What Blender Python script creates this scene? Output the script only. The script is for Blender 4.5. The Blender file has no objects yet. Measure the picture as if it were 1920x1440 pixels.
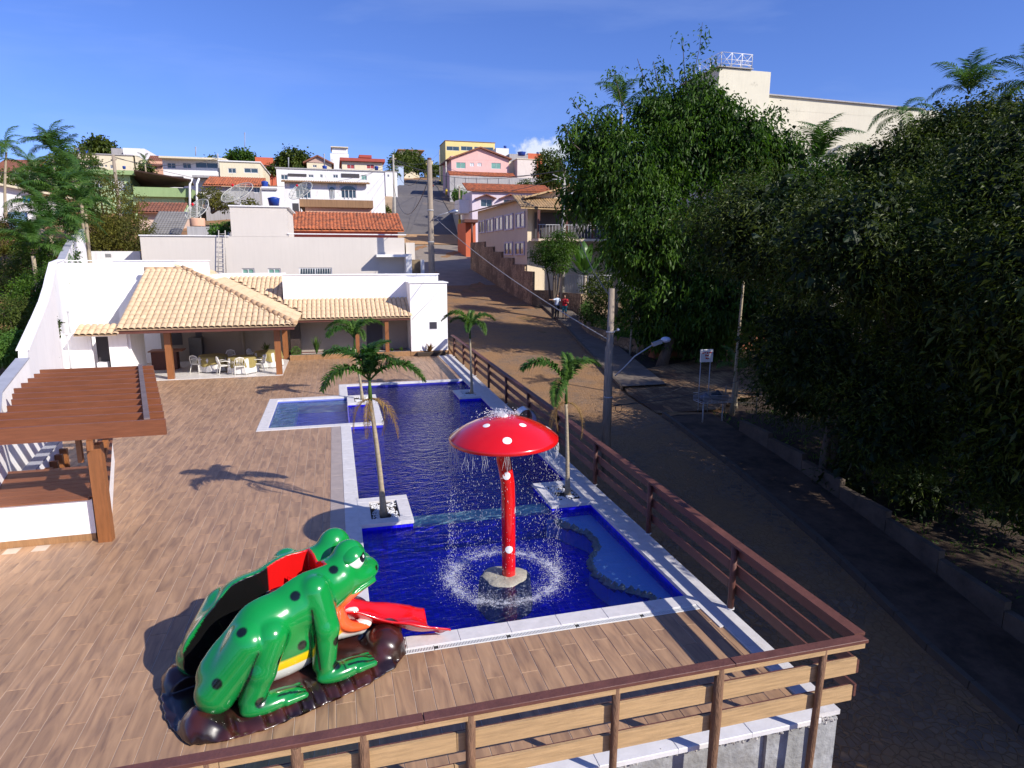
import bpy, math, random
import numpy as np
from mathutils import Vector, Matrix
random.seed(7)
RN = np.random.default_rng(7)
SC = bpy.context.scene
COL = SC.collection
R = math.radians

# ---------------------------------------------------------------- camera, light, exposure
FPX = 1218.0                       # focal length in pixels of a 1920 px wide picture
PITCH, YAW, ROLL = R(11.3), R(15.15), R(0.1)
CAMH = 5.5
cd = bpy.data.cameras.new('camera')
cam = bpy.data.objects.new('camera', cd); COL.objects.link(cam); SC.camera = cam
cd.sensor_fit = 'HORIZONTAL'; cd.sensor_width = 36.0
cd.lens = 36.0 * FPX / 1920.0
cd.clip_start = 0.1; cd.clip_end = 3000
_cp, _sp, _cy, _sy = math.cos(PITCH), math.sin(PITCH), math.cos(YAW), math.sin(YAW)
_F = Vector((_sy*_cp, _cy*_cp, -_sp)); _Rt = Vector((_cy, -_sy, 0)); _U = _Rt.cross(_F)
_c, _s = math.cos(ROLL), math.sin(ROLL)
_R2 = _c*_Rt + _s*_U; _U2 = -_s*_Rt + _c*_U
cam.matrix_world = Matrix(((_R2.x, _U2.x, -_F.x, 0), (_R2.y, _U2.y, -_F.y, 0), (_R2.z, _U2.z, -_F.z, CAMH), (0, 0, 0, 1)))

def ray(px, py): return _F + _R2*((px-960)/FPX) - _U2*((py-720)/FPX)
def A(px, py, Y):                                  # the place at depth y=Y that the photograph shows at px,py
    r = ray(px, py); t = Y/r.y; return Vector((r.x*t, Y, CAMH + r.z*t))
def G(px, py, z=0.0):
    r = ray(px, py); t = (z-CAMH)/r.z; return Vector((r.x*t, r.y*t, z))

SUN_EL = R(33.0)
SUN_D = Vector((0.69, -0.72, 0)).normalized()*math.cos(SUN_EL) + Vector((0, 0, math.sin(SUN_EL)))   # towards the sun
world = bpy.data.worlds.new('World'); SC.world = world; world.use_nodes = True
wn = world.node_tree.nodes; wl = world.node_tree.links; wn.clear()
sky = wn.new('ShaderNodeTexSky'); sky.sky_type = 'NISHITA'; sky.sun_disc = False
sky.sun_elevation = SUN_EL; sky.sun_rotation = math.atan2(SUN_D.x, SUN_D.y)
sky.altitude = 0; sky.air_density = 1.0; sky.dust_density = 0.5; sky.ozone_density = 4.0
bg = wn.new('ShaderNodeBackground'); bg.inputs['Strength'].default_value = 0.053
wo = wn.new('ShaderNodeOutputWorld')
# white cumulus low over the hill (part of the sky, fixed in direction)
tcw = wn.new('ShaderNodeTexCoord'); dvec = ray(1030, 285).normalized()
dot = wn.new('ShaderNodeVectorMath'); dot.operation = 'SUBTRACT'; dot.inputs[1].default_value = dvec
wl.new(tcw.outputs['Generated'], dot.inputs[0])
scl = wn.new('ShaderNodeVectorMath'); scl.operation = 'MULTIPLY'; scl.inputs[1].default_value = (1/0.055, 1/0.055, 1/0.022)
wl.new(dot.outputs[0], scl.inputs[0])
ln = wn.new('ShaderNodeVectorMath'); ln.operation = 'LENGTH'; wl.new(scl.outputs[0], ln.inputs[0])
nzw = wn.new('ShaderNodeTexNoise'); nzw.inputs['Scale'].default_value = 42; nzw.inputs['Detail'].default_value = 8; nzw.inputs['Roughness'].default_value = .6
wl.new(tcw.outputs['Generated'], nzw.inputs['Vector'])
sb = wn.new('ShaderNodeMath'); sb.operation = 'MULTIPLY_ADD'; sb.inputs[1].default_value = -1.0; sb.inputs[2].default_value = 0.42
wl.new(ln.outputs['Value'], sb.inputs[0])
ad = wn.new('ShaderNodeMath'); ad.operation = 'MULTIPLY_ADD'; ad.inputs[1].default_value = 2.2
wl.new(nzw.outputs['Fac'], ad.inputs[0]); wl.new(sb.outputs[0], ad.inputs[2])
mr = wn.new('ShaderNodeMapRange'); mr.inputs['From Min'].default_value = 0.62; mr.inputs['From Max'].default_value = 1.0
wl.new(ad.outputs[0], mr.inputs['Value'])
mxw = wn.new('ShaderNodeMix'); mxw.data_type = 'RGBA'; mxw.inputs['B'].default_value = (11, 12, 14, 1)
wl.new(mr.outputs[0], mxw.inputs['Factor'])
tint = wn.new('ShaderNodeMix'); tint.data_type = 'RGBA'; tint.blend_type = 'MULTIPLY'; tint.inputs['Factor'].default_value = 1.0
tint.inputs['B'].default_value = (1.22, 1.45, 2.45, 1)
wl.new(sky.outputs[0], tint.inputs['A'])
# faint high wisps
wv = wn.new('ShaderNodeVectorMath'); wv.operation = 'MULTIPLY'; wv.inputs[1].default_value = (1.2, 1.2, 7.0); wl.new(tcw.outputs['Generated'], wv.inputs[0])
wz = wn.new('ShaderNodeTexNoise'); wz.inputs['Scale'].default_value = 1.7; wz.inputs['Detail'].default_value = 6; wz.inputs['Roughness'].default_value = .55; wz.inputs['Distortion'].default_value = .6; wl.new(wv.outputs[0], wz.inputs['Vector'])
wr = wn.new('ShaderNodeMapRange'); wr.inputs['From Min'].default_value = .48; wr.inputs['From Max'].default_value = .78; wr.inputs['To Max'].default_value = .16; wl.new(wz.outputs['Fac'], wr.inputs['Value'])
wm = wn.new('ShaderNodeMix'); wm.data_type = 'RGBA'; wm.inputs['B'].default_value = (9, 11, 16, 1); wl.new(wr.outputs[0], wm.inputs['Factor']); wl.new(tint.outputs['Result'], wm.inputs['A']); wl.new(wm.outputs['Result'], mxw.inputs['A'])
wl.new(mxw.outputs['Result'], bg.inputs['Color']); wl.new(bg.outputs[0], wo.inputs[0])

sd = bpy.data.lights.new('sun', 'SUN'); sun = bpy.data.objects.new('sun', sd); COL.objects.link(sun)
sd.energy = 4.7; sd.angle = R(0.5); sd.color = (1.0, 0.93, 0.83)
sun.rotation_euler = SUN_D.to_track_quat('Z', 'Y').to_euler(); sun.location = (40, -40, 40)
SC.view_settings.view_transform = 'Standard'; SC.view_settings.look = 'None'
SC.view_settings.gamma = 1.0; SC.view_settings.exposure = 0.42; SC.view_settings.use_curve_mapping = False
SC.render.engine = 'CYCLES'
SC.cycles.max_bounces = 8; SC.cycles.transparent_max_bounces = 16

# ---------------------------------------------------------------- materials
MATS = {}
def nd(t, typ, **kw):
    n = t.nodes.new(typ)
    for k, v in kw.items():
        if hasattr(n, k) and k not in ('Scale', 'Detail'): setattr(n, k, v)
        else: n.inputs[k].default_value = v
    return n
def c4(c): return (c[0], c[1], c[2], 1)
def mat(name, col, rough=.6, var=.12, scale=3.0, bump=0.0, bscale=40, metal=0.0, spec=.5, streak=0.0, dirt=None, dirtamt=0.0, dirtscale=1.2, objvar=0.0, coat=0.0, stretch=(1, 1, 1), transl=0.0):
    if name in MATS: return MATS[name]
    m = bpy.data.materials.new(name); m.use_nodes = True; t = m.node_tree; L = t.links
    p = t.nodes['Principled BSDF']
    p.inputs['Roughness'].default_value = rough; p.inputs['Metallic'].default_value = metal
    p.inputs['Specular IOR Level'].default_value = spec
    if coat: p.inputs['Coat Weight'].default_value = coat; p.inputs['Coat Roughness'].default_value = .08
    geo = nd(t, 'ShaderNodeNewGeometry')
    mp = nd(t, 'ShaderNodeVectorMath', operation='MULTIPLY'); mp.inputs[1].default_value = stretch
    L.new(geo.outputs['Position'], mp.inputs[0])
    nz = nd(t, 'ShaderNodeTexNoise'); nz.inputs['Scale'].default_value = scale; nz.inputs['Detail'].default_value = 5; nz.inputs['Roughness'].default_value = .65
    L.new(mp.outputs[0], nz.inputs['Vector'])
    cr = nd(t, 'ShaderNodeMapRange'); cr.inputs['From Min'].default_value = .3; cr.inputs['From Max'].default_value = .7
    cr.inputs['To Min'].default_value = 1-var; cr.inputs['To Max'].default_value = 1+var
    L.new(nz.outputs['Fac'], cr.inputs['Value'])
    fac = cr.outputs[0]
    if objvar:
        oi = nd(t, 'ShaderNodeObjectInfo'); mo = nd(t, 'ShaderNodeMapRange'); mo.inputs['To Min'].default_value = 1-objvar; mo.inputs['To Max'].default_value = 1+objvar
        L.new(oi.outputs['Random'], mo.inputs['Value']); mu = nd(t, 'ShaderNodeMath', operation='MULTIPLY')
        L.new(fac, mu.inputs[0]); L.new(mo.outputs[0], mu.inputs[1]); fac = mu.outputs[0]
    if streak:
        m2 = nd(t, 'ShaderNodeVectorMath', operation='MULTIPLY'); m2.inputs[1].default_value = (5, 5, .35)
        L.new(geo.outputs['Position'], m2.inputs[0]); n2 = nd(t, 'ShaderNodeTexNoise'); n2.inputs['Scale'].default_value = 1.5; n2.inputs['Detail'].default_value = 4
        L.new(m2.outputs[0], n2.inputs['Vector']); r2 = nd(t, 'ShaderNodeMapRange'); r2.inputs['From Min'].default_value = .45; r2.inputs['From Max'].default_value = .75
        r2.inputs['To Min'].default_value = 1; r2.inputs['To Max'].default_value = 1-streak; L.new(n2.outputs['Fac'], r2.inputs['Value'])
        mu = nd(t, 'ShaderNodeMath', operation='MULTIPLY'); L.new(fac, mu.inputs[0]); L.new(r2.outputs[0], mu.inputs[1]); fac = mu.outputs[0]
    vm = nd(t, 'ShaderNodeVectorMath', operation='SCALE'); vm.inputs[0].default_value = col[:3]; L.new(fac, vm.inputs['Scale'])
    out = vm.outputs[0]
    if dirt:
        n3 = nd(t, 'ShaderNodeTexNoise'); n3.inputs['Scale'].default_value = dirtscale; n3.inputs['Detail'].default_value = 8; n3.inputs['Roughness'].default_value = .7
        L.new(geo.outputs['Position'], n3.inputs['Vector']); r3 = nd(t, 'ShaderNodeMapRange'); r3.inputs['From Min'].default_value = .62-dirtamt*.4; r3.inputs['From Max'].default_value = .72
        L.new(n3.outputs['Fac'], r3.inputs['Value']); mx = nd(t, 'ShaderNodeMix', data_type='RGBA'); L.new(r3.outputs[0], mx.inputs['Factor'])
        L.new(out, mx.inputs['A']); mx.inputs['B'].default_value = c4(dirt); out = mx.outputs['Result']
    L.new(out, p.inputs['Base Color'])
    if bump:
        nb = nd(t, 'ShaderNodeTexNoise'); nb.inputs['Scale'].default_value = bscale; nb.inputs['Detail'].default_value = 6
        L.new(mp.outputs[0], nb.inputs['Vector']); b = nd(t, 'ShaderNodeBump'); b.inputs['Strength'].default_value = bump; b.inputs['Distance'].default_value = .02
        L.new(nb.outputs['Fac'], b.inputs['Height']); L.new(b.outputs[0], p.inputs['Normal'])
    if transl:
        tr = nd(t, 'ShaderNodeBsdfTranslucent'); L.new(out, tr.inputs['Color']); ms = nd(t, 'ShaderNodeMixShader'); ms.inputs[0].default_value = transl
        L.new(p.outputs[0], ms.inputs[1]); L.new(tr.outputs[0], ms.inputs[2]); L.new(ms.outputs[0], t.nodes['Material Output'].inputs[0])
    MATS[name] = m; return m

def leafmat(name, c1, c2, rough=.45, transl=.3, scale=9.0, big=.5):
    if name in MATS: return MATS[name]
    m = bpy.data.materials.new(name); m.use_nodes = True; t = m.node_tree; L = t.links; p = t.nodes['Principled BSDF']
    geo = nd(t, 'ShaderNodeNewGeometry'); nz = nd(t, 'ShaderNodeTexNoise'); nz.inputs['Scale'].default_value = scale; nz.inputs['Detail'].default_value = 2
    L.new(geo.outputs['Position'], nz.inputs['Vector'])
    n2 = nd(t, 'ShaderNodeTexNoise'); n2.inputs['Scale'].default_value = big; L.new(geo.outputs['Position'], n2.inputs['Vector'])
    av = nd(t, 'ShaderNodeMath', operation='ADD'); L.new(nz.outputs['Fac'], av.inputs[0]); L.new(n2.outputs['Fac'], av.inputs[1])
    r = nd(t, 'ShaderNodeMapRange'); r.inputs['From Min'].default_value = .75; r.inputs['From Max'].default_value = 1.25; L.new(av.outputs[0], r.inputs['Value'])
    mx = nd(t, 'ShaderNodeMix', data_type='RGBA'); mx.inputs['A'].default_value = c4(c1); mx.inputs['B'].default_value = c4(c2); L.new(r.outputs[0], mx.inputs['Factor'])
    L.new(mx.outputs['Result'], p.inputs['Base Color']); p.inputs['Roughness'].default_value = rough; p.inputs['Specular IOR Level'].default_value = .25
    tr = nd(t, 'ShaderNodeBsdfTranslucent'); vm = nd(t, 'ShaderNodeVectorMath', operation='MULTIPLY'); vm.inputs[1].default_value = (1.3, 1.5, .5)
    L.new(mx.outputs['Result'], vm.inputs[0]); L.new(vm.outputs[0], tr.inputs['Color']); ms = nd(t, 'ShaderNodeMixShader'); ms.inputs[0].default_value = transl
    L.new(p.outputs[0], ms.inputs[1]); L.new(tr.outputs[0], ms.inputs[2]); L.new(ms.outputs[0], t.nodes['Material Output'].inputs[0])
    MATS[name] = m; return m

# ---------------------------------------------------------------- mesh builder
class MB:
    def __init__(s): s.v = []; s.f = []; s.mi = []; s.sm = []
    def add(s, vs, fs, mi=0, sm=False):
        o = len(s.v); s.v.extend([tuple(v) for v in vs]); s.f.extend([tuple(i+o for i in f) for f in fs]); s.mi.extend([mi]*len(fs)); s.sm.extend([sm]*len(fs)); return s
    def box(s, x0, x1, y0, y1, z0, z1, mi=0):
        return s.add([(x0,y0,z0),(x1,y0,z0),(x1,y1,z0),(x0,y1,z0),(x0,y0,z1),(x1,y0,z1),(x1,y1,z1),(x0,y1,z1)],
                     [(0,3,2,1),(4,5,6,7),(0,1,5,4),(1,2,6,5),(2,3,7,6),(3,0,4,7)], mi)
    def cbox(s, x0, x1, y0, y1, z0, z1, c=.01, mi=0):        # box with chamfered top edges
        return s.add([(x0,y0,z0),(x1,y0,z0),(x1,y1,z0),(x0,y1,z0),(x0,y0,z1-c),(x1,y0,z1-c),(x1,y1,z1-c),(x0,y1,z1-c),
                      (x0+c,y0+c,z1),(x1-c,y0+c,z1),(x1-c,y1-c,z1),(x0+c,y1-c,z1)],
                     [(0,3,2,1),(8,9,10,11),(0,1,5,4),(1,2,6,5),(2,3,7,6),(3,0,4,7),(4,5,9,8),(5,6,10,9),(6,7,11,10),(7,4,8,11)], mi)
    def bar(s, p, q, w, h, mi=0, up=(0, 0, 1)):              # beam from p to q, width w, height h
        p = Vector(p); q = Vector(q); d = (q-p).normalized(); u = Vector(up)
        if abs(d.dot(u)) > .99: u = Vector((0, 1, 0))
        sd_ = d.cross(u).normalized(); u = sd_.cross(d).normalized()
        vs = []
        for e in (p, q):
            for a, b in ((-1,-1),(1,-1),(1,1),(-1,1)): vs.append(e + sd_*(a*w/2) + u*(b*h/2))
        return s.add(vs, [(0,1,2,3),(7,6,5,4),(0,4,5,1),(1,5,6,2),(2,6,7,3),(3,7,4,0)], mi)
    def tube(s, pts, rad, n=8, mi=0, caps=True, sm=True):
        pts = [Vector(p) for p in pts]; k = len(pts)
        if not hasattr(rad, '__len__'): rad = [rad]*k
        vs = []; up = Vector((0, 0, 1))
        for i in range(k):
            d = (pts[min(i+1, k-1)] - pts[max(i-1, 0)]).normalized()
            a = d.cross(up if abs(pts[-1].z-pts[0].z) < .75*(pts[-1]-pts[0]).length else Vector((0, 1, .01)))
            if a.length < .05: a = d.cross(Vector((1, .3, .2)))
            a.normalize(); b = d.cross(a)
            for j in range(n):
                t = 2*math.pi*j/n; vs.append(pts[i] + (a*math.cos(t) + b*math.sin(t))*rad[i])
        fs = [(i*n+j, i*n+(j+1) % n, (i+1)*n+(j+1) % n, (i+1)*n+j) for i in range(k-1) for j in range(n)]
        s.add(vs, fs, mi, sm)
        if caps:
            o = len(s.v)-len(vs); s.f.append(tuple(range(o, o+n))[::-1]); s.f.append(tuple(range(o+(k-1)*n, o+k*n))); s.mi += [mi, mi]; s.sm += [False, False]
        return s
    def lathe(s, prof, c=(0, 0, 0), n=24, mi=0, sm=True):
        vs = []; k = len(prof)
        for r, z in prof:
            for j in range(n): t = 2*math.pi*j/n; vs.append((c[0]+r*math.cos(t), c[1]+r*math.sin(t), c[2]+z))
        fs = [(i*n+j, i*n+(j+1) % n, (i+1)*n+(j+1) % n, (i+1)*n+j) for i in range(k-1) for j in range(n)]
        return s.add(vs, fs, mi, sm)
    def poly(s, pts, mi=0): return s.add(pts, [tuple(range(len(pts)))], mi)
    def prism(s, pts, z0, z1, mi=0):                          # xy outline extruded
        n = len(pts); ar = sum(pts[i][0]*pts[(i+1) % n][1]-pts[(i+1) % n][0]*pts[i][1] for i in range(n))
        if ar < 0: pts = pts[::-1]
        vs = [(p[0], p[1], z0) for p in pts] + [(p[0], p[1], z1) for p in pts]
        return s.add(vs, [tuple(range(n))[::-1], tuple(range(n, 2*n))] + [(i, (i+1) % n, n+(i+1) % n, n+i) for i in range(n)], mi)
    def slab(s, pts, th, mi=0):                               # any planar polygon thickened downwards
        n = len(pts); vs = [tuple(p) for p in pts] + [(p[0], p[1], p[2]-th) for p in pts]
        return s.add(vs, [tuple(range(n)), tuple(range(n, 2*n))[::-1]] + [(i, n+i, n+(i+1) % n, (i+1) % n) for i in range(n)], mi)
    def ico(s, c, r, mi=0):
        x, y, z = c; return s.add([(x+r,y,z),(x-r,y,z),(x,y+r,z),(x,y-r,z),(x,y,z+r),(x,y,z-r)], [(0,2,4),(2,1,4),(1,3,4),(3,0,4),(2,0,5),(1,2,5),(3,1,5),(0,3,5)], mi)
    def mesh(s, name, mats):
        me = bpy.data.meshes.new(name); me.from_pydata(s.v, [], s.f)
        for m in (mats if isinstance(mats, (list, tuple)) else [mats]): me.materials.append(m)
        me.polygons.foreach_set('material_index', s.mi); me.polygons.foreach_set('use_smooth', s.sm); me.update(); return me
    def build(s, name, mats, parent=None, local=False, **kw): return put(name, s.mesh(name, mats), parent, local, **kw)

def put(name, me, parent=None, local=False, label=None, cat=None, group=None, kind=None, loc=None, rot=None):
    o = bpy.data.objects.new(name, me); COL.objects.link(o)
    if parent is not None:
        o.parent = parent
        if not local and parent.type == 'EMPTY': o.location = -parent.location
    if loc is not None: o.location = loc
    if rot is not None: o.rotation_euler = rot
    if label: o['label'] = label
    if cat: o['category'] = cat
    if group: o['group'] = group
    if kind: o['kind'] = kind
    return o
def thing(name, label, cat, loc=(0, 0, 0), rz=0.0, group=None):
    o = bpy.data.objects.new(name, None); COL.objects.link(o); o.empty_display_size = .2
    o.location = loc; o.rotation_euler = (0, 0, rz); o['label'] = label; o['category'] = cat
    if group: o['group'] = group
    return o
def dup(root, loc, rz=0.0, label=None, scale=1.0):
    def cp(o, par):
        c = o.copy(); COL.objects.link(c); c.parent = par
        for ch in kids.get(o.name, []): cp(ch, c)
        return c
    kids = {}
    for o in bpy.data.objects:
        if o.parent: kids.setdefault(o.parent.name, []).append(o)
    r = cp(root, None); r.location = loc; r.rotation_euler = (0, 0, rz); r.scale = (scale,)*3
    if label: r['label'] = label
    return r

WHITE = mat('white_render', (.80, .79, .80), .8, .03, 2.0, .15, 60)
COPING = mat('white_stone', (.62, .60, .60), .6, .10, 6.0, .2, 60, dirt=(.42, .40, .38), dirtamt=.1, dirtscale=3)
# ---------------------------------------------------------------- terrain, street, pavements
ZS = ([-60, -20, 5, 18, 30, 46, 60, 80, 104, 116, 131.5, 150, 180, 208, 228, 260, 600], [-9, -6, -2.6, -1.3, -.4, .76, 2.0, 4.2, 7.0, 8.7, 12.2, 17.6, 22.5, 27.2, 30.6, 32.0, 20])
ZL = ([-60, 5, 15, 25, 33, 45, 60, 75, 90, 110, 150, 225, 260, 600], [-8, -4, -2.2, -.3, 1.9, 4.4, 7.2, 8.3, 11, 14.5, 20, 30, 32, 20])
def zs(y): return float(np.interp(y, *ZS))
def zl(y): return float(np.interp(y, *ZL))
def smooth(t): t = min(1, max(0, t)); return t*t*(3-2*t)
def terr(x, y):
    z = zs(y)
    if x < 4 and y > 37: k = smooth((4-x)/14); z = z*(1-k) + zl(y)*k
    elif x < -6: z = zl(y)
    if -14.2 < x < 6.0 and 5.8 < y < 44 and x > wallx(y)-.1: z = -1.6
    return z - .05
WALLC = [(-6.0, 11.0, 1.7), (-6.55, 14.0, 2.1), (-6.95, 15.6, 2.2), (-7.5, 17.06, 2.36), (-8.0, 19.9, 2.74), (-8.02, 20.0, 2.95), (-9.0, 23.6, 3.44), (-9.6, 25.9, 3.83), (-10.3, 28.3, 4.2), (-11.2, 31.2, 4.62), (-12.0, 33.9, 5.08), (-12.3, 35.7, 5.2), (-12.9, 38.3, 5.75), (-13.5, 41, 6.25), (-13.8, 43.6, 6.85)]
def wallx(y): return float(np.interp(y, [w[1] for w in WALLC], [w[0] for w in WALLC]))
xs = sorted(set(list(np.arange(-14.8, 24, .8)) + [5.9, 6.1] + list(np.arange(24, 60, 4)) + list(np.arange(-60, -14.9, 3.2)) + [-90, -130, -200, -400, 90, 130, 200, 400]))
ys = sorted(set(list(np.arange(-12, 60, 1.0)) + list(np.arange(60, 240, 4)) + [-60, -40, -25, -18, 250, 270, 300, 360, 440, 600]))
vs = []; fs = []
for y in ys:
    for x in xs:
        z = terr(x, y)
        if not (-14.5 < x < 12.5 and y < 60): z += (math.sin(x*.9+y*.37)*math.sin(y*.7-x*.2))*.12
        vs.append((x, y, z))
nx = len(xs)
for j in range(len(ys)-1):
    for i in range(nx-1): a = j*nx+i; fs.append((a, a+1, a+nx+1, a+nx))
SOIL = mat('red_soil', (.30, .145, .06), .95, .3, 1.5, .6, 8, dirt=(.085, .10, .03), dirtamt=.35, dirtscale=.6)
SOIL_SHADE = mat('shade_dark_soil', (.040, .022, .012), .95, .4, 2.2, .8, 14, dirt=(.03, .035, .012), dirtamt=.3, dirtscale=1.0)  # second soil is a darker tone that paints tree shade onto the verge
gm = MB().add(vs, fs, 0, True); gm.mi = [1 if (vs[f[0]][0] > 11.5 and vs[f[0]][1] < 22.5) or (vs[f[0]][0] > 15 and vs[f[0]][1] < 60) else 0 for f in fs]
gm.build('ground', [SOIL, SOIL_SHADE], kind='structure')

def ribbon(name, rows, m, zo, kind='structure', thick=0.0, parent=None):     # rows: (xl, xr, y, z)
    b = MB(); v = []; f = []; n = 7
    for xl, xr, y, z in rows:
        for i in range(n): v.append((xl+(xr-xl)*i/(n-1), y, z+zo))
    for j in range(len(rows)-1):
        for i in range(n-1): a = j*n+i; f.append((a, a+1, a+n+1, a+n))
    b.add(v, f, 0, True)
    if thick:
        for side in (0, n-1):
            v = []; f = []
            for j in range(len(rows)):
                p = (rows[j][0] if side == 0 else rows[j][1], rows[j][2], rows[j][3]+zo); v += [p, (p[0], p[1], p[2]-thick)]
            for j in range(len(rows)-1): f.append((2*j, 2*j+2, 2*j+3, 2*j+1) if side == 0 else (2*j, 2*j+1, 2*j+3, 2*j+2))
            b.add(v, f, 0)
    return b.build(name, m, kind=kind, parent=parent)
KR = ([-30, 0, 9, 12.5, 17, 23, 26, 34, 44, 56, 76, 104], [9.6, 10.0, 10.9, 11.6, 12.1, 12.5, 12.3, 13.7, 15.5, 17.0, 18.5, 20.6])     # right kerb of the street
KL = ([-30, 5, 37, 44, 50, 70, 100, 104], [5.4, 5.9, 6.3, 6.9, 7.4, 9.2, 10.2, 9.0])
def kr(y): return float(np.interp(y, *KR))
def kl(y): return float(np.interp(y, *KL))

def cobble_mat(name, ca, cb, grout, sc, hexa=False):
    m = bpy.data.materials.new(name); m.use_nodes = True; t = m.node_tree; L = t.links; p = t.nodes['Principled BSDF']; p.inputs['Roughness'].default_value = .9
    geo = nd(t, 'ShaderNodeNewGeometry'); vo = nd(t, 'ShaderNodeTexVoronoi'); vo.feature = 'DISTANCE_TO_EDGE'; vo.inputs['Scale'].default_value = sc
    v2 = nd(t, 'ShaderNodeTexVoronoi'); v2.inputs['Scale'].default_value = sc
    if hexa: vo.inputs['Randomness'].default_value = .15; v2.inputs['Randomness'].default_value = .15
    L.new(geo.outputs['Position'], vo.inputs['Vector']); L.new(geo.outputs['Position'], v2.inputs['Vector'])
    sx = nd(t, 'ShaderNodeSeparateColor'); L.new(v2.outputs['Color'], sx.inputs[0])
    mx = nd(t, 'ShaderNodeMix', data_type='RGBA'); mx.inputs['A'].default_value = c4(ca); mx.inputs['B'].default_value = c4(cb); L.new(sx.outputs[0], mx.inputs['Factor'])
    nz = nd(t, 'ShaderNodeTexNoise'); nz.inputs['Scale'].default_value = .55; nz.inputs['Detail'].default_value = 9; nz.inputs['Roughness'].default_value = .7; L.new(geo.outputs['Position'], nz.inputs['Vector'])
    rn = nd(t, 'ShaderNodeMapRange'); rn.inputs['From Min'].default_value = .42; rn.inputs['From Max'].default_value = .6; L.new(nz.outputs['Fac'], rn.inputs['Value'])
    rg = nd(t, 'ShaderNodeMapRange'); rg.inputs['From Min'].default_value = .02; rg.inputs['From Max'].default_value = .09; L.new(vo.outputs['Distance'], rg.inputs['Value'])
    m2 = nd(t, 'ShaderNodeMix', data_type='RGBA'); L.new(rg.outputs[0], m2.inputs['Factor']); m2.inputs['A'].default_value = c4(grout); L.new(mx.outputs['Result'], m2.inputs['B'])
    m3 = nd(t, 'ShaderNodeMix', data_type='RGBA'); L.new(rn.outputs[0], m3.inputs['Factor']); L.new(m2.outputs['Result'], m3.inputs['B']); m3.inputs['A'].default_value = c4(grout)
    L.new(m3.outputs['Result'], p.inputs['Base Color'])
    b = nd(t, 'ShaderNodeBump'); b.inputs['Strength'].default_value = .9; b.inputs['Distance'].default_value = .03; L.new(rg.outputs[0], b.inputs['Height']); L.new(b.outputs[0], p.inputs['Normal'])
    MATS[name] = m; return m
COB = cobble_mat('cobbles', (.14, .095, .065), (.25, .165, .10), (.30, .165, .07), 6.5)
HEXP = cobble_mat('hex_pavers', (.36, .22, .10), (.42, .27, .13), (.10, .05, .025), 3.4, True)
ROADD = mat('dirt_strip', (.42, .25, .12), .95, .15, 1.2, .5, 12)
ASPH = mat('asphalt', (.115, .105, .105), .9, .14, .35, .4, 25, dirt=(.19, .15, .12), dirtamt=.02, dirtscale=.12)
ASPHG = mat('grey_setts', (.24, .20, .16), .9, .16, .8, .6, 14)
PAVE = mat('pavement_concrete', (.15, .12, .095), .9, .25, 1.4, .35, 20, dirt=(.07, .05, .035), dirtamt=.15, dirtscale=.9)
KERB = mat('kerb_concrete', (.10, .078, .058), .9, .15, 3, .3, 30)
rows = [(kl(y), kr(y), y, zs(y)) for y in list(np.arange(-26, 66, 1.5))]
ribbon('street', rows, COB, .02)
rows = [(kl(y), kr(y), y, zs(y)) for y in list(np.arange(64.0, 105, 2))]
ribbon('street', rows, ASPHG, .026)
rows = [(A(600, 458, 104).x, A(885, 458, 104).x, 103, zs(103)), (A(600, 450, 110).x, A(882, 450, 110).x, 110, zs(110)), (A(620, 441, 116).x, A(878, 441, 116).x, 116.3, zs(116.3))]
ribbon('cross_street', rows, ROADD, .10)
def road_row(xl, xr, py, y): a = A(xl, py, y); b_ = A(xr, py, y); return (a.x, b_.x, y, (a.z+b_.z)/2)
ar = [(A(738, 441, 116).x, A(868, 441, 116).x, 116.0, zs(116)+.02), road_row(735, 850, 410, 131.5), road_row(736, 828, 371, 150), road_row(741, 822, 353, 180), road_row(760, 812, 341, 208), road_row(776, 812, 335, 228), road_row(786, 812, 332, 250)]
ribbon('uphill_road', ar, ASPH, .06)
ribbon('pavement', [(r[0]-4.5, r[0], r[2], r[3]) for r in ar[:4]], mat('earthy_pavement', (.36, .25, .15), .95, .2, .5, .3, 8), .18, thick=.8)
ribbon('pavement', [(r[1], r[1]+2.2, r[2], r[3]) for r in ar], PAVE, .18, thick=.3)
# pavement on the right of the cobbled street, with kerb stones
yy = list(np.arange(27.0, 104, 2.0))
ribbon('pavement', [(kr(y)+.14, kr(y)+1.9+max(0, (50-y))*.02, y, zs(y)) for y in yy], PAVE, .16, thick=.2)
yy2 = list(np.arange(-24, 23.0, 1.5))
ribbon('pavement', [(kr(y)+.14, kr(y)+2.0, y, zs(y)) for y in yy2], mat('shade_dark_pavement', (.095, .058, .036), .95, .5, 1.8, .8, 10, dirt=(.035, .022, .012), dirtamt=.35, dirtscale=1.1), .16, thick=.2)  # darker pavement copy, tree shade put into the colour
ks = thing('kerb', 'row of worn concrete kerb stones along the right side of the cobbled street', 'kerb', (kr(20), 20, zs(20)))
y = -10.0; nk = 0
while y < 100:
    L_ = 1.0
    if not (22.8 < y < 26.5):
        p = Vector((kr(y)+.07, y+.01, zs(y)+.09)); q = Vector((kr(y+L_)+.07, y+L_-.01, zs(y+L_)+.09)); MB().bar(p, q, .13, .2).build('kerb_stone', KERB, ks)
    y += L_
# side street of hexagonal pavers that opens to the right
ribbon('side_street', [(a, b, y, zs(y)) for a, b, y in [(12.45, 15.2, 23.3), (12.45, 17, 24.5), (12.45, 30, 26.0), (12.7, 30, 27.0), (13.7, 30, 28.5), (15.3, 30, 30.3), (20, 30, 32)]], HEXP, .05)
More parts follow.
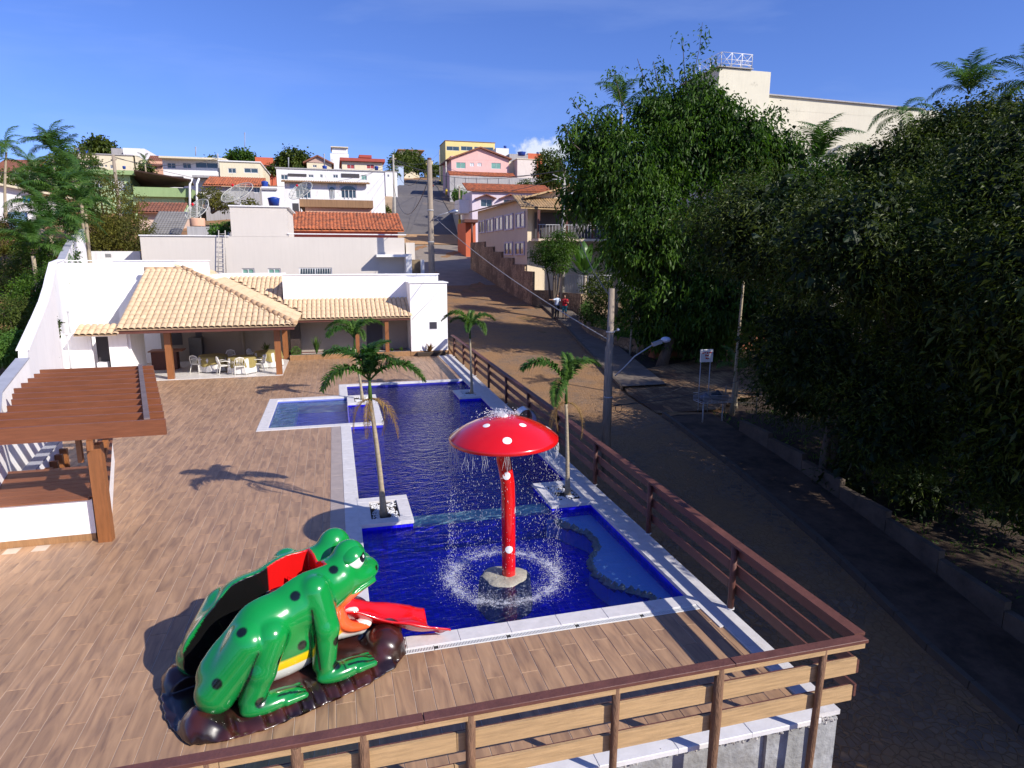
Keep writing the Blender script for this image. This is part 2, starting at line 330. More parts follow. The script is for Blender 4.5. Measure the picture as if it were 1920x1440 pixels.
# ---------------------------------------------------------------- deck, pool, retaining wall
def xo(y): return 5.72 + .012*(y-5.7)               # outer edge of the deck along the street
WX0, WX1, WY0, WY1 = .27, 5.36, 8.68, 28.0           # water of the big pool
KX0, KX1, KY0, KY1 = -2.30, 1.04, 21.50, 25.70       # water of the children's pool
GROUT = mat('grout', (.56, .46, .37), .9, .1, 5, .1, 30)
d = MB()
for r in [(-12.4, WX0-.3, 6.06, 21.2), (-12.4, -2.6, 21.2, 26.0), (-12.4, WX0-.3, 26.0, 37.4), (WX0-.3, 5.48, 6.06, 8.4), (WX0-.3, 5.66, 28.28, 37.4)]:
    d.box(r[0], r[1], r[2], r[3], -.9, -.006)
d.box(WX0-.3, WX0-.05, WY0, 21.4, -1.6, -.054); d.box(WX0-.3, WX0-.05, 25.8, WY1, -1.6, -.054); d.box(5.41, 5.64, WY0-.3, WY1, -1.6, -.054)
d.build('deck_base', GROUT, kind='structure')

# porcelain planks with a wood print
def plank_mat():
    m = bpy.data.materials.new('wood_planks'); m.use_nodes = True; t = m.node_tree; L = t.links; p = t.nodes['Principled BSDF']
    geo = nd(t, 'ShaderNodeNewGeometry'); sp = nd(t, 'ShaderNodeSeparateXYZ'); L.new(geo.outputs['Position'], sp.inputs[0])
    def M(op, a, b=None, c=None):
        n = nd(t, 'ShaderNodeMath', operation=op)
        for i, q in enumerate((a, b, c)):
            if q is None: continue
            if isinstance(q, (int, float)): n.inputs[i].default_value = q
            else: L.new(q, n.inputs[i])
        return n.outputs[0]
    ix = M('FLOOR', M('MULTIPLY_ADD', sp.outputs[0], 1/.24, 100.0)); par = M('MODULO', ix, 2.0)
    iy = M('FLOOR', M('ADD', M('MULTIPLY', M('ADD', sp.outputs[1], .18), 1/.9), M('MULTIPLY', par, .5)))
    cx = nd(t, 'ShaderNodeCombineXYZ'); L.new(ix, cx.inputs[0]); L.new(iy, cx.inputs[1]); wnz = nd(t, 'ShaderNodeTexWhiteNoise'); wnz.noise_dimensions = '2D'; L.new(cx.outputs[0], wnz.inputs['Vector'])
    off = nd(t, 'ShaderNodeVectorMath', operation='SCALE'); L.new(wnz.outputs['Color'], off.inputs[0]); off.inputs['Scale'].default_value = 40
    st = nd(t, 'ShaderNodeVectorMath', operation='MULTIPLY'); L.new(geo.outputs['Position'], st.inputs[0]); st.inputs[1].default_value = (9, 1.3, 1)
    av = nd(t, 'ShaderNodeVectorMath', operation='ADD'); L.new(st.outputs[0], av.inputs[0]); L.new(off.outputs[0], av.inputs[1])
    n1 = nd(t, 'ShaderNodeTexNoise'); n1.inputs['Scale'].default_value = 1.0; n1.inputs['Detail'].default_value = 6; n1.inputs['Distortion'].default_value = .8; L.new(av.outputs[0], n1.inputs['Vector'])
    cr = nd(t, 'ShaderNodeValToRGB'); L.new(n1.outputs['Fac'], cr.inputs[0]); e = cr.color_ramp.elements
    e[0].position = .30; e[0].color = (.23, .140, .092, 1); e[1].position = .72; e[1].color = (.46, .285, .165, 1)
    q = e.new(.44); q.color = (.32, .195, .118, 1); q = e.new(.56); q.color = (.385, .235, .138, 1)
    br = M('MULTIPLY_ADD', wnz.outputs['Value'], .17, .90)
    nl = nd(t, 'ShaderNodeTexNoise'); nl.inputs['Scale'].default_value = .45; nl.inputs['Detail'].default_value = 5; L.new(geo.outputs['Position'], nl.inputs['Vector'])
    br = M('MULTIPLY', br, M('MULTIPLY_ADD', nl.outputs['Fac'], .22, .89))
    vm = nd(t, 'ShaderNodeVectorMath', operation='SCALE'); L.new(cr.outputs[0], vm.inputs[0]); L.new(br, vm.inputs['Scale'])
    # pale dust film
    nd2 = nd(t, 'ShaderNodeTexNoise'); nd2.inputs['Scale'].default_value = 1.3; nd2.inputs['Detail'].default_value = 9; nd2.inputs['Roughness'].default_value = .75; L.new(geo.outputs['Position'], nd2.inputs['Vector'])
    rr = nd(t, 'ShaderNodeMapRange'); rr.inputs['From Min'].default_value = .5; rr.inputs['From Max'].default_value = .75; rr.inputs['To Max'].default_value = .13; L.new(nd2.outputs['Fac'], rr.inputs['Value'])
    mx = nd(t, 'ShaderNodeMix', data_type='RGBA'); L.new(rr.outputs[0], mx.inputs['Factor']); L.new(vm.outputs[0], mx.inputs['A']); mx.inputs['B'].default_value = (.42, .33, .27, 1)
    L.new(mx.outputs['Result'], p.inputs['Base Color'])
    ro = nd(t, 'ShaderNodeMapRange'); ro.inputs['To Min'].default_value = .38; ro.inputs['To Max'].default_value = .62; L.new(nd2.outputs['Fac'], ro.inputs['Value']); L.new(ro.outputs[0], p.inputs['Roughness'])
    p.inputs['Specular IOR Level'].default_value = .4
    b = nd(t, 'ShaderNodeBump'); b.inputs['Strength'].default_value = .15; b.inputs['Distance'].default_value = .01; L.new(n1.outputs['Fac'], b.inputs['Height']); L.new(b.outputs[0], p.inputs['Normal'])
    return m
PLK = plank_mat()
REG = [(-12.3, -.33, 5.9, 21.2), (-12.3, -2.60, 21.2, 26.0), (-12.3, -.05, 26.0, 31.2), (-2.55, -.05, 31.2, 35.6), (-.33, 5.40, 6.12, 8.28), (-.05, 5.38, 28.30, 35.6)]
pl = []
for ix in range(-52, 24):
    x0 = ix*.24; par = (ix+100) % 2
    for iy in range(5, 42):
        y0 = (iy - par*.5)*.9 - .18
        for (a, b_, c, d_) in REG:
            X0, X1, Y0, Y1 = max(x0, a), min(x0+.24, b_), max(y0, c), min(y0+.9, d_)
            if X1-X0 < .02 or Y1-Y0 < .02: continue
            if (X0+X1)/2 < wallx((Y0+Y1)/2)-.1: continue
            if -6.6 < (X0+X1)/2 < -5.35 and 13.6 < (Y0+Y1)/2 < 15.8: continue
            pl.append((X0, X1, Y0, Y1))
def plank_dist(p):
    x, y = (p[0]+p[1])/2, (p[2]+p[3])/2
    vis = 1 if abs(x-(math.tan(YAW)*y)) < y*.82 else 9
    return (x*x+y*y)*vis
pl.sort(key=plank_dist)
deck = thing('deck', 'wood-look porcelain plank deck surrounding the blue pool', 'deck', (0, 12, 0)); deck['kind'] = 'structure'
cache = {}
rest = MB()
for i, (a, b_, c, d_) in enumerate(pl):
    w, l = round(b_-a-.008, 3), round(d_-c-.008, 3); dz = random.uniform(-.0012, .0012)
    if i < 300:
        if (w, l) not in cache: cache[(w, l)] = MB().cbox(-w/2, w/2, -l/2, l/2, -.008, 0, .002).mesh('plank', PLK)
        o = put('plank', cache[(w, l)], deck, local=True); o.location = ((a+b_)/2, (c+d_)/2-12, dz)
    else: rest.cbox(a+.004, b_-.004, c+.004, d_-.004, -.008, dz, .002)
rest.build('plank_field', PLK, deck, kind='stuff')

# coping, planters
pool = thing('swimming_pool', 'long pool lined with cobalt blue tiles and edged in white stone', 'pool', (2.8, 16, 0))
def slabs(x0, x1, y0, y1, n, along, z1=.012, mtl=COPING, name='coping_slab', par=None):
    for i in range(n):
        if along == 'x': a = x0+(x1-x0)*i/n; b_ = x0+(x1-x0)*(i+1)/n; MB().cbox(a+.0015, b_-.0015, y0, y1, -.05, z1, .006).build(name, mtl, par or pool)
        else: a = y0+(y1-y0)*i/n; b_ = y0+(y1-y0)*(i+1)/n; MB().cbox(x0, x1, a+.0015, b_-.0015, -.05, z1, .006).build(name, mtl, par or pool)
slabs(WX0-.3, 5.36, 8.40, 8.70, 7, 'x')
slabs(-.03, .29, 8.70, 21.2, 14, 'y'); slabs(-.03, .29, 26.0, 28.0, 2, 'y'); slabs(-.03, 5.66, 28.0, 28.28, 7, 'x')
slabs(-.33, -.03, 8.40, 21.2, 13, 'y', .004, mat('pale_edge_tile', (.36, .30, .27), .5, .12, 4))
n = 30                                                     # slabs along the street side, following its slight slant
for i in range(n):
    a = 5.75+(35.5-5.75)*i/n; b_ = 5.75+(35.5-5.75)*(i+1)/n; xi = 5.34 if b_ > 8.6 else 5.42
    MB().prism([(xi, a+.002), (xo(a)+.03, a+.002), (xo(b_)+.03, b_-.002), (xi, b_-.002)], -.05, .014).build('coping_slab', COPING, pool)
n = 15
WALLTOP = mat('marble_top', (.66, .65, .66), .5, .08, 5, .1, 30)
for i in range(n):
    a = -9+(5.42+9)*i/n; b_ = -9+(5.42+9)*(i+1)/n; MB().cbox(a+.002, b_-.002, 5.68, 6.10, -.05, .012, .006).build('coping_slab', WALLTOP, pool)
# drain grate: white plastic segments with slots
GR = mat('white_plastic', (.78, .78, .76), .45, .04, 5); DK = mat('dark_gap', (.03, .03, .03), .9)
MB().box(-.03, 5.42, 8.28, 8.395, -.02, -.004).build('drain_channel', DK, pool)
seg = MB(); L_ = 1.06
seg.box(0, L_, 0, .012, -.01, .006); seg.box(0, L_, .098, .11, -.01, .006)
k = 0
while k*.022 < L_-.012:
    if not (k in (0, 1)): seg.box(k*.022+.012, k*.022+.024, .012, .098, -.01, .004)
    k += 1
sm_ = seg.mesh('drain_grate', GR)
for i in range(5): o = put('drain_grate', sm_, pool, local=True); o.location = (.05+i*1.07-2.8, 8.282-16, 0)

def tile_mat(name, c1, c2, grout, size=.05):
    m = bpy.data.materials.new(name); m.use_nodes = True; t = m.node_tree; L = t.links; p = t.nodes['Principled BSDF']; p.inputs['Roughness'].default_value = .25
    geo = nd(t, 'ShaderNodeNewGeometry'); v = nd(t, 'ShaderNodeVectorMath', operation='SCALE'); v.inputs['Scale'].default_value = 1/size; L.new(geo.outputs['Position'], v.inputs[0])
    fl = nd(t, 'ShaderNodeVectorMath', operation='FLOOR'); L.new(v.outputs[0], fl.inputs[0]); w = nd(t, 'ShaderNodeTexWhiteNoise'); L.new(fl.outputs[0], w.inputs['Vector'])
    fr = nd(t, 'ShaderNodeVectorMath', operation='FRACTION'); L.new(v.outputs[0], fr.inputs[0]); s_ = nd(t, 'ShaderNodeSeparateXYZ'); L.new(fr.outputs[0], s_.inputs[0])
    def M(op, a, b=None):
        n = nd(t, 'ShaderNodeMath', operation=op)
        for i, q in enumerate((a, b)):
            if q is None: continue
            if isinstance(q, (int, float)): n.inputs[i].default_value = q
            else: L.new(q, n.inputs[i])
        return n.outputs[0]
    e = [M('LESS_THAN', s_.outputs[i], .07) for i in (0, 1)]; g = M('MAXIMUM', e[0], e[1])
    mx = nd(t, 'ShaderNodeMix', data_type='RGBA'); mx.inputs['A'].default_value = c4(c1); mx.inputs['B'].default_value = c4(c2); L.new(w.outputs['Value'], mx.inputs['Factor'])
    m2 = nd(t, 'ShaderNodeMix', data_type='RGBA'); L.new(g, m2.inputs['Factor']); L.new(mx.outputs['Result'], m2.inputs['A']); m2.inputs['B'].default_value = c4(grout)
    L.new(m2.outputs['Result'], p.inputs['Base Color']); MATS[name] = m; return m
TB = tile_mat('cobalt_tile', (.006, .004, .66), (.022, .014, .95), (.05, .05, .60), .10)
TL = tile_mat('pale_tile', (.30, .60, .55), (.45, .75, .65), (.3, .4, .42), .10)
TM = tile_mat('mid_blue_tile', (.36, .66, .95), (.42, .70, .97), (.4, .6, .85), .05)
def basin(x0, x1, y0, y1, zb, m, th=.05):
    b = MB(); b.box(x0-th, x1+th, y0-th, y1+th, zb-.1, zb)
    b.box(x0-th, x0, y0-th, y1+th, zb, -.052); b.box(x1, x1+th, y0-th, y1+th, zb, -.052); b.box(x0, x1, y0-th, y0, zb, -.052); b.box(x0, x1, y1, y1+th, zb, -.052)
    return b.build('basin', m, pool)
b = MB(); b.box(WX0-.04, WX1+.04, WY0-.04, 12.97, -.85, -.75); b.box(WX0-.04, WX0, WY0-.04, 13.09, -.75, -.052); b.box(WX1, WX1+.04, WY0-.04, 13.09, -.75, -.052); b.box(WX0, WX1, WY0-.04, WY0, -.75, -.052); b.build('basin', TB, pool)
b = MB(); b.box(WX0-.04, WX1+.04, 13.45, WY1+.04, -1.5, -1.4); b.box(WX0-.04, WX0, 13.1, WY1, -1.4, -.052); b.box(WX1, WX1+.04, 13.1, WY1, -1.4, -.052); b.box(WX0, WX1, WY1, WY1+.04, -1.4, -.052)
b.build('deep_basin', tile_mat('depth_dark_tile', (.006, .005, .36), (.016, .012, .55), (.04, .04, .38), .10), pool)  # darker copy of the cobalt tile; light lost in deep water put into colour
MB().box(WX0, WX1, 13.08, 13.56, -.22, -.17).build('ledge_top', TL, pool); MB().box(WX0, WX1, 13.09, 13.55, -1.39, -.222).build('dividing_ledge', TB, pool)
basin(KX0, KX1, KY0, KY1, -.45, tile_mat('small_pool_tile', (.06, .07, .62), (.10, .12, .85), (.15, .2, .6), .10), .04)
MB().box(KX0, KX0+.75, KY0, KY1, -.55, -.14).build('entry_step', TL, pool)
MB().box(KX0+.75, KX1, KY1-.5, KY1, -.55, -.16).build('entry_step', TL, pool)
MB().box(KX1+.04, KX1+.3, KY0-.26, KY1+.2, -1.4, -.06).build('partition_wall', TB, pool)
MB().box(WX0, KX1+.3, KY0-.30, KY0-.04, -1.4, -.06).build('partition_wall', TB, pool)
slabs(-2.62, KX1+.32, 21.2, 21.5, 5, 'x', .016); slabs(-2.62, -2.30, 21.5, 26.0, 5, 'y', .016); slabs(-2.30, .25, 25.70, 26.0, 3, 'x', .016); slabs(KX1, KX1+.32, 21.5, 24.4, 3, 'y', .016)
# wavy shelf
SH = [(1036, 958), (1062, 975), (1104, 991), (1117, 1006), (1121, 1020), (1108, 1038), (1106, 1050), (1119, 1066), (1145, 1085), (1175, 1092), (1205, 1098), (1242, 1119), (1262, 1130)]
sh = [G(x, y, -.2) for x, y in SH]
sh = [(max(p.x, .5), min(max(p.y, WY0+.005), 12.92)) for p in sh]
MB().prism([(WX1, 12.95)] + [(sh[0][0]-.2, 12.95)] + sh + [(WX1, WY0+.003)], -.74, -.30).build('shallow_shelf', TM, pool)
wb = MB(); STN = mat('rough_stone_edge', (.50, .50, .32), .7, .35, 9, .6, 20)
for i in range(len(sh)-1):
    p, q = Vector((*sh[i], -.33)), Vector((*sh[i+1], -.33)); k = max(1, int((q-p).length/.11))
    for j in range(k):
        m_ = p.lerp(q, (j+.5)/k); wb.ico((m_.x+random.uniform(-.02, .02), m_.y, -.36+random.uniform(0, .05)), random.uniform(.09, .12))
wb.build('stone_edge', STN, pool, kind='stuff')

# water
def water_mat():
    m = bpy.data.materials.new('pool_water'); m.use_nodes = True; t = m.node_tree; L = t.links; t.nodes.remove(t.nodes['Principled BSDF'])
    geo = nd(t, 'ShaderNodeNewGeometry'); sp = nd(t, 'ShaderNodeSeparateXYZ'); L.new(geo.outputs['Position'], sp.inputs[0])
    st = nd(t, 'ShaderNodeVectorMath', operation='MULTIPLY'); st.inputs[1].default_value = (2.6, 5.0, 1); L.new(geo.outputs['Position'], st.inputs[0])
    n1 = nd(t, 'ShaderNodeTexNoise'); n1.inputs['Scale'].default_value = 1.1; n1.inputs['Detail'].default_value = 4; n1.inputs['Distortion'].default_value = .9; L.new(st.outputs[0], n1.inputs['Vector'])
    n2 = nd(t, 'ShaderNodeTexNoise'); n2.inputs['Scale'].default_value = 12; n2.inputs['Detail'].default_value = 3; L.new(geo.outputs['Position'], n2.inputs['Vector'])
    ad = nd(t, 'ShaderNodeMath', operation='MULTIPLY_ADD'); ad.inputs[1].default_value = .22; L.new(n2.outputs['Fac'], ad.inputs[0]); L.new(n1.outputs['Fac'], ad.inputs[2])
    b = nd(t, 'ShaderNodeBump'); b.inputs['Strength'].default_value = .75; b.inputs['Distance'].default_value = .042; yr = nd(t, 'ShaderNodeMapRange'); yr.inputs['From Min'].default_value = 11; yr.inputs['From Max'].default_value = 17; yr.inputs['To Min'].default_value = .026; yr.inputs['To Max'].default_value = .062; L.new(sp.outputs[1], yr.inputs['Value']); L.new(yr.outputs[0], b.inputs['Distance']); L.new(ad.outputs[0], b.inputs['Height'])
    tr = nd(t, 'ShaderNodeBsdfTransparent'); tr.inputs['Color'].default_value = (.78, .86, .98, 1)
    gl = nd(t, 'ShaderNodeBsdfGlossy'); gl.inputs['Roughness'].default_value = .04; L.new(b.outputs[0], gl.inputs['Normal'])
    fr = nd(t, 'ShaderNodeFresnel'); fr.inputs['IOR'].default_value = 1.28; L.new(b.outputs[0], fr.inputs['Normal'])
    ms = nd(t, 'ShaderNodeMixShader'); L.new(fr.outputs[0], ms.inputs[0]); L.new(tr.outputs[0], ms.inputs[1]); L.new(gl.outputs[0], ms.inputs[2])
    L.new(ms.outputs[0], t.nodes['Material Output'].inputs[0]); return m
WAT = water_mat()
MB().poly([(WX0+.002, WY0+.002, -.13), (WX1-.002, WY0+.002, -.13), (WX1-.002, WY1-.002, -.13), (WX0+.002, WY1-.002, -.13)]).build('water', WAT, kind='structure')
MB().poly([(KX0+.002, KY0+.002, -.10), (KX1-.002, KY0+.002, -.10), (KX1-.002, KY1-.002, -.10), (KX0+.002, KY1-.002, -.10)]).build('water', WAT, kind='structure')

# square planters let into the pool, each with white pebbles
PEB = mat('white_pebble', (.72, .72, .73), .7, .08, 20, objvar=.1); BARK = mat('dark_earth', (.045, .03, .02), .95, .3, 20, .4, 30)
def planter(x0, x1, y0, y1, label):
    t = thing('planter', label, 'planter', ((x0+x1)/2, (y0+y1)/2, 0), 0, 'square palm planters set into the pool')
    w = .26
    MB().box(x0+.02, x1-.02, y0+.02, y1-.02, -1.4, -.055).build('tiled_side', TB, t)
    for a in ((x0, x1, y0, y0+w), (x0, x1, y1-w, y1), (x0, x0+w, y0+w+.003, y1-w-.003), (x1-w, x1, y0+w+.003, y1-w-.003)):
        MB().cbox(a[0], a[1], a[2], a[3], -.052, .022, .006).build('rim_slab', COPING, t)
    MB().box(x0+w+.002, x1-w-.002, y0+w+.002, y1-w-.002, -.052, -.03).build('soil', BARK, t)
    pb = MB()
    for i in range(420):
        px, py = random.uniform(x0+w+.03, x1-w-.03), random.uniform(y0+w+.03, y1-w-.03)
        if math.sin(px*9.3+y0)*math.sin(py*8.1+x0) > .35: continue
        pb.ico((px, py, -.02+random.uniform(0, .015)), random.uniform(.014, .026))
    pb.build('pebbles', PEB, t, kind='stuff'); return t
planter(.25, 1.37, 12.92, 14.45, 'sunlit white pebble planter in the pool edge nearest the frog slide')
planter(4.42, 5.50, 12.92, 14.40, 'shaded pebble planter on the fence side of the pool near the mushroom')
planter(4.48, 5.50, 24.40, 25.85, 'far pebble planter against the street side fence')
planter(.25, 1.36, 24.42, 25.85, 'far pebble planter at the corner of the small square pool')

# retaining wall under the deck
CONC = mat('raw_concrete', (.33, .335, .34), .95, .25, 3.5, 1.0, 14, streak=.3, dirt=(.20, .19, .175), dirtamt=.4, dirtscale=2.5)
rw = thing('retaining_wall', 'rough unpainted concrete wall holding up the near corner of the deck', 'wall', (3, 5.8, -3.5))
MB().box(-10, 5.68, 5.80, 6.05, -4.2, -.056).build('front_panel', CONC, rw)
MB().prism([(5.5, 6.06), (xo(6)-.06, 6.06), (xo(37)-.06, 37), (5.5, 37)], -4.2, -.056).build('side_panel', CONC, rw)
for x in (-.2, 2.2, 4.72): MB().box(x, x+.3, 5.745, 5.797, -4.2, -.062).build('concrete_rib', CONC, rw)
MB().box(5.36, 5.70, 5.735, 5.797, -4.2, -.064).build('concrete_column', CONC, rw)
ROUGH = mat('crumbly_mortar', (.40, .38, .36), 1, .3, 8, 1.0, 30)
rb = MB()
for i in range(900):
    x = random.uniform(-3, 5.7); rb.ico((x, 5.735, -.075+random.gauss(0, .02)-.0), random.uniform(.008, .028))
rb.build('mortar_ridge', ROUGH, rw, kind='stuff')
BRK = mat('hollow_brick', (.42, .17, .09), .9, .15, 5, .4, 30, objvar=.12)
for r_ in range(4):
    for k in range(5): MB().cbox(4.12+k*.2+(r_ % 2)*.04, 4.12+k*.2+.185, 5.765, 5.83, -1.62-r_*.11, -1.53-r_*.11, .006).build('brick', BRK, rw)

# ---------------------------------------------------------------- fences
BRW = mat('brown_stained_wood', (.125, .048, .036), .55, .22, 6, .3, 30, stretch=(1, 1, 6))
PALE = mat('raw_pine', (.46, .30, .15), .7, .22, 5, .35, 40, stretch=(.6, 4, 9), dirt=(.28, .16, .07), dirtamt=.05, dirtscale=2.5)
LOG = mat('peeled_log', (.17, .09, .05), .85, .35, 10, .8, 22, stretch=(3, 3, .7))
ff = thing('front_fence', 'front fence of pale raw boards on thin round posts under a brown rail', 'fence', (1.5, 5.55, 0))
def segs(x0, x1, cuts): return [(a+.004, b_-.004) for a, b_ in zip([x0]+cuts, cuts+[x1])]
slopey = lambda x: 0
for a, b_ in segs(-8, 5.78, [-5.1, -2.2, .62, 4.02]): MB().cbox(a, b_, 5.485, 5.61, 1.085, 1.125, .005).build('top_rail', BRW, ff)
for zc, h, cuts, xe in ((1.055, .058, [-4, -1.2, 1.08, 3.86], 5.74), (.735, .20, [-4, -1.1, .95, 3.84], 5.74), (.375, .19, [-4, -1.2, .92, 3.86], 5.72)):
    for a, b_ in segs(-8, xe, cuts):
        dz = random.uniform(-.01, .01); yb_ = 5.503 if zc > 1 else 5.592; MB().bar((a, yb_, zc+dz), (b_, yb_, zc-dz*.5), .032, h).build('board', PALE, ff)
    MB().box(-8, xe-.02, 5.614, 5.63, zc-h/2+.01, zc+h/2-.004).build('board_back', BRW, ff)
for x, w, tx in ((-5.6, .05, 0), (-3.2, .055, .01), (-1.3, .05, .0), (-.55, .055, .01), (.05, .055, .02), (1.08, .05, .03), (2.63, .042, .04), (3.85, .058, .05), (5.2, .045, .12)):
    pts = [(x+tx*(1-k/7.)-tx*.3+random.uniform(-.006, .006), 5.525, 1.085-k*.62) for k in range(8)]
    pts = [(x-(1.085-z)*tx*.25, y, z) for (_, y, z) in pts]
    MB().tube(pts, [w*random.uniform(.88, 1.1) for _ in pts], 9).build('post', LOG, ff)
sf = thing('side_fence', 'long brown stained plank fence between the pool and the cobbled street', 'fence', (5.9, 20, 0))
def fx(y): return 5.80 + .0122*(y-5.6)
def yseg(y0, y1, n): return [(y0+(y1-y0)*i/n+.004, y0+(y1-y0)*(i+1)/n-.004) for i in range(n)]
for a, b_ in yseg(5.62, 35.4, 10): MB().bar((fx(a)-.02, a, 1.105), (fx(b_)-.02, b_, 1.105), .15, .04).build('top_rail', BRW, sf)
for zc, h in ((.98, .16), (.66, .17), (.34, .16)):
    for a, b_ in yseg(5.645, 35.4, 11): MB().bar((fx(a)+.03, a, zc), (fx(b_)+.03, b_, zc), .03, h).build('rail', BRW, sf)
FOOT = mat('post_foot', (.7, .7, .7), .6)
for y in (8.15, 11.05, 13.95, 16.9, 19.9, 22.9, 25.9, 28.8, 31.8, 34.7):
    MB().tube([(fx(y)-.04, y, .02), (fx(y)-.04, y, 1.08)], .05, 9).build('post', BRW, sf)
    MB().tube([(fx(y)-.04, y, .014), (fx(y)-.04, y, .03)], .062, 9).build('post_foot', FOOT, sf)

# ---------------------------------------------------------------- mushroom fountain
REDP = mat('glossy_red_paint', (.62, .006, .008), .22, .06, 3, 0, coat=.6); WP = mat('white_paint', (.82, .82, .82), .35, .02)
MX, MY = 2.66, 10.36
mf = thing('mushroom_fountain', 'tall red mushroom fountain with white spots spilling water into the pool', 'fountain', (MX, MY, -.15))
capd = [(.001, 2.81), (.12, 2.805), (.3, 2.772), (.5, 2.705), (.68, 2.62), (.82, 2.532), (.915, 2.460), (.935, 2.44), (.935, 2.395), (.92, 2.375), (.88, 2.375), (.7, 2.40), (.4, 2.44), (.13, 2.46)]
MB().lathe(capd, (MX, MY, 0), 56).build('cap', REDP, mf)
st = [(.09, 0, -.6), (.09, 0, 0), (.085, 0, .8), (.08, 0, 1.35), (.07, 0, 1.62), (.03, 0, 1.85), (-.01, 0, 2.05), (-.03, 0, 2.46)]
MB().tube([(MX+a, MY, z) for a, _, z in st], [.122]*8, 24).build('stem', REDP, mf)
def capz(r): return float(np.interp(r, [p[0] for p in capd[:8]], [p[1] for p in capd[:8]]))
def spot_on_cap(ang, r, rad):
    b = MB(); vs = []
    c0 = Vector((MX+r*math.cos(ang), MY+r*math.sin(ang))); ur = Vector((math.cos(ang), math.sin(ang))); ut = Vector((-ur.y, ur.x))
    rings = 3; n = 18; vs.append((c0.x, c0.y, capz(r)+.006))
    for k in range(1, rings+1):
        for j in range(n):
            a = 2*math.pi*j/n; p = c0 + (ur*math.cos(a)*.85 + ut*math.sin(a))*rad*k/rings; rr = (p-Vector((MX, MY))).length; vs.append((p.x, p.y, capz(rr)+(.006 if k < rings else .001)))
    fs = [(0, 1+j, 1+(j+1) % n) for j in range(n)]
    for k in range(1, rings): fs += [(1+(k-1)*n+j, 1+k*n+j, 1+k*n+(j+1) % n, 1+(k-1)*n+(j+1) % n) for j in range(n)]
    b.add(vs, fs, 0, True); b.build('spot', WP, mf)
for ang, r, rad in ((-100, .73, .075), (-146, .43, .065), (-57, .43, .065), (3, .82, .065), (155, .84, .07), (70, .6, .07), (112, .5, .07)):
    spot_on_cap(R(ang), r, rad)
MB().lathe([(.001, 2.84), (.05, 2.835), (.075, 2.82), (.08, 2.79)], (MX, MY, 0), 16).build('nozzle_plate', WP, mf)
def stem_spot(z, ang, rad):
    cx_ = float(np.interp(z, [s_[2] for s_ in st], [s_[0] for s_ in st])) + MX; b = MB(); n = 16; vs = [(cx_+.127*math.cos(ang), MY+.127*math.sin(ang), z)]
    for j in range(n):
        a = 2*math.pi*j/n; dz = rad*math.sin(a); da = rad*math.cos(a)/.125; vs.append((cx_+.1255*math.cos(ang+da), MY+.1255*math.sin(ang+da), z+dz))
    b.add(vs, [(0, 1+j, 1+(j+1) % n) for j in range(n)], 0, True); b.build('spot', WP, mf)
for z, a in ((1.78, -100), (.42, -100), (1.12, -10)): stem_spot(z, R(a), .07)
isl = MB(); vs = []; n = 30
pr = [(.001, -.10), (.25, -.102), (.34, -.11), (.41, -.135), (.45, -.2), (.5, -.74)]
for r_, z in pr:
    for j in range(n):
        a = 2*math.pi*j/n; k = 1+.06*math.sin(3*a+1)+.04*math.sin(7*a); vs.append((MX+.02+r_*k*math.cos(a), MY+r_*k*math.sin(a), z+random.uniform(-.006, .006)))
isl.add(vs, [(i*n+j, i*n+(j+1) % n, (i+1)*n+(j+1) % n, (i+1)*n+j) for i in range(len(pr)-1) for j in range(n)], 0, True)
isl.build('concrete_base', mat('wet_concrete', (.36, .34, .27), .55, .25, 8, .7, 20), mf)
# falling water
FOAM = mat('foam', (.85, .87, .9), .3, .03, 5, transl=.35, spec=.8)
dr = MB()
def drop(x, y, z, r, l): dr.add([(x+r,y,z),(x-r*.5,y+r*.87,z),(x-r*.5,y-r*.87,z),(x,y,z+l),(x,y,z-r)], [(0,1,3),(1,2,3),(2,0,3),(1,0,4),(2,1,4),(0,2,4)], 0)
for i in range(3600):
    # denser near the rim, thinning into drops on the way down; gaps round the front
    a = random.uniform(0, 2*math.pi); dens = .35+.65*max(0, math.cos(a-R(200)))**2+.6*max(0, math.cos(a-R(-20)))**2
    if random.random() > dens: continue
    t = random.random()**.8; z = 2.37-2.45*t; rr = .93+.04*math.sqrt(t)*random.gauss(0, 1)+.05*t
    drop(MX+rr*math.cos(a), MY+rr*math.sin(a), z, random.uniform(.0014, .0038)*(1+.25*t), random.uniform(.008, .035)*(1.1-.5*t))
for i in range(420):                                    # ragged strings under the rim
    a = random.uniform(0, 2*math.pi)
    if math.cos(a-R(205)) < .55 and math.cos(a-R(-12)) < .7 and random.random() < .93: continue
    if math.sin(a*17)+math.sin(a*29+1) < random.uniform(-.6, 1.2): continue
    x, y, z = MX+.925*math.cos(a), MY+.925*math.sin(a), 2.38; pts = []
    for k in range(random.randint(3, 7)): pts.append((x, y, z)); x += random.gauss(0, .012); y += random.gauss(0, .012); z -= random.uniform(.03, .075)
    dr.tube(pts, [.0022]*(len(pts)-1)+[.0008], 3, caps=False)
dr.build('falling_water', FOAM, mf, kind='stuff')
sp_ = MB()
for i in range(9500):                                    # ring of splashes
    a = random.uniform(0, 2*math.pi); lump = .5+.5*math.sin(a*5+1.3)*math.sin(a*3.1+.4)+.3*math.sin(a*11)
    if random.random() > .30+.6*lump: continue
    rr = .95+random.gauss(0, .12+.06*random.random()); h = abs(random.gauss(0, .05))*(1 if random.random() < .9 else 2.5)
    if random.random() < .05: rr += random.gauss(0, .3)
    s_ = random.uniform(.002, .0062); sp_.ico((MX+rr*math.cos(a), MY+rr*math.sin(a), -.125+h), s_)
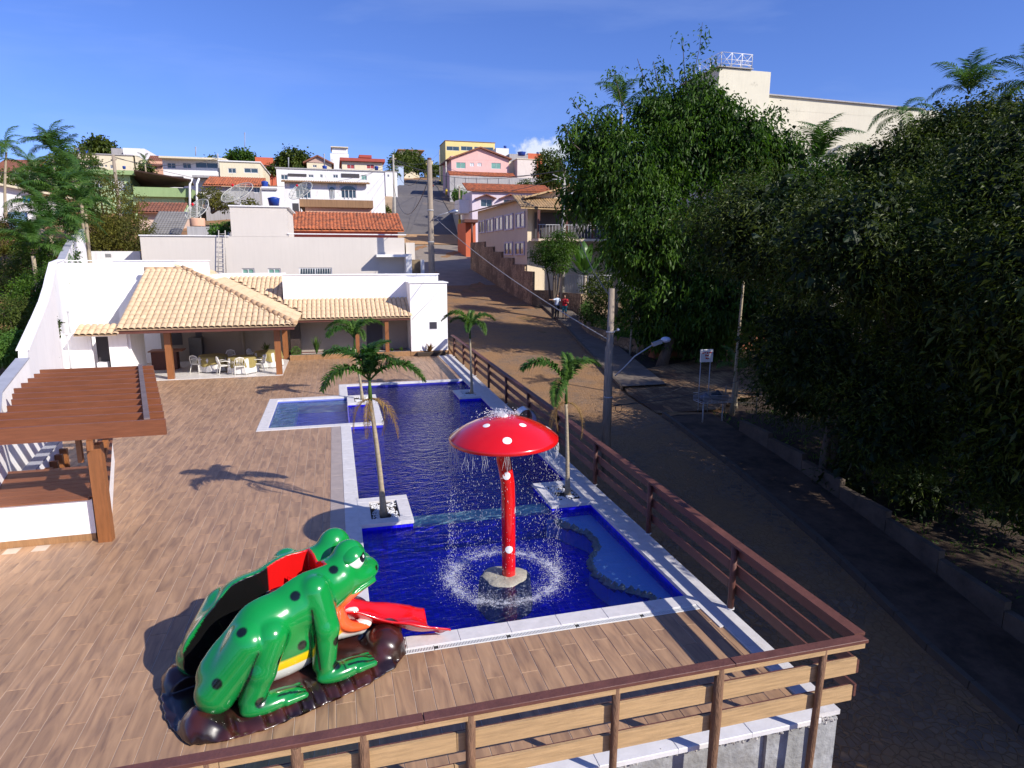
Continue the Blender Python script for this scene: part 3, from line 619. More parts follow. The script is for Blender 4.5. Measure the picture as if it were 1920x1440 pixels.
for i in range(520):                                     # bubbling on top of the cap
    a = random.uniform(0, 2*math.pi); rr = abs(random.gauss(0, .15)); sp_.ico((MX-.06+rr*math.cos(a)*1.3, MY+rr*math.sin(a), 2.83+abs(random.gauss(0, .04))), random.uniform(.004, .011))
sp_.build('splash', FOAM, mf, kind='stuff')
FM2 = bpy.data.materials.new('foam_film'); FM2.use_nodes = True; _t = FM2.node_tree; _p = _t.nodes['Principled BSDF']; _p.inputs['Base Color'].default_value = (.8, .83, .9, 1); _p.inputs['Roughness'].default_value = .5
_g = nd(_t, 'ShaderNodeNewGeometry'); _n = nd(_t, 'ShaderNodeTexNoise'); _n.inputs['Scale'].default_value = 7; _n.inputs['Detail'].default_value = 10; _n.inputs['Roughness'].default_value = .75; _n.inputs['Distortion'].default_value = 1.2; _t.links.new(_g.outputs['Position'], _n.inputs['Vector'])
_v = nd(_t, 'ShaderNodeVectorMath', operation='DISTANCE'); _v.inputs[1].default_value = (MX, MY, -.126); _t.links.new(_g.outputs['Position'], _v.inputs[0])
_s = nd(_t, 'ShaderNodeMath', operation='SUBTRACT'); _s.inputs[1].default_value = .93; _t.links.new(_v.outputs['Value'], _s.inputs[0]); _a = nd(_t, 'ShaderNodeMath', operation='ABSOLUTE'); _t.links.new(_s.outputs[0], _a.inputs[0])
_m = nd(_t, 'ShaderNodeMath', operation='MULTIPLY_ADD'); _m.inputs[1].default_value = -1.0; _m.inputs[2].default_value = .22; _t.links.new(_a.outputs[0], _m.inputs[0]); _q = nd(_t, 'ShaderNodeMath', operation='ADD'); _t.links.new(_m.outputs[0], _q.inputs[0]); _t.links.new(_n.outputs['Fac'], _q.inputs[1])
_r = nd(_t, 'ShaderNodeMapRange'); _r.inputs['From Min'].default_value = .60; _r.inputs['From Max'].default_value = .86; _r.inputs['To Max'].default_value = .75; _t.links.new(_q.outputs[0], _r.inputs['Value']); _t.links.new(_r.outputs[0], _p.inputs['Alpha'])
fb_ = MB(); n = 48; vs = [(MX+r*math.cos(2*math.pi*j/n), MY+r*math.sin(2*math.pi*j/n), -.126) for r in (.5, .8, 1.1, 1.45) for j in range(n)]
fb_.add(vs, [(i*n+j, i*n+(j+1) % n, (i+1)*n+(j+1) % n, (i+1)*n+j) for i in range(3) for j in range(n)]); fb_.build('foam_film', FM2, mf, kind='stuff')
# steel cascade spout behind the mushroom
STL = mat('brushed_steel', (.55, .56, .58), .28, .1, 4, metal=1.0)
cs = thing('pool_cascade', 'curved stainless steel water spout at the pool edge behind the mushroom cap', 'pool spout', (5.45, 19.2, 0))
b = MB(); vs = []; n = 14
prof = []
for k in range(n+1):
    a = math.pi*k/n; prof.append((5.62-.30+.30*math.cos(a), .62+.38*math.sin(a)))
prof = [(5.62, 0)] + prof + [(5.0, .40)]
for (x, z) in prof:
    for yv, dx in ((17.9, 0), (18.35, 0)): vs.append((x, yv, z))
fs = [(2*i, 2*i+1, 2*i+3, 2*i+2) for i in range(len(prof)-1)]
o_ = len(vs); vs2 = [(x-.012, y, z-.012) for x, y, z in vs]
b.add(vs+vs2, fs+[(o_+q[0], o_+q[3], o_+q[2], o_+q[1]) for q in fs], 0, True); b.build('spout', STL, cs)
MB().cbox(5.48, 5.72, 17.85, 18.4, .014, .03, .004).build('base_plate', STL, cs)
# ---------------------------------------------------------------- smooth solids: distance fields turned into one continuous mesh
def surface_net(F, org, h):
    S = F < 0; nx, ny, nz = F.shape
    cs = np.zeros((nx-1, ny-1, nz-1), np.int16); P = np.zeros((nx-1, ny-1, nz-1, 3), np.float32)
    def sl(a, n): return slice(a, n-1+a)
    for ax in range(3):
        o1, o2 = [i for i in range(3) if i != ax]
        for a in (0, 1):
            for b in (0, 1):
                i0 = [0, 0, 0]; i0[o1] = a; i0[o2] = b; i1 = list(i0); i1[ax] = 1
                f0 = F[sl(i0[0], nx), sl(i0[1], ny), sl(i0[2], nz)]; f1 = F[sl(i1[0], nx), sl(i1[1], ny), sl(i1[2], nz)]
                m = (f0 < 0) != (f1 < 0); t = np.where(m, f0/np.where(m, f0-f1, 1), 0)
                cs += m
                for q in range(3):
                    P[..., q] += np.where(m, (t if q == ax else i0[q]), 0)
    act = cs > 0; idx = -np.ones(cs.shape, np.int64); idx[act] = np.arange(act.sum())
    I = np.argwhere(act); V = (I + P[act]/cs[act][:, None])*h + np.array(org)
    faces = []
    for ax in range(3):
        s0 = S[tuple(slice(0, -1) if i == ax else slice(None) for i in range(3))]; s1 = S[tuple(slice(1, None) if i == ax else slice(None) for i in range(3))]
        o1, o2 = [(1, 2), (2, 0), (0, 1)][ax]
        E = np.argwhere(s0 != s1); E = E[(E[:, o1] > 0) & (E[:, o2] > 0) & (E[:, o1] < cs.shape[o1]) & (E[:, o2] < cs.shape[o2])]
        fl = s0[E[:, 0], E[:, 1], E[:, 2]]
        q = []
        for (a, b) in ((1, 1), (0, 1), (0, 0), (1, 0)):
            C_ = E.copy(); C_[:, o1] -= a; C_[:, o2] -= b; q.append(idx[C_[:, 0], C_[:, 1], C_[:, 2]])
        q = np.stack(q, 1); q[~fl] = q[~fl][:, ::-1]; faces.append(q[(q >= 0).all(1)])
    return V, np.concatenate(faces)
def smin(a, b, k):
    h = np.clip(.5+.5*(b-a)/k, 0, 1); return b*(1-h)+a*h - k*h*(1-h)
def cone(X, p, q, r0, r1):                                   # tapered capsule
    p = np.array(p); q = np.array(q); d = q-p; t = np.clip(((X-p)@d)/(d@d), 0, 1)
    return np.linalg.norm(X-p-t[..., None]*d, axis=-1) - (r0+(r1-r0)*t)
def ell(X, c, r):
    r = np.array(r); k = np.linalg.norm((X-np.array(c))/r, axis=-1); k2 = np.linalg.norm((X-np.array(c))/(r*r), axis=-1)+1e-9; return k*(k-1)/k2
def grid(lo, hi, h):
    ax = [np.arange(lo[i], hi[i]+h, h) for i in range(3)]; return np.stack(np.meshgrid(*ax, indexing='ij'), -1).astype(np.float32)
def net_mesh(name, V, Fc, mats, colfn=None, sm=True):
    me = bpy.data.meshes.new(name); me.from_pydata(V.tolist(), [], Fc.tolist()); me.materials.append(mats)
    me.polygons.foreach_set('use_smooth', [sm]*len(Fc))
    if colfn is not None:
        c = colfn(V); at = me.color_attributes.new('paint', 'FLOAT_COLOR', 'POINT'); at.data.foreach_set('color', np.concatenate([c, np.ones((len(c), 1))], 1).astype(np.float32).ravel())
    me.update(); return me
def paint_mat(name, rough=.18, coat=.7, spec=.5):
    m = bpy.data.materials.new(name); m.use_nodes = True; t = m.node_tree; p = t.nodes['Principled BSDF']; a = nd(t, 'ShaderNodeAttribute'); a.attribute_name = 'paint'
    nz = nd(t, 'ShaderNodeTexNoise'); nz.inputs['Scale'].default_value = 2.5; nz.inputs['Detail'].default_value = 5; r = nd(t, 'ShaderNodeMapRange'); r.inputs['To Min'].default_value = .82; r.inputs['To Max'].default_value = 1.15
    g = nd(t, 'ShaderNodeNewGeometry'); t.links.new(g.outputs['Position'], nz.inputs['Vector']); t.links.new(nz.outputs['Fac'], r.inputs['Value']); v = nd(t, 'ShaderNodeVectorMath', operation='SCALE')
    t.links.new(a.outputs['Color'], v.inputs[0]); t.links.new(r.outputs[0], v.inputs['Scale']); t.links.new(v.outputs[0], p.inputs['Base Color'])
    rr = nd(t, 'ShaderNodeMapRange'); rr.inputs['To Min'].default_value = rough*.7; rr.inputs['To Max'].default_value = rough*1.6; t.links.new(nz.outputs['Fac'], rr.inputs['Value']); t.links.new(rr.outputs[0], p.inputs['Roughness'])
    p.inputs['Coat Weight'].default_value = coat; p.inputs['Coat Roughness'].default_value = .05
    b = nd(t, 'ShaderNodeBump'); b.inputs['Strength'].default_value = .06; b.inputs['Distance'].default_value = .02; n2 = nd(t, 'ShaderNodeTexNoise'); n2.inputs['Scale'].default_value = 9
    t.links.new(g.outputs['Position'], n2.inputs['Vector']); t.links.new(n2.outputs['Fac'], b.inputs['Height']); t.links.new(b.outputs[0], p.inputs['Normal'])
    return m

# ---------------------------------------------------------------- frog slide.  u = towards the snout, v = across (near side negative), w = up
FO = Vector((-.83, 8.40, .012)); FA = math.atan2(.40, .916)
frog = thing('frog_slide', 'big green frog-shaped slide with black spots and a red tongue reaching into the pool', 'slide', FO, FA)
def floor_w(u):                                              # stairs up from the rear, platform, chute down to the mouth
    s = np.floor((u+1.35)/.17)*.17*.8 + .06
    s = np.minimum(s, 1.02)
    return np.where(u < 0, s, np.where(u < .12, 1.02, 1.02-np.clip((u-.12)/.55, 0, 1)*.55))
h = .0165
X = grid((-1.6, -.95, -.03), (1.5, .95, 1.95), h)
Xa = X.copy(); Xa[..., 1] = -np.abs(Xa[..., 1])              # mirrored
u, v, w = X[..., 0], Xa[..., 1], X[..., 2]
F = cone(Xa, (-.90, -.33, .50), (-.42, -.33, .92), .33, .36)
F = smin(F, cone(Xa, (-.42, -.33, .92), (.18, -.31, 1.10), .34, .34), .12)
F = smin(F, cone(Xa, (.15, -.30, 1.05), (.62, -.25, 1.20), .36, .30), .12)
F = smin(F, ell(Xa, (-.25, -.30, .62), (.85, .34, .48)), .10)
F = smin(F, cone(Xa, (.30, -.22, .68), (.92, -.20, .36), .33, .13), .08)      # throat and lower jaw
F = smin(F, cone(Xa, (.62, -.18, 1.18), (1.12, -.10, 1.12), .27, .135), .10)  # upper jaw
F = smin(F, ell(Xa, (.80, -.24, 1.42), (.24, .20, .27)), .07)                 # eye bulge
F = smin(F, ell(Xa, (.90, -.12, 1.16), (.36, .34, .16)), .10)
def limbs(Xa):
    haunch = cone(Xa, (-1.04, -.46, .36), (-.64, -.52, .88), .25, .27)
    leg = cone(Xa, (-.41, -.62, .93), (-.58, -.68, .55), .21, .18)
    leg = smin(leg, cone(Xa, (-.58, -.68, .55), (-.72, -.70, .24), .18, .15), .04)
    leg = smin(leg, ell(Xa, (-.50, -.76, .16), (.37, .15, .11)), .06)
    arm = cone(Xa, (.21, -.50, 1.26), (.26, -.66, .80), .20, .175)
    arm = smin(arm, cone(Xa, (.26, -.66, .80), (.20, -.70, .34), .17, .15), .04)
    arm = smin(arm, ell(Xa, (.42, -.78, .20), (.36, .15, .115)), .06)
    for k in range(4):                                       # finger ridges
        leg = smin(leg, cone(Xa, (-.36, -.88+.075*k, .15), (-.13, -.88+.075*k, .14), .05, .04), .02)
        arm = smin(arm, cone(Xa, (.58, -.90+.075*k, .20), (.80, -.90+.075*k, .19), .05, .04), .02)
    return smin(haunch, leg, .02), arm
hl, arm = limbs(Xa)
F = smin(F, hl, .035)
F = smin(F, arm, .04)
lipF = np.abs(np.sqrt(((u-1.06)/.49)**2+((w-.71)/.325)**2)-1)
cut = (np.sqrt(((u-1.12)/.53)**2+((w-.72)/.33)**2)-1)*.32
F0 = F.copy()
# lip torus round the mouth, following the body surface
lip = np.sqrt(np.maximum(0, np.abs(cut)-.0)**2 + np.maximum(F0, 0)**2*1.0) - .055
lip = np.where(u < 1.12, lip, 1.0)
F = np.maximum(F, -cut)
F = smin(F, np.maximum(lip, np.abs(F0)-.06), .02)
fw = floor_w(u)
inner = .30 - .03*np.clip((u-.2)/.4, 0, 1)
chan = np.maximum.reduce([np.abs(v)-inner, fw-w, u-.44])
tunnel = np.maximum.reduce([np.abs(v)-.24, fw-w, w-fw-.36, .3-u])
F = np.maximum(F, -chan); F = np.maximum(F, -tunnel)
F = np.maximum(F, .02-w)
V, Fc = surface_net(F, (-1.6, -.95, -.03), h)
SPOTS = [(.50, 1.43), (-.06, 1.30), (-.74, 1.11), (-.37, .67), (-.04, .66), (.34, .66), (.31, .33), (-.66, .27), (-1.07, .60)]
LINES = [((.085, 1.12), (.10, .35), .013), ((.415, 1.10), (.43, .86), .010), ((.40, .62), (.40, .26), .010), ((-.24, .93), (-.27, .78), .012), ((-.27, .78), (-.40, .52), .012), ((-.50, .36), (-.60, .26), .010), ((-.62, .86), (-.90, .22), .012)]
FING = [((.46, -.8625), (.86, -.8625)), ((.46, -.7875), (.86, -.7875)), ((.46, -.7125), (.86, -.7125)), ((-.44, -.8425), (-.08, -.8425)), ((-.44, -.7675), (-.08, -.7675)), ((-.44, -.6925), (-.08, -.6925))]
def seg_d(P, a, b):
    a = np.array(a); b = np.array(b); d = b-a; t = np.clip(((P-a)@d)/(d@d), 0, 1); return np.linalg.norm(P-a-t[:, None]*d, axis=1)
def frog_col(V):
    P = V[:, [0, 2]]; u_, w_ = P[:, 0], P[:, 1]; v_ = -np.abs(V[:, 1])
    GRN = np.array((.005, .25, .045)); c = np.tile(GRN, (len(V), 1))
    def mixc(m, col): 
        m = np.clip(m, 0, 1)[:, None]; return c*(1-m)+np.array(col)*m
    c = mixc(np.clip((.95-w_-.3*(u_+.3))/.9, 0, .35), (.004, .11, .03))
    Vm = V.copy(); Vm[:, 1] = -np.abs(Vm[:, 1]); hl_, arm_ = limbs(Vm); belly = (hl_ > .03) & (arm_ > .03) & (u_ > -.75) & (u_ < 1.1)
    ylo = .42+.10*np.clip(u_-.1, 0, 1)*2
    c = mixc(belly*np.clip((ylo+.135-w_)/.03, 0, 1), (.80, .55, .01)); c = mixc(belly*np.clip((ylo-w_)/.015, 0, 1), (.78, .78, .74))
    for (a, b) in SPOTS:
        k_ = np.argmin(np.hypot(u_-a, w_-b)*6+v_*.35); sp_c = np.array([u_[k_], v_[k_], w_[k_]]); d_ = np.linalg.norm(np.stack([u_, v_, w_], 1)-sp_c, axis=1); c = mixc(np.clip((.072-d_)/.016, 0, 1), (.004, .008, .006))
    for a, b, r in LINES: d_ = seg_d(P, a, b); c = mixc(np.clip((.05-d_)/.05, 0, .45)*(v_ < -.3), (.003, .08, .02)); c = mixc(np.clip((r-d_)/.008+.3, 0, 1)*(v_ < -.35), (.003, .01, .005))
    for a, b in FING:
        d_ = seg_d(np.stack([u_, v_], 1), a, b); c = mixc(np.clip((.016-d_)/.006+.2, 0, 1)*(v_ < -.6)*(w_ < .34), (.003, .01, .005))
    e = np.sqrt(((u_-1.12)/.53)**2+((w_-.72)/.33)**2)
    c = mixc(np.clip((1.27-e)/.10, 0, 1)*(u_ < 1.08)*(w_ < 1.02), (.86, .12, .03))
    ins = (e < 1.05) & (v_ > -.36); c = mixc(ins & (w_ < .5), (.78, .78, .76)); c = mixc(ins & (w_ >= .5), (.5, .01, .01))
    fw_ = floor_w(u_); chn = (np.abs(v_) < .31) & (w_ > fw_-.03) & (u_ < .47) & (frog_top(u_)-.05 > w_)
    edge = np.clip((.312-np.abs(v_))/.006, 0, 1)
    c = mixc(chn*edge*(u_ < -.12), (.006, .006, .006)); c = mixc(chn*edge*(u_ >= -.12), (.60, .008, .008))
    c = mixc((np.hypot(u_-1.17, w_-1.20) < .028), (.004, .006, .004))
    return c
def frog_top(u_): return np.interp(u_, [-1.3, -1.07, -.89, -.53, -.23, 0, .36, .6], [.5, .80, 1.05, 1.36, 1.48, 1.52, 1.56, 1.6])
FP = paint_mat('frog_paint')
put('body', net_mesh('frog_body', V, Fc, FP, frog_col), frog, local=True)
# rock base
h2 = .02
X = grid((-1.75, -1.05, -.04), (1.75, 1.05, .62), h2); Xa = X.copy(); Xa[..., 1] = -np.abs(Xa[..., 1])
rr = np.random.default_rng(3)
qx, qy, qz = np.abs(X[..., 0])/1.50, np.abs(X[..., 1])/1.02, np.abs(X[..., 2]+.03)/.225
B = ((qx**3.2+qy**3.2+qz**1.7)**(1/2.3)-1)*.26                      # low mound with sloping sides
per = X[..., 0]*1.0+.15*np.sin(X[..., 0]*3)
grv = np.exp(-((np.mod(per+.05*np.sign(X[..., 1]), .235)-.1175)/.020)**2)*np.clip((np.abs(X[..., 1])-.62+.3*np.clip(np.abs(X[..., 0])-1.0, 0, 1))/.12, 0, 1)
B = B+grv*.035
B = B - .022*np.clip((np.abs(X[..., 1])-.60)/.15, 0, 1)*np.abs(np.sin(np.pi*per/.235))**.7
B = smin(B, ell(Xa, (1.14, -.50, .12), (.28, .32, .26)), .06); B = smin(B, ell(Xa, (1.33, -.28, .12), (.20, .2, .2)), .05)
B = smin(B, ell(Xa, (-1.24, -.52, .06), (.22, .28, .20)), .09)
fl = np.maximum((qx**3+qy**3)**(1/3)-1.03, X[..., 2]-.03)*.5
B = np.minimum(B, fl)
nzr = np.sin(X[..., 0]*23+X[..., 1]*9)*np.sin(X[..., 1]*19-X[..., 2]*14)*np.sin(X[..., 2]*21+X[..., 0]*7); B = B + nzr*.006
B = np.maximum(B, -np.maximum.reduce([np.abs(X[..., 1])-.30, .05-X[..., 2], X[..., 0]-.2])); B = np.maximum(B, -np.maximum.reduce([np.abs(X[..., 1])-.30, .35-X[..., 2], .9-X[..., 0]]))
B = np.maximum(B, .004-X[..., 2])
V, Fc = surface_net(B, (-1.75, -1.05, -.04), h2)
def rock_col(V):
    n = np.sin(V[:, 0]*11+V[:, 1]*7)*np.sin(V[:, 1]*13+V[:, 2]*9)+np.sin(V[:, 0]*5-V[:, 2]*17); t = np.clip(n*.6+.4, 0, 1)[:, None]
    return np.array((.055, .014, .010))*t+np.array((.014, .006, .006))*(1-t)
put('rock_base', net_mesh('frog_rock', V, Fc, paint_mat('rock_paint', .26, .5), rock_col), frog, local=True)
# tongue chute
cp = [(.12, 0, 1.03), (.35, 0, .80), (.60, 0, .56), (.85, -.01, .47), (1.1, -.08, .36), (1.35, -.18, .27), (1.6, -.29, .19), (1.85, -.38, .12), (2.06, -.44, .06)]
hw = [.24, .24, .25, .28, .32, .35, .37, .38, .37]; hi = [.16, .17, .17, .16, .14, .12, .11, .12, .05]
cs_ = []; K = 48; N = 16
for i in range(K+1):
    t = i/K*(len(cp)-1); j = min(int(t), len(cp)-2); f = t-j; f = f
    P0 = Vector(cp[j]).lerp(Vector(cp[j+1]), f); W_ = hw[j]+(hw[j+1]-hw[j])*f; H_ = hi[j]+(hi[j+1]-hi[j])*f
    for q in range(N+1):
        s = -1+2*q/N; up = H_*abs(s)**2.4 + .022*math.sin(i*.42+q*.35)*(i/K) + (.028*math.cos(s*math.pi*2.2)*(i/K))
        cs_.append((P0.x-.05*s*s*(1 if i > 40 else 0)*4*s if False else P0.x-.14*(1-abs(s))*(i/K)**6, P0.y+s*W_, P0.z+up))
top = cs_; bot = [(x, y, z-.035) for x, y, z in cs_]; n0 = len(top); w1 = N+1
fs = [(i*w1+q, (i+1)*w1+q, (i+1)*w1+q+1, i*w1+q+1) for i in range(K) for q in range(N)]; fb = [tuple(n0+a for a in f[::-1]) for f in fs]
for i in range(K): fs.append((i*w1, n0+i*w1, n0+(i+1)*w1, (i+1)*w1)); fs.append((i*w1+N, (i+1)*w1+N, n0+(i+1)*w1+N, n0+i*w1+N))
for q in range(N): fs.append((K*w1+q, n0+K*w1+q, n0+K*w1+q+1, K*w1+q+1))
MB().add(top+bot, fs+fb, 0, True).build('tongue', REDP, frog, local=True)
# lower teeth plate and eyes
EYEW = mat('eye_white', (.82, .82, .80), .15, .02, 3, coat=.8); EYEB = mat('eye_black', (.008, .008, .01), .1, .02, coat=.8)
def uv_sphere(c, r, nz_=(0, 0, 1), n=20, amax=math.pi):
    d = Vector(nz_).normalized(); a = d.orthogonal().normalized(); b = d.cross(a); vs = [Vector(c)+d*r]; m = 8
    for i in range(1, m+1):
        th = amax*i/m
        for j in range(n): ph = 2*math.pi*j/n; vs.append(Vector(c)+r*(d*math.cos(th)+(a*math.cos(ph)+b*math.sin(ph))*math.sin(th)))
    fs = [(0, 1+j, 1+(j+1) % n) for j in range(n)]
    for i in range(m-1): fs += [(1+i*n+j, 1+(i+1)*n+j, 1+(i+1)*n+(j+1) % n, 1+i*n+(j+1) % n) for j in range(n)]
    return vs, fs
for sg in (-1, 1):
    ec = Vector((.82, sg*.305, 1.445)); dr_ = Vector((.42, sg*.86, .12)).normalized()
    vs, fs = uv_sphere(ec, .172, dr_, 24, R(100)); e_ = MB().add(vs, fs, 0, True).build('eye', EYEW, frog, local=True)
    pd = (dr_+Vector((.30, 0, .17))).normalized(); vs, fs = uv_sphere(ec, .175, pd, 20, R(25)); MB().add(vs, fs, 0, True).build('pupil', EYEB, e_, local=True)
    vs, fs = uv_sphere(ec, .177, (pd+Vector((.02, 0, .02))).normalized(), 12, R(7)); MB().add(vs, fs, 0, True).build('eye_highlight', EYEW, e_, local=True)
    # heavy upper lid
    vs, fs = uv_sphere(ec, .196, Vector((-.42, -sg*.05, .95)), 28, R(76)); 
    me = MB().add(vs, fs, 0, True).mesh('eyelid', paint_mat('lid_paint')); at = me.color_attributes.new('paint', 'FLOAT_COLOR', 'POINT'); at.data.foreach_set('color', [.005, .25, .045, 1]*len(me.vertices)); put('eyelid', me, frog, local=True)
# ---------------------------------------------------------------- boundary wall that curves along the left
WALLM = mat('white_wall_paint', (.86, .85, .855), .85, .02, 1.2, .12, 50, streak=.06, dirt=(.68, .66, .64), dirtamt=.10, dirtscale=.8)
cw = thing('boundary_wall', 'tall white curving boundary wall whose top sweeps down towards the pergola', 'wall', (-9, 24, 0))
TH = .22
b = MB(); vs = []
for x, y, z in WALLC: vs += [(x, y, -2.2), (x, y, z), (x-TH, y+.02, z), (x-TH, y+.02, -2.2)]
fs = []
for i in range(len(WALLC)-1): fs += [(4*i+k, 4*i+4+k, 4*i+4+(k+1) % 4, 4*i+(k+1) % 4)[::-1] for k in range(4)]
fs += [(0, 1, 2, 3), tuple(4*(len(WALLC)-1)+k for k in (3, 2, 1, 0))]
b.add(vs, fs, 0).build('wall', WALLM, cw)
CAPM = mat('grey_cap', (.36, .37, .42), .6, .1, 3, .1, 30)
for i in range(len(WALLC)-1):
    p, q = WALLC[i], WALLC[i+1]
    if q[1]-p[1] < .3: continue
    MB().bar((p[0]-TH/2, p[1]+.01, p[2]+.018), (q[0]-TH/2, q[1]-.004, q[2]+.018), TH+.08, .03).build('cap_slab', CAPM if i in (0, 1, 2, 3, 11, 12) else WALLM, cw)
PIPE = mat('grey_pipe', (.42, .42, .43), .4, .05)
for (x, y, z0, z1) in ((-10.35, 28.9, .3, 2.35), (-11.35, 32.2, 1.0, 3.0)): 
    MB().tube([(x+.16, y, z0), (x+.16, y, z1)], .035, 8).build('drain_pipe', PIPE, cw); MB().tube([(x+.16, y, z1), (x+.16, y, z1+.06)], .05, 8).build('pipe_cap', PIPE, cw)

# ---------------------------------------------------------------- counter bench with wooden top and the pergola over it
WOODT = mat('brown_deck_wood', (.205, .075, .034), .5, .2, 4, .2, 30, stretch=(.5, 5, 5)); WOODC = mat('varnished_wood', (.25, .095, .032), .42, .2, 5, .2, 30, stretch=(5, 5, .5))
WOODB = mat('pergola_beam_wood', (.20, .068, .028), .42, .22, 4, .25, 40, stretch=(.5, 6, 8)); WOODP = mat('dusty_batten', (.16, .12, .115), .7, .2, 5, .2, 30)
SKIRT = mat('wood_skirting_tile', (.30, .165, .075), .5, .25, 7, .1, 30, stretch=(3, 3, .6))
bn = thing('counter_bench', 'low white masonry counter with brown wooden top under the pergola', 'bench', (-5.6, 14, 0))
xL = -6.55
MB().prism([(-7.5, 13.60), (-4.74, 13.60), (-5.3, 15.75), (-7.5, 15.75)], .14, .835).build('masonry', WALLM, bn); MB().prism([(-7.5, 13.585), (-4.74, 13.585), (-5.3, 15.75), (-7.5, 15.75)], 0, .139).build('skirting', SKIRT, bn)
for k in range(9): a = 13.55+k*.248; MB().cbox(-7.4, -4.72-.268*(a+.2-13.6), a+.003, a+.245, .838, .872, .004).build('board', WOODT, bn)
MB().prism([(-4.72, 13.62), (-4.50, 13.62), (-5.96, 19.0), (-6.18, 19.0)], 0, .835).build('side_wall', WALLM, bn)
for k in range(4): a = 13.60+k*1.37; b_ = a+1.365; q_ = lambda y: -.271*(y-13.6); MB().prism([(-4.78+q_(a), a), (-4.44+q_(a), a), (-4.44+q_(b_), b_), (-4.78+q_(b_), b_)], .874, .90).build('side_board', WOODT, bn)
MB().prism([(-6.75, 15.8), (-6.58, 15.8), (-7.05, 18.8), (-7.22, 18.8)], 0, .80).build('back_wall', WALLM, bn); MB().prism([(-6.80, 15.76), (-6.53, 15.76), (-7.0, 18.84), (-7.27, 18.84)], .802, .835).build('back_cap', CAPM, bn)
for k in range(5): MB().box(-6.60-.09*k, -6.44-.09*k, 16.1+k*.55, 16.2+k*.55, 0, .62).build('slat_post', WOODC, bn)
pg = thing('pergola', 'brown wooden pergola of parallel overlapping beams beside the white wall', 'pergola', (-5.2, 15, 0))
nb = 11
for i in range(nb):
    y = 13.15+i*.665; x1 = -3.20-.268*(y-13.15)
    xl = wallx(y)+.02 if y > 14.2 else -9.0
    if y > 18.5: xl = max(xl, -8.0)
    MB().bar((xl-.4 if y < 15 else xl+.25, y, 2.30), (x1, y, 2.30), .055, .30).build('beam', WOODB, pg)
MB().bar((-3.52, 13.2, 2.462), (-3.52-.268*6.8, 13.15+.665*10+.15, 2.462), .10, .03).build('batten', WOODP, pg)
MB().bar((-4.45, 13.0, 2.06), (-6.30, 19.9, 2.06), .10, .18).build('crossbeam', WOODC, pg)
MB().bar((-6.35, 13.4, 2.06), (-7.8, 19.9, 2.06), .08, .16).build('crossbeam', WOODC, pg)
MB().cbox(-4.66, -4.42, 13.42, 13.60, 0, 1.97).build('post', WOODC, pg)
MB().cbox(-6.08, -5.90, 18.6, 18.78, .875, 1.97).build('post', WOODC, pg)
MB().bar((-4.54, 13.6, 1.35), (-4.54, 14.25, 1.95), .1, .1, up=(1, 0, 0)).build('brace', WOODC, pg)
MB().bar((-4.80, 13.51, 1.62), (-4.80, 13.51, 2.12), .1, .08, up=(1, 0, 0)).build('brace_block', WOODC, pg)

# ---------------------------------------------------------------- pavilion
RT = mat('sand_roof_tile', (.58, .425, .265), .75, .10, 3, .25, 40, objvar=.10, dirt=(.45, .30, .17), dirtamt=.12, dirtscale=2.5)
RS = mat('roof_underlay', (.36, .25, .155), .9); EAVE = mat('dark_red_wood', (.10, .03, .02), .6, .2, 5)
pv = thing('pavilion', 'open white pavilion with sand-coloured barrel tile roof and brown posts', 'pavilion', (-2.5, 34, 0))
def tile_mesh(w, l):
    b = MB(); n = 6; vs = []
    for (y, r, dz) in ((0, w*.50, 0), (l, w*.45, -.012)):
        for rr in (r, r-.016):
            for j in range(n+1): t = math.pi*j/n; vs.append((-rr*math.cos(t), y, rr*math.sin(t)*.62+dz))
    k = n+1; fs = []
    for j in range(n): fs.append((j, j+1, 2*k+j+1, 2*k+j)); fs.append((j, k+j, k+j+1, j+1)); 
    b.add(vs, fs, 0, False); b.sm = [True if i % 2 == 0 else False for i in range(len(fs))]
    return b.mesh('roof_tile', RT)
TW, TL_ = .24, .40
TM_ = tile_mesh(TW, TL_+.06)
tiles = []
def roof_face(o, ex, up, w, L, keep):          # o eave corner, ex unit along eave, up unit up the slope
    ex = Vector(ex).normalized(); up = Vector(up).normalized(); nrm = ex.cross(up).normalized()
    for i in range(int(w/TW)+1):
        for j in range(int(L/TL_)+1):
            p = Vector(o)+ex*((i+.5)*TW)+up*(j*TL_)
            if not keep(p): continue
            M_ = Matrix(((ex.x, up.x, nrm.x, p.x), (ex.y, up.y, nrm.y, p.y), (ex.z, up.z, nrm.z, p.z+.02), (0, 0, 0, 1)))
            tiles.append((p.length, M_))
S_ = .43; ang = math.atan(S_); cu, su = math.cos(ang), math.sin(ang)
E1 = 2.36; YE = 30.6
def zf(y): return E1+S_*(y-YE)
XR = -1.78; XA = -7.25; YA = YE+(XR-XA)
roof = MB()
roof.slab([(-8.95, YE, E1), (XR, YE, E1), (XA, YA, zf(YA)), (-8.95, YA, zf(YA))], .05)
roof.slab([(XR, YE, E1), (XR, 35.4, E1), (XA, YA+5.0, zf(YA)), (XA, YA, zf(YA))], .05)
roof.slab([(-8.95, YA, zf(YA)), (XA, YA, zf(YA)), (XA, YA+2.5, zf(YA)-1), (-8.95, YA+2.5, zf(YA)-1)], .05)
YW, EW = 35.45, 2.16
def zw(y): return EW+S_*(y-YW)
roof.slab([(-6.4, 38.2, zw(38.2)), (XR-.3, YW+.6, zw(YW+.6)), (-2.72, YW+.6, zw(YW+.6)), (-2.72, 40, zw(40)), (-6.4, 40, zw(40))][0:5], .05)
roof.slab([(-2.72, YW, EW), (3.90, YW, EW), (3.90, 37.4, zw(37.4)), (-2.72, 37.4, zw(37.4))], .05)
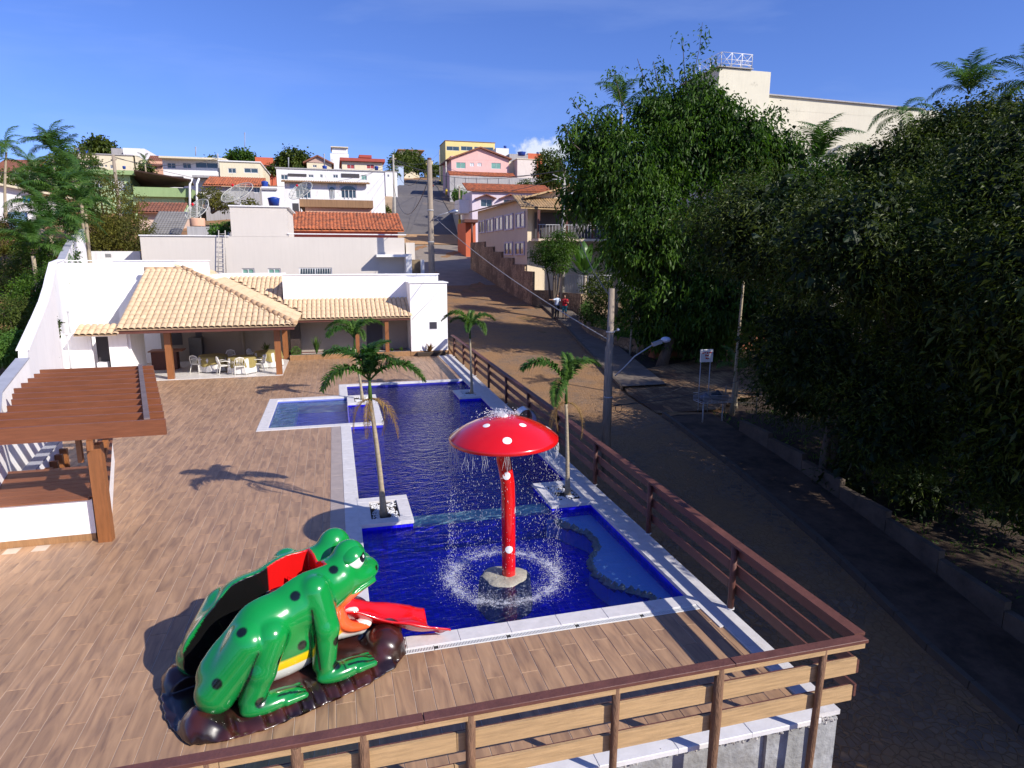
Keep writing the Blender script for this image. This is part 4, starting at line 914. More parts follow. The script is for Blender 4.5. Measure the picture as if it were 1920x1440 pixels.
roof.slab([(-10.55, YE, 2.16), (-8.96, YE, 2.16), (-8.96, YE+.75, 2.16+.3), (-10.55, YE+.75, 2.16+.3)], .04)
rf = roof.build('roof', RS, pv)
roof_face((-8.95, YE-.05, E1), (1, 0, 0), (0, cu, su), 7.2, 6.0, lambda p: p.y < YA-.1 and (p.x < XR-(p.y-YE)-.02) and p.x < XR)
roof_face((-10.55, YE-.05, 2.16), (1, 0, 0), (0, cu, su), 1.65, .7, lambda p: True)
vis_ = lambda p: zw(p.y) > E1+S_*max(0, XR-p.x)-.02 or p.x > XR
roof_face((-2.7, YW-.05, EW), (1, 0, 0), (0, cu, su), 6.55, 2.1, lambda p: p.x < 3.9 and p.y < 37.35 and vis_(p))
roof_face((-6.4, YW-.05, EW), (1, 0, 0), (0, cu, su), 3.75, 5, lambda p: p.y < 39.9 and p.x < -2.75 and vis_(p))
roof_face((XR+.03, YE, E1), (0, 1, 0), (-cu, 0, su), 10.6, 6.2, lambda p: (p.y-YE) > (XR-p.x)+.15 and zw(p.y) < E1+S_*(XR-p.x)+.06)
tiles.sort(key=lambda a: a[0])
extra = MB(); tv = np.array([v.co[:] for v in TM_.vertices]); tf = [tuple(p.vertices) for p in TM_.polygons]
for i, (_, M_) in enumerate(tiles):
    M2 = M_ @ Matrix.Rotation(random.gauss(0, .012), 4, 'Z')
    if i < 300:
        o = put('roof_tile', TM_, rf, local=True); o.matrix_local = M2
    else:
        q = np.array(M2)[:3, :3] @ tv.T; q = q.T + np.array(M2)[:3, 3]; extra.add(q.tolist(), tf, 0, True)
extra.build('roof_tile_field', RT, rf, kind='stuff')
RID = mat('ridge_tile', (.50, .33, .19), .75, .15, 4, .3, 30, objvar=.12)
def ridge(p, q, name='ridge_tile', r=.12):
    p = Vector(p); q = Vector(q); n = int((q-p).length/.36)
    for k in range(n):
        a = p.lerp(q, k/n); b_ = p.lerp(q, (k+1.12)/n); MB().tube([a, b_], [r, r*.86], 10, caps=True).build(name, RID, rf, local=True)
ridge((XR+.02, YE-.02, E1+.11), (XA, YA, zf(YA)+.11)); ridge((XR-.05, 35.3, EW+.16), (-5.9, 39.7, zw(39.7)+.12)); ridge((XA, YA, zf(YA)+.04), (-8.95, YA, zf(YA)+.04))
MB().box(-8.9, XR-.06, YE+.06, YE+.11, E1-.20, E1-.03).build('fascia', EAVE, pv); MB().box(XR-.15, XR-.1, YE+.12, 35.3, E1-.20, E1-.03).build('fascia', EAVE, pv)
MB().box(-2.7, 3.86, YW+.06, YW+.11, EW-.17, EW-.03).build('fascia', EAVE, pv)
for x in np.arange(-8.6, -2.0, .62): ye_ = min(35.4, YE+(XR-x)-.1); MB().bar((x, YE+.12, E1-.09), (x, ye_, zf(ye_)-.09), .06, .08).build('rafter', EAVE, pv)
for x, y in ((-7.22, 31.45), (-2.66, 31.45), (-2.66, 36.1)): MB().cbox(x-.13, x+.13, y-.13, y+.13, .022, E1-.15).build('post', WOODC, pv)
for x in (1.05, 2.62): MB().cbox(x-.1, x+.1, 35.62, 35.82, .25, EW-.10).build('post', WOODC, pv)
MB().bar((-7.22, 31.45, 2.22), (-2.66, 31.45, 2.22), .12, .22).build('beam', EAVE, pv); MB().bar((-2.66, 31.5, 2.22), (-2.66, 36.1, 2.22), .12, .22).build('beam', EAVE, pv)
PF = mat('pale_floor_tile', (.66, .63, .60), .35, .05, 2)
for i in range(11):
    for j in range(6):
        x0 = -9.0+i*.59; y0 = 31.22+j*1.08; MB().cbox(x0+.003, x0+.587, y0+.003, y0+1.077, .0, .022, .003).build('floor_tile', PF, pv)
WIN = mat('shade_dark_wall', (.24, .20, .165), .85, .03, 2, .1, 40)  # dim brown tone puts the pavilion's indoor shade into the wall colour
# rear walls (with the tall white gable walls behind) and service room
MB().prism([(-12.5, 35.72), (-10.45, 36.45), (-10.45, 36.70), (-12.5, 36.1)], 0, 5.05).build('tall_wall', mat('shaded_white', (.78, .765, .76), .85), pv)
MB().prism([(-10.45, 36.45), (-6.2, 36.85), (-6.2, 37.05), (-10.45, 36.70)], 0, 5.14).build('tall_wall', WALLM, pv)
MB().prism([(-12.4, 35.76), (-10.45, 36.40), (-6.15, 36.80), (-6.15, 37.10), (-10.45, 36.75), (-12.4, 36.15)], 5.142, 5.18).build('wall_cap', WALLM, pv)
MB().box(-6.19, -5.9, 36.86, 40.3, 3.2, 4.42).build('parapet', WALLM, pv); MB().box(-6.19, -2.70, 40.1, 40.3, 2.2, 4.42).build('parapet', WALLM, pv)
MB().box(-11.3, -10.31, 31.35, 31.5, 0, 2.15).build('service_wall', WALLM, pv)
MB().box(-10.305, -10.18, 31.35, 31.5, 0, 2.15).build('service_wall', WALLM, pv); MB().box(-9.52, -8.80, 31.35, 31.5, 0, 2.15).build('service_wall', WALLM, pv); MB().box(-8.80, -8.70, 31.50, 33.6, 0, 2.15).build('service_wall', WALLM, pv)
MB().box(-10.178, -9.522, 31.36, 31.49, 2.0, 2.15).build('lintel', WALLM, pv)
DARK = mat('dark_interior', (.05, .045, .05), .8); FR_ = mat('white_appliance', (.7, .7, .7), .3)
MB().box(-10.17, -9.53, 31.9, 32.0, 0, 2.0).build('doorway', DARK, pv)  # dark sheet standing in for the shade inside the service door
MB().cbox(-10.12, -9.72, 31.55, 31.88, 0, .85).build('appliance', FR_, pv)
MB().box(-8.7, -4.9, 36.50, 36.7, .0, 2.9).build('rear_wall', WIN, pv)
BEIG = mat('beige_wall', (.34, .29, .25), .85, .05)
MB().box(-4.9, 3.90, 37.42, 37.6, 0, 3.0).build('rear_wall', BEIG, pv)
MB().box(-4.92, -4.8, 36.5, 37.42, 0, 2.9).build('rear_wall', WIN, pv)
MOS = mat('dark_mosaic', (.05, .035, .03), .4, .8, 22, .5, 30)
MB().box(-2.42, -1.92, 36.6, 37.41, 0, 2.3).build('mosaic_pillar', MOS, pv)
DOOR = mat('dark_door', (.035, .033, .045), .5)
MB().box(1.62, 2.5, 37.38, 37.415, .1, 2.15).build('door', DOOR, pv)
MB().box(-7.05, -6.75, 36.47, 36.497, 1.3, 1.75).build('small_window', DOOR, pv); MB().box(-8.5, -7.7, 36.47, 36.497, .9, 2.1).build('kitchen_opening', DARK, pv)
MB().box(-5.0, 3.8, 37.30, 37.41, .02, .16).build('skirting', EAVE, pv)
# kitchen counter, seen dark in the shade
MB().box(-8.6, -7.5, 34.0, 34.6, .02, .9).build('kitchen_counter', EAVE, pv); MB().cbox(-8.7, -7.2, 33.9, 34.7, .9, .95).build('worktop', WOODT, pv)
MB().cbox(-7.3, -6.7, 35.9, 36.45, .02, 1.3).build('cooker', mat('dark_metal', (.06, .06, .065), .3), pv)
# right-hand block and the long upper parapet
MB().box(3.92, 5.95, 35.68, 37.5, .24, 3.95).build('corner_block', WALLM, pv); MB().cbox(3.86, 6.02, 35.62, 37.4, 3.951, 4.0, .008).build('block_cap', WALLM, pv)
MB().box(-2.70, 3.915, 37.42, 37.62, 3.0, 4.36).build('upper_wall', WALLM, pv); MB().box(3.915, 5.75, 37.505, 37.7, 0, 4.36).build('upper_wall', WALLM, pv)
MB().cbox(-2.76, 5.80, 37.36, 37.78, 4.361, 4.41, .008).build('upper_cap', WALLM, pv)
MB().box(-2.72, 5.7, 37.8, 40.2, 0, 4.1).build('rear_block', WALLM, pv); MB().box(-6.19, -2.73, 38.3, 40.09, 0, 2.9).build('rear_block', WALLM, pv)
MB().box(3.86, 6.0, 35.6, 35.68, .015, .24).build('skirting', SKIRT, pv)
f_ = MB().box(4.92, 5.38, 35.665, 35.678, 1.42, 1.86).build('window', WP, pv); MB().box(4.95, 5.35, 35.655, 35.664, 1.45, 1.83).build('pane', DOOR, f_, local=True)
MB().tube([(4.0, 35.66, 2.0), (5.9, 35.66, 3.9)], .012, 5).build('cable', PIPE, pv)

# garden bed with clipped balls and grasses in front of the wing
gb = thing('garden_bed', 'raised garden bed faced in wood-look tile along the pavilion wing', 'garden bed', (.6, 36, 0))
for k in range(7): MB().cbox(-2.45+k*.9, -2.45+k*.9+.894, 35.60, 35.70, .0, .26, .004).build('facing_tile', SKIRT, gb)
MB().box(-2.45, 3.84, 35.72, 36.3, 0, .22).build('soil', BARK, gb); MB().cbox(-2.45, 3.84, 35.704, 35.72, .2, .262, .004).build('edge', COPING, gb)
MB().box(-2.45, 3.8, 36.3, 37.29, 0, .12).build('path', PF, gb)
# ---------------------------------------------------------------- foliage tools
def leaves_mesh(name, P, D, Ls, Ws, mtl, droop=.3, fold=.25, N=None):
    """many folded leaves: P base points, D directions, Ls lengths, Ws widths"""
    n = len(P); D = D/np.linalg.norm(D, axis=1)[:, None]
    if N is None: N = RN.normal(size=(n, 3))
    S = np.cross(D, N); S /= (np.linalg.norm(S, axis=1)[:, None]+1e-9); U = np.cross(S, D)
    L = Ls[:, None]; W = Ws[:, None]; g = np.array([0, 0, -1.0])
    mid = P + D*L*.5 + g*L*droop*.25; tip = P + D*L*(1-droop*.2) + g*L*droop
    a = mid + S*W*.5 + U*W*fold; b = mid - S*W*.5 + U*W*fold
    V = np.stack([P, a, tip, b], 1).reshape(-1, 3)
    k = np.arange(n)*4
    F = np.stack([k, k+1, k+2, k, k+2, k+3], 1).reshape(-1, 3)
    me = bpy.data.meshes.new(name); me.vertices.add(len(V)); me.vertices.foreach_set('co', V.astype(np.float32).ravel())
    me.loops.add(len(F)*3); me.loops.foreach_set('vertex_index', F.astype(np.int32).ravel()); me.polygons.add(len(F)); me.polygons.foreach_set('loop_start', np.arange(0, len(F)*3, 3, dtype=np.int32))
    me.polygons.foreach_set('use_smooth', np.zeros(len(F), bool)); me.materials.append(mtl); me.update(calc_edges=True); return me
def blob_points(blobs, n, shell=.55):
    vol = np.array([b[3]*b[4]*b[5] for b in blobs])**.72; cnt = (n*vol/vol.sum()).astype(int)+1; P = []; Nn = []
    for b, c in zip(blobs, cnt):
        d = RN.normal(size=(c, 3)); d /= np.linalg.norm(d, axis=1)[:, None]; r = shell+(1-shell)*RN.random(c)**.6
        r *= 1+.16*np.sin(d[:, 0]*5+b[0])*np.sin(d[:, 1]*6+b[1])+.12*np.sin(d[:, 2]*9)
        P.append(np.array(b[:3])+d*r[:, None]*np.array(b[3:6])); Nn.append(d)
    return np.concatenate(P), np.concatenate(Nn)
def crown(name, blobs, ncl, per, leaf, width, mtl, parent, spread=.28, droop=.5, shell=.5, kind=None, dirb=.0, extra=None):
    C_, Nn = blob_points(blobs, ncl, shell)
    if extra is not None: C_ = np.concatenate([C_, extra]); Nn = np.concatenate([Nn, np.tile([0, 0, 1.0], (len(extra), 1))])
    k = len(C_); C2 = np.repeat(C_, per, 0); N2 = np.repeat(Nn, per, 0)
    D = RN.normal(size=(k*per, 3)); D /= np.linalg.norm(D, axis=1)[:, None]; D = D + N2*.55 + np.array([0, 0, dirb])
    P = C2 + RN.normal(size=(k*per, 3))*spread*.5
    Ls = leaf*(.7+.6*RN.random(k*per)); Ws = Ls*width
    return put(name, leaves_mesh(name, P, D, Ls, Ws, mtl, droop), parent, kind=kind)
def limbs_mb(base, tops, r0, b=None, seed=1):
    b = b or MB(); rr = random.Random(seed)
    for t in tops:
        p = Vector(base); q = Vector(t); pts = []
        for k in range(7):
            s = k/6; m_ = p.lerp(q, s); m_.z += .12*(q-p).length*math.sin(s*math.pi)*.5; m_ += Vector((rr.gauss(0, .05), rr.gauss(0, .05), 0))*(q-p).length*.12*(0 < k < 6); pts.append(m_)
        b.tube(pts, [r0*(1-.8*k/6) for k in range(7)], 6, caps=False)
    return b
BK = mat('tree_bark', (.10, .075, .055), .9, .35, 5, .8, 18, stretch=(2, 2, .6)); BKP = mat('palm_bark', (.34, .28, .19), .85, .25, 8, .5, 18, stretch=(1, 1, 4)); BKG = mat('palm_ring', (.45, .42, .30), .8, .15, 6)
LD = leafmat('mango_leaf', (.008, .024, .003), (.085, .115, .010), .5, .2, 3.0, .9); LA = leafmat('avocado_leaf', (.012, .045, .005), (.085, .165, .015), .5, .3, 3.0, .8); LB = leafmat('bush_leaf', (.03, .06, .012), (.11, .14, .02), .6)
LP = leafmat('palm_leaf', (.028, .085, .016), (.09, .17, .03), .45, .3, 4); LY = leafmat('dry_frond', (.20, .12, .05), (.32, .20, .08), .7, .2, 6); LG = leafmat('grass_blade', (.05, .12, .02), (.12, .2, .04), .6)
LO = leafmat('olive_bush_leaf', (.05, .06, .015), (.16, .15, .02), .6)
LBR = leafmat('bright_leaf', (.05, .13, .02), (.12, .22, .04), .5)

def frond_mesh(name, L, arch, lw, n, mtl, bushy=True, lift=.6, wid=.035, sway=0.0):
    """a palm frond growing along +x from the origin, rachis arching over"""
    pts = []; K = 14
    for k in range(K+1):
        t = k/K; pts.append(Vector((L*t*(1-.18*arch*t), sway*t*t, L*(lift*t-(lift*.35+arch)*t*t))))
    b = MB(); b.tube(pts, [.016*(1-.8*k/K)+.003 for k in range(K+1)], 4, caps=False)
    for i in range(n):
        t = .10+.90*i/n; f = t*K; j = min(int(f), K-1); p = pts[j].lerp(pts[j+1], f-j); d = (pts[j+1]-pts[j]).normalized()
        side = d.cross(Vector((0, 0, 1))).normalized(); up = side.cross(d)
        ll = lw*(math.sin(math.pi*min(1, .12+t*.86))**.6)*random.uniform(.85, 1.1)
        for s in ((-1, 1) if not bushy else (-1, 1, -1, 1)):
            a = random.uniform(-.25, .95) if bushy else random.uniform(-.35, .1)
            dr_ = (side*s*math.cos(a)+up*math.sin(a)+d*random.uniform(.45, .75)).normalized()
            tip = p+dr_*ll+Vector((0, 0, -1))*ll*random.uniform(.12, .4); mid = p+dr_*ll*.5+Vector((0, 0, .02)); ws = dr_.cross(up).normalized()*wid*.5
            b.add([p-ws*.4, p+ws*.4, mid+ws, tip, mid-ws], [(0, 1, 2, 4), (4, 2, 3)], 0)
    return b.mesh(name, mtl)
def palm(name, label, x, y, z0, h, fr, group=None, lean=(0, 0), r=.075, dry=0, fm=None, cat='palm', seed=0, trunkmat=None, crownshaft=True):
    """fr: list of (azimuth, scale, pitch)"""
    rr = random.Random(seed); t = thing(name, label, cat, (x, y, z0), 0, group)
    pts = [(x+lean[0]*(k/8)**1.5, y+lean[1]*(k/8)**1.5, z0-.06+(h+.06)*k/8) for k in range(9)]
    MB().tube(pts, [r*1.6, r*1.15]+[r*(1-.35*k/8) for k in range(2, 9)], 10).build('trunk', trunkmat or BKP, t)
    tip = Vector(pts[-1])
    if crownshaft: MB().tube([tip, tip+Vector((0, 0, .25)), tip+Vector((0, 0, .5))], [r*.7, r*.62, r*.3], 8).build('crownshaft', LP, t)
    for k, (az, sc, pt) in enumerate(fr):
        me = fm[k % len(fm)] if dry <= 0 or k < len(fr)-dry else DRYF[k % 2]
        o = put('frond', me, t, local=True); top = tip-Vector(t.location)+Vector((0, 0, .42 if (dry <= 0 or k < len(fr)-dry) else .05)); o.location = top; o.rotation_euler = (0, R(-pt), R(az)); o.scale = (sc,)*3
    return t
FX = [frond_mesh('foxtail_frond', 1.2, a, .27, 60, LP, True, l, .034, sw) for a, l, sw in ((.75, 1.0, .05), (.95, 1.25, -.08), (.65, 1.1, .1))]
DRYF = [frond_mesh('dry_frond', 1.0, .9, .17, 38, LY, True, .35, .012, s) for s in (.08, -.1)]
FF = [frond_mesh('feather_frond', 2.6, a, .62, 44, LP, False, l, .05, sw) for a, l, sw in ((.62, .8, .15), (.8, .95, -.2), (.45, .9, .1))]

g4 = 'young foxtail palms in the pool planters'
palm('foxtail_palm', 'tall young palm with drooping dry fronds in the sunlit pebble planter near the frog', .78, 13.45, -.03, 2.55, [(20, .9, 62), (100, .85, 55), (165, 1.0, 26), (208, 1.05, 2), (262, .8, 58), (300, .9, 24), (345, 1.1, 4), (200, .75, -25), (330, .95, -18), (255, .8, -45), (20, .85, -35)], g4, (-.18, 0), .062, 4, FX, 'palm', 1)
palm('foxtail_palm', 'slim young palm behind the mushroom fountain, beside the wooden street fence', 5.02, 13.55, -.03, 2.2, [(15, 1.0, 26), (90, .8, 65), (178, 1.1, 16), (232, .9, -12), (335, .75, 55), (210, .85, -20), (340, .9, -30), (160, .7, -40)], g4, (-.08, 0), .055, 3, FX, 'palm', 2)
palm('foxtail_palm', 'far young palm in front of the white corner block next to the fence', 5.12, 25.1, -.03, 2.25, [(10, 1.1, 18), (170, 1.15, 22), (60, .8, 40), (250, .8, 0), (310, .85, -5), (130, .9, 5)], g4, (-.05, 0), .055, 0, FX, 'palm', 3)
palm('foxtail_palm', 'far young palm standing in front of the pavilion wing beyond the square pool', .82, 25.1, -.03, 2.0, [(10, 1.2, 25), (175, 1.1, 25), (215, 1.2, 2), (100, .9, 35), (300, .8, 5), (50, .9, 30)], g4, (-.2, 0), .055, 0, FX, 'palm', 4)

# bed plants
def ball_bush(x, y, z, r, label, group):
    t = thing('ball_shrub', label, 'shrub', (x, y, z), 0, group)
    MB().tube([(x, y, z), (x, y, z+r)], .02, 5).build('stem', BK, t); P, Nn = blob_points([(x, y, z+r*.9, r, r, r*.95)], 900, .85); put('foliage', leaves_mesh('f', P, Nn+RN.normal(size=P.shape)*.6, np.full(len(P), .05), np.full(len(P), .03), LBR, .2), t)
gl_ = 'clipped ball shrubs in the pavilion bed'
ball_bush(-2.15, 36.0, .2, .24, 'clipped round shrub beside the pavilion corner post', gl_); ball_bush(-.1, 36.0, .2, .25, 'clipped round shrub in the middle of the garden bed', gl_); ball_bush(1.95, 36.0, .2, .24, 'clipped round shrub by the dark door of the pavilion wing', gl_)
def grass_tuft(name, label, x, y, z, n, L, spread, mtl, cat='plant', wid=.03, group=None, lift=1.0):
    t = thing(name, label, cat, (x, y, z), 0, group); b = MB()
    for i in range(n):
        a = random.uniform(0, 2*math.pi); s = random.uniform(.1, 1)*spread; l = L*random.uniform(.6, 1.1); p = Vector((x, y, z)); d = Vector((math.cos(a)*s, math.sin(a)*s, lift)).normalized()
        m_ = p+d*l*.55; tp = p+d*l+Vector((math.cos(a), math.sin(a), -.6))*l*.22*s; w = Vector((-math.sin(a), math.cos(a), 0))*wid*.5; b.add([p-w*.5, p+w*.5, m_+w, tp, m_-w], [(0, 1, 2, 4), (4, 2, 3)], 0)
    b.build('leaves', mtl, t); MB().tube([(x, y, z-.02), (x, y, z+.08)], .03, 6).build('crown_base', BK, t); return t
grass_tuft('ornamental_grass', 'tall wispy grass clump in the garden bed by the pavilion wall', -1.1, 36.0, .2, 70, 1.0, .4, LG)
grass_tuft('spiky_plant', 'reddish spiky bromeliad in the small bed below the white corner block', 4.9, 35.45, .2, 46, .55, 1.1, leafmat('red_leaf', (.10, .05, .02), (.22, .10, .04)), wid=.06)
MB().cbox(4.2, 5.75, 35.2, 35.59, .004, .2).build('block_planter', BARK, gb)
grass_tuft('potted_plant', 'dark leafy potted plant against the rear wall behind the round tables', -3.7, 36.6, .35, 40, .6, .9, LD, wid=.06)
for i, (x, y) in enumerate([(.3, 36.0), (.9, 36.1), (-.7, 36.1), (2.9, 36.0), (3.4, 36.0)]): grass_tuft('low_plant', ['low grassy clump beside the middle ball shrub', 'low grassy clump behind the far pool palm', 'small grassy clump next to the wispy tall grass', 'small grassy clump right of the dark door', 'small grassy clump at the bed end by the white block'][i], x, y, .2, 30, .32, .8, LG, group='low clumps in the garden bed')
# ---------------------------------------------------------------- town on the hill
def wallc(name, c, st=.12): return mat(name, c, .9, .05, .5, .15, 20, streak=st, dirt=tuple(q*.6 for q in c), dirtamt=.04, dirtscale=.6)
W_WHITE = wallc('town_white', (.74, .73, .72)); W_CREAM = wallc('town_cream', (.70, .62, .44)); W_GREEN = wallc('town_green', (.42, .55, .30)); W_GREEND = wallc('town_green_band', (.27, .38, .17))
W_PINK = wallc('town_pink', (.72, .44, .40)); W_YEL = wallc('town_yellow', (.72, .58, .24)); W_BEIGE = mat('town_beige', (.575, .53, .475), .9, .03, .5, .12, 20, streak=.04); W_GREY = wallc('town_grey', (.36, .35, .35), .3); W_SALM = wallc('town_salmon', (.62, .36, .24)); W_LILAC = wallc('town_lilac', (.62, .54, .60)); W_RED = wallc('town_red', (.36, .075, .055)); W_ORNG = wallc('town_orange', (.55, .13, .06)); W_BRN = wallc('town_brown', (.27, .155, .08), .3)
W_CREAM2 = wallc('tower_cream', (.60, .56, .44), .06)
TER = mat('terracotta_tile', (.47, .145, .055), .8, .35, 3.5, .5, 14, dirt=(.05, .035, .03), dirtamt=.42, dirtscale=2.2); TERO = mat('old_tile', (.22, .085, .05), .9, .4, 3, .5, 14, dirt=(.05, .04, .035), dirtamt=.3, dirtscale=1.5); TERY = mat('mossy_tile', (.40, .27, .14), .85, .3, 2, .4, 14, dirt=(.12, .10, .07), dirtamt=.3)
FIB = mat('fibre_cement', (.20, .19, .18), .9, .2, 1, .3, 12); RUST = mat('rusty_sheet', (.11, .055, .035), .8, .3, 1.2, .3, 12)
GLS = mat('window_glass', (.035, .06, .075), .08, .2, 1.5, spec=.8); GLG = mat('green_glass', (.16, .32, .26), .15, .15, 1); GLR = mat('red_shutter', (.33, .04, .04), .5); FRW = mat('window_frame', (.6, .6, .6), .5); FRL = mat('lilac_frame', (.36, .33, .46), .5, .1); GLREF = mat('reflecting_pane', (.45, .40, .30), .1, .6, 1.2, spec=.9)
BLUET = mat('blue_tank', (.01, .05, .30), .4, .1)
def wallbox(x0, x1, y0, y1, z0, z1, holes, b, rv=.12):           # box whose front (y0) has recessed openings
    b.add([(x0,y0,z0),(x1,y0,z0),(x1,y1,z0),(x0,y1,z0),(x0,y0,z1),(x1,y0,z1),(x1,y1,z1),(x0,y1,z1)], [(4,5,6,7),(1,2,6,5),(2,3,7,6),(3,0,4,7)], 0)
    X = sorted({x0, x1} | {v for h_ in holes for v in h_[:2] if x0 < v < x1}); Z = sorted({z0, z1} | {v for h_ in holes for v in h_[2:4] if z0 < v < z1})
    for i in range(len(X)-1):
        for j in range(len(Z)-1):
            cx, cz = (X[i]+X[i+1])/2, (Z[j]+Z[j+1])/2
            if any(h_[0] < cx < h_[1] and h_[2] < cz < h_[3] for h_ in holes): continue
            b.poly([(X[i], y0, Z[j]), (X[i+1], y0, Z[j]), (X[i+1], y0, Z[j+1]), (X[i], y0, Z[j+1])])
    for a, c, d_, e in [h_[:4] for h_ in holes]:
        for q in ([(a,y0,d_),(a,y0+rv,d_),(a,y0+rv,e),(a,y0,e)], [(c,y0,d_),(c,y0,e),(c,y0+rv,e),(c,y0+rv,d_)], [(a,y0,d_),(c,y0,d_),(c,y0+rv,d_),(a,y0+rv,d_)], [(a,y0,e),(a,y0+rv,e),(c,y0+rv,e),(c,y0,e)]): b.poly(q)
def tile_roof(name, o, ex, up, w, L, mtl, parent, pitch=.26, row=.42, amp=.07, local=False):
    ex = Vector(ex).normalized(); up = Vector(up).normalized(); nr = ex.cross(up).normalized(); o = Vector(o); nc = max(2, int(w/pitch)); nr_ = max(1, int(L/row)); b = MB(); vs = []; w1 = nc*4+1
    for j in range(nr_):
        for e in (0, 1):
            for i in range(w1): t = i/4; vs.append(o+ex*(w*i/(w1-1))+up*(L*(j+e)/nr_)+nr*(amp*abs(math.sin(math.pi*t))+.02+(.03 if e == 0 else 0)))
    fs = [(r_*w1+i, r_*w1+i+1, (r_+1)*w1+i+1, (r_+1)*w1+i) for r_ in range(2*nr_-1) for i in range(w1-1)]
    b.add(vs, fs, 0, False)
    p = [o, o+ex*w, o+ex*w+up*L, o+up*L]; b.slab([q-nr*.0 for q in p], .08)
    return b.build(name, mtl, parent, local=local)
def house(name, label, x0, x1, yt, yb, Y, dep, wm, wins=(), cap=None, band=None, cat='house', group=None, glass=None, base=None, side=0):
    """front face given by what the photograph shows at depth Y; wins: (px0, py0, px1, py1[, glass])"""
    a = A(x0, yt, Y); c = A(x1, yb, Y); X0, X1, Z1 = a.x, c.x, A((x0+x1)/2, yt, Y).z; Z0 = (base if base is not None else min(c.z, A(x0, yb, Y).z, terr(X0, Y), terr(X1, Y)) - .6)
    t = thing(name, label, cat, ((X0+X1)/2, Y, Z0), 0, group); hs = []
    for w in wins:
        p, q = A(w[0], w[1], Y), A(w[2], w[3], Y); hs.append((p.x, q.x, q.z, p.z, w[4] if len(w) > 4 else GLS))
    b = MB(); wallbox(X0, X1, Y, Y+dep, Z0, Z1, hs, b); b.build('wall', wm, t)
    for (p, q, r_, s, gm) in hs:
        fw = min(.07, (q-p)*.12); f = MB()
        for bx in ((p, q, r_, r_+fw), (p, q, s-fw, s), (p, p+fw, r_+fw+.001, s-fw-.001), (q-fw, q, r_+fw+.001, s-fw-.001), ((p+q)/2-fw*.4, (p+q)/2+fw*.4, r_+fw+.001, s-fw-.001)): f.box(bx[0], bx[1], Y+.05, Y+.10, bx[2], bx[3])
        fo = f.build('window', FRW, t); MB().box(p+.002, q-.002, Y+.105, Y+.118, r_+.002, s-.002).build('pane', gm, fo, local=True)
    if cap: MB().cbox(X0-.15, X1+.15, Y-.15, Y+dep+.15, Z1+.002, Z1+.14, .02).build('parapet_cap', cap, t)
    if band: MB().box(X0-.12, X1+.12, Y-.12, Y+dep+.1, Z1-band[0], Z1-.002).build('band', band[1], t)
    return t, X0, X1, Z0, Z1
def part(t, name, m, x0, x1, yt, yb, Y, dep, **kw):
    p, q = A(x0, yt, Y), A(x1, yb, Y); return MB().box(p.x, q.x, Y, Y+dep, q.z, p.z).build(name, m, t)
def front_roof(t, x0, x1, pe, Y, L, m, slope=.35, over=.4, **kw):        # tiled slope falling towards the viewer, eave seen at row pe
    a, c = A(x0, pe, Y-over), A(x1, pe, Y-over); z = (a.z+c.z)/2; return tile_roof('roof', (a.x, Y-over, z), (1, 0, 0), (0, 1, slope), c.x-a.x, L, m, t, **kw)
def tank(px, py0, py1, Y, label, m=BLUET, w=None):
    p, q = A(px, py0, Y), A(px, py1, Y); h_ = p.z-q.z; r = w or h_*.5; t = thing('water_tank', label, 'water tank', (q.x, Y, q.z), 0, 'rooftop water tanks')
    MB().lathe([(.01, 0), (r*.82, 0), (r*.98, h_*.7), (r, h_*.78), (r*.99, h_*.8)], q, 16).build('tub', m, t); MB().lathe([(r*1.05, h_*.78), (r*1.05, h_*.84), (r*.5, h_*.95), (.01, h_)], q, 16).build('lid', m, t)

# -- neighbour's big beige building behind the pavilion
YB = 44.0
t, X0, X1, Z0, Z1 = house('neighbour_building', 'large plain beige building with a raised block and wall ladder behind the pavilion', 262, 760, 444, 512, YB, 9, W_BEIGE, [(453, 503, 478, 520, GLG), (502, 503, 527, 520, GLG), (560, 502, 623, 520)], None, None, 'building', base=1.5)
part(t, 'raised_block', W_BEIGE, 430, 541, 387, 444, YB, 6.5)
for a, b_, y_ in ((262, 430, 444), (541, 760, 441)): p, q = A(a, y_, YB), A(b_, y_, YB); MB().cbox(p.x-.05, q.x+.05 if a > 500 else q.x-.01, YB-.08, YB+.25, p.z+.06, p.z+.12, .01).build('coping', W_WHITE, t)
p, q = A(430, 387, YB), A(541, 387, YB); MB().cbox(p.x-.06, q.x+.06, YB-.08, YB+6.6, p.z+.002, p.z+.08, .01).build('coping', W_WHITE, t)
part(t, 'canopy_slab', W_WHITE, 706, 763, 477, 482, YB-1.0, .98); part(t, 'stub_wall', W_BEIGE, 761, 779, 455, 512, YB+.5, 1); part(t, 'gate_pier', W_WHITE, 761, 773, 476, 520, YB-1.2, 2.2); part(t, 'gate_pier', W_WHITE, 789, 796, 487, 520, YB-1, .3)
part(t, 'garage_interior', mat('brown_shed', (.20, .15, .09), .9, .4, 2), 767, 789, 487, 520, YB-.6, 1.8)
LADM = mat('ladder_paint', (.45, .42, .38), .5)
ld = thing('wall_ladder', 'tall pale metal ladder fixed to the beige wall', 'ladder', A(415, 515, YB-.2)); 
pa, pb = A(409, 515, YB-.22), A(410, 432, YB-.22); qa, qb = A(424, 515, YB-.22), A(422, 432, YB-.22)
MB().tube([pa, pb], .028, 6).build('rail', LADM, ld); MB().tube([qa, qb], .028, 6).build('rail', LADM, ld)
for k in range(9): MB().tube([pa.lerp(pb, (k+.3)/9.), qa.lerp(qb, (k+.3)/9.)], .018, 5).build('rung', LADM, ld)
for k in range(13): p = A(563+k*4.6, 503, YB-.06); q = A(563+k*4.6, 514, YB-.06); MB().tube([p, q], .014, 4).build('window_bar', WP, t)
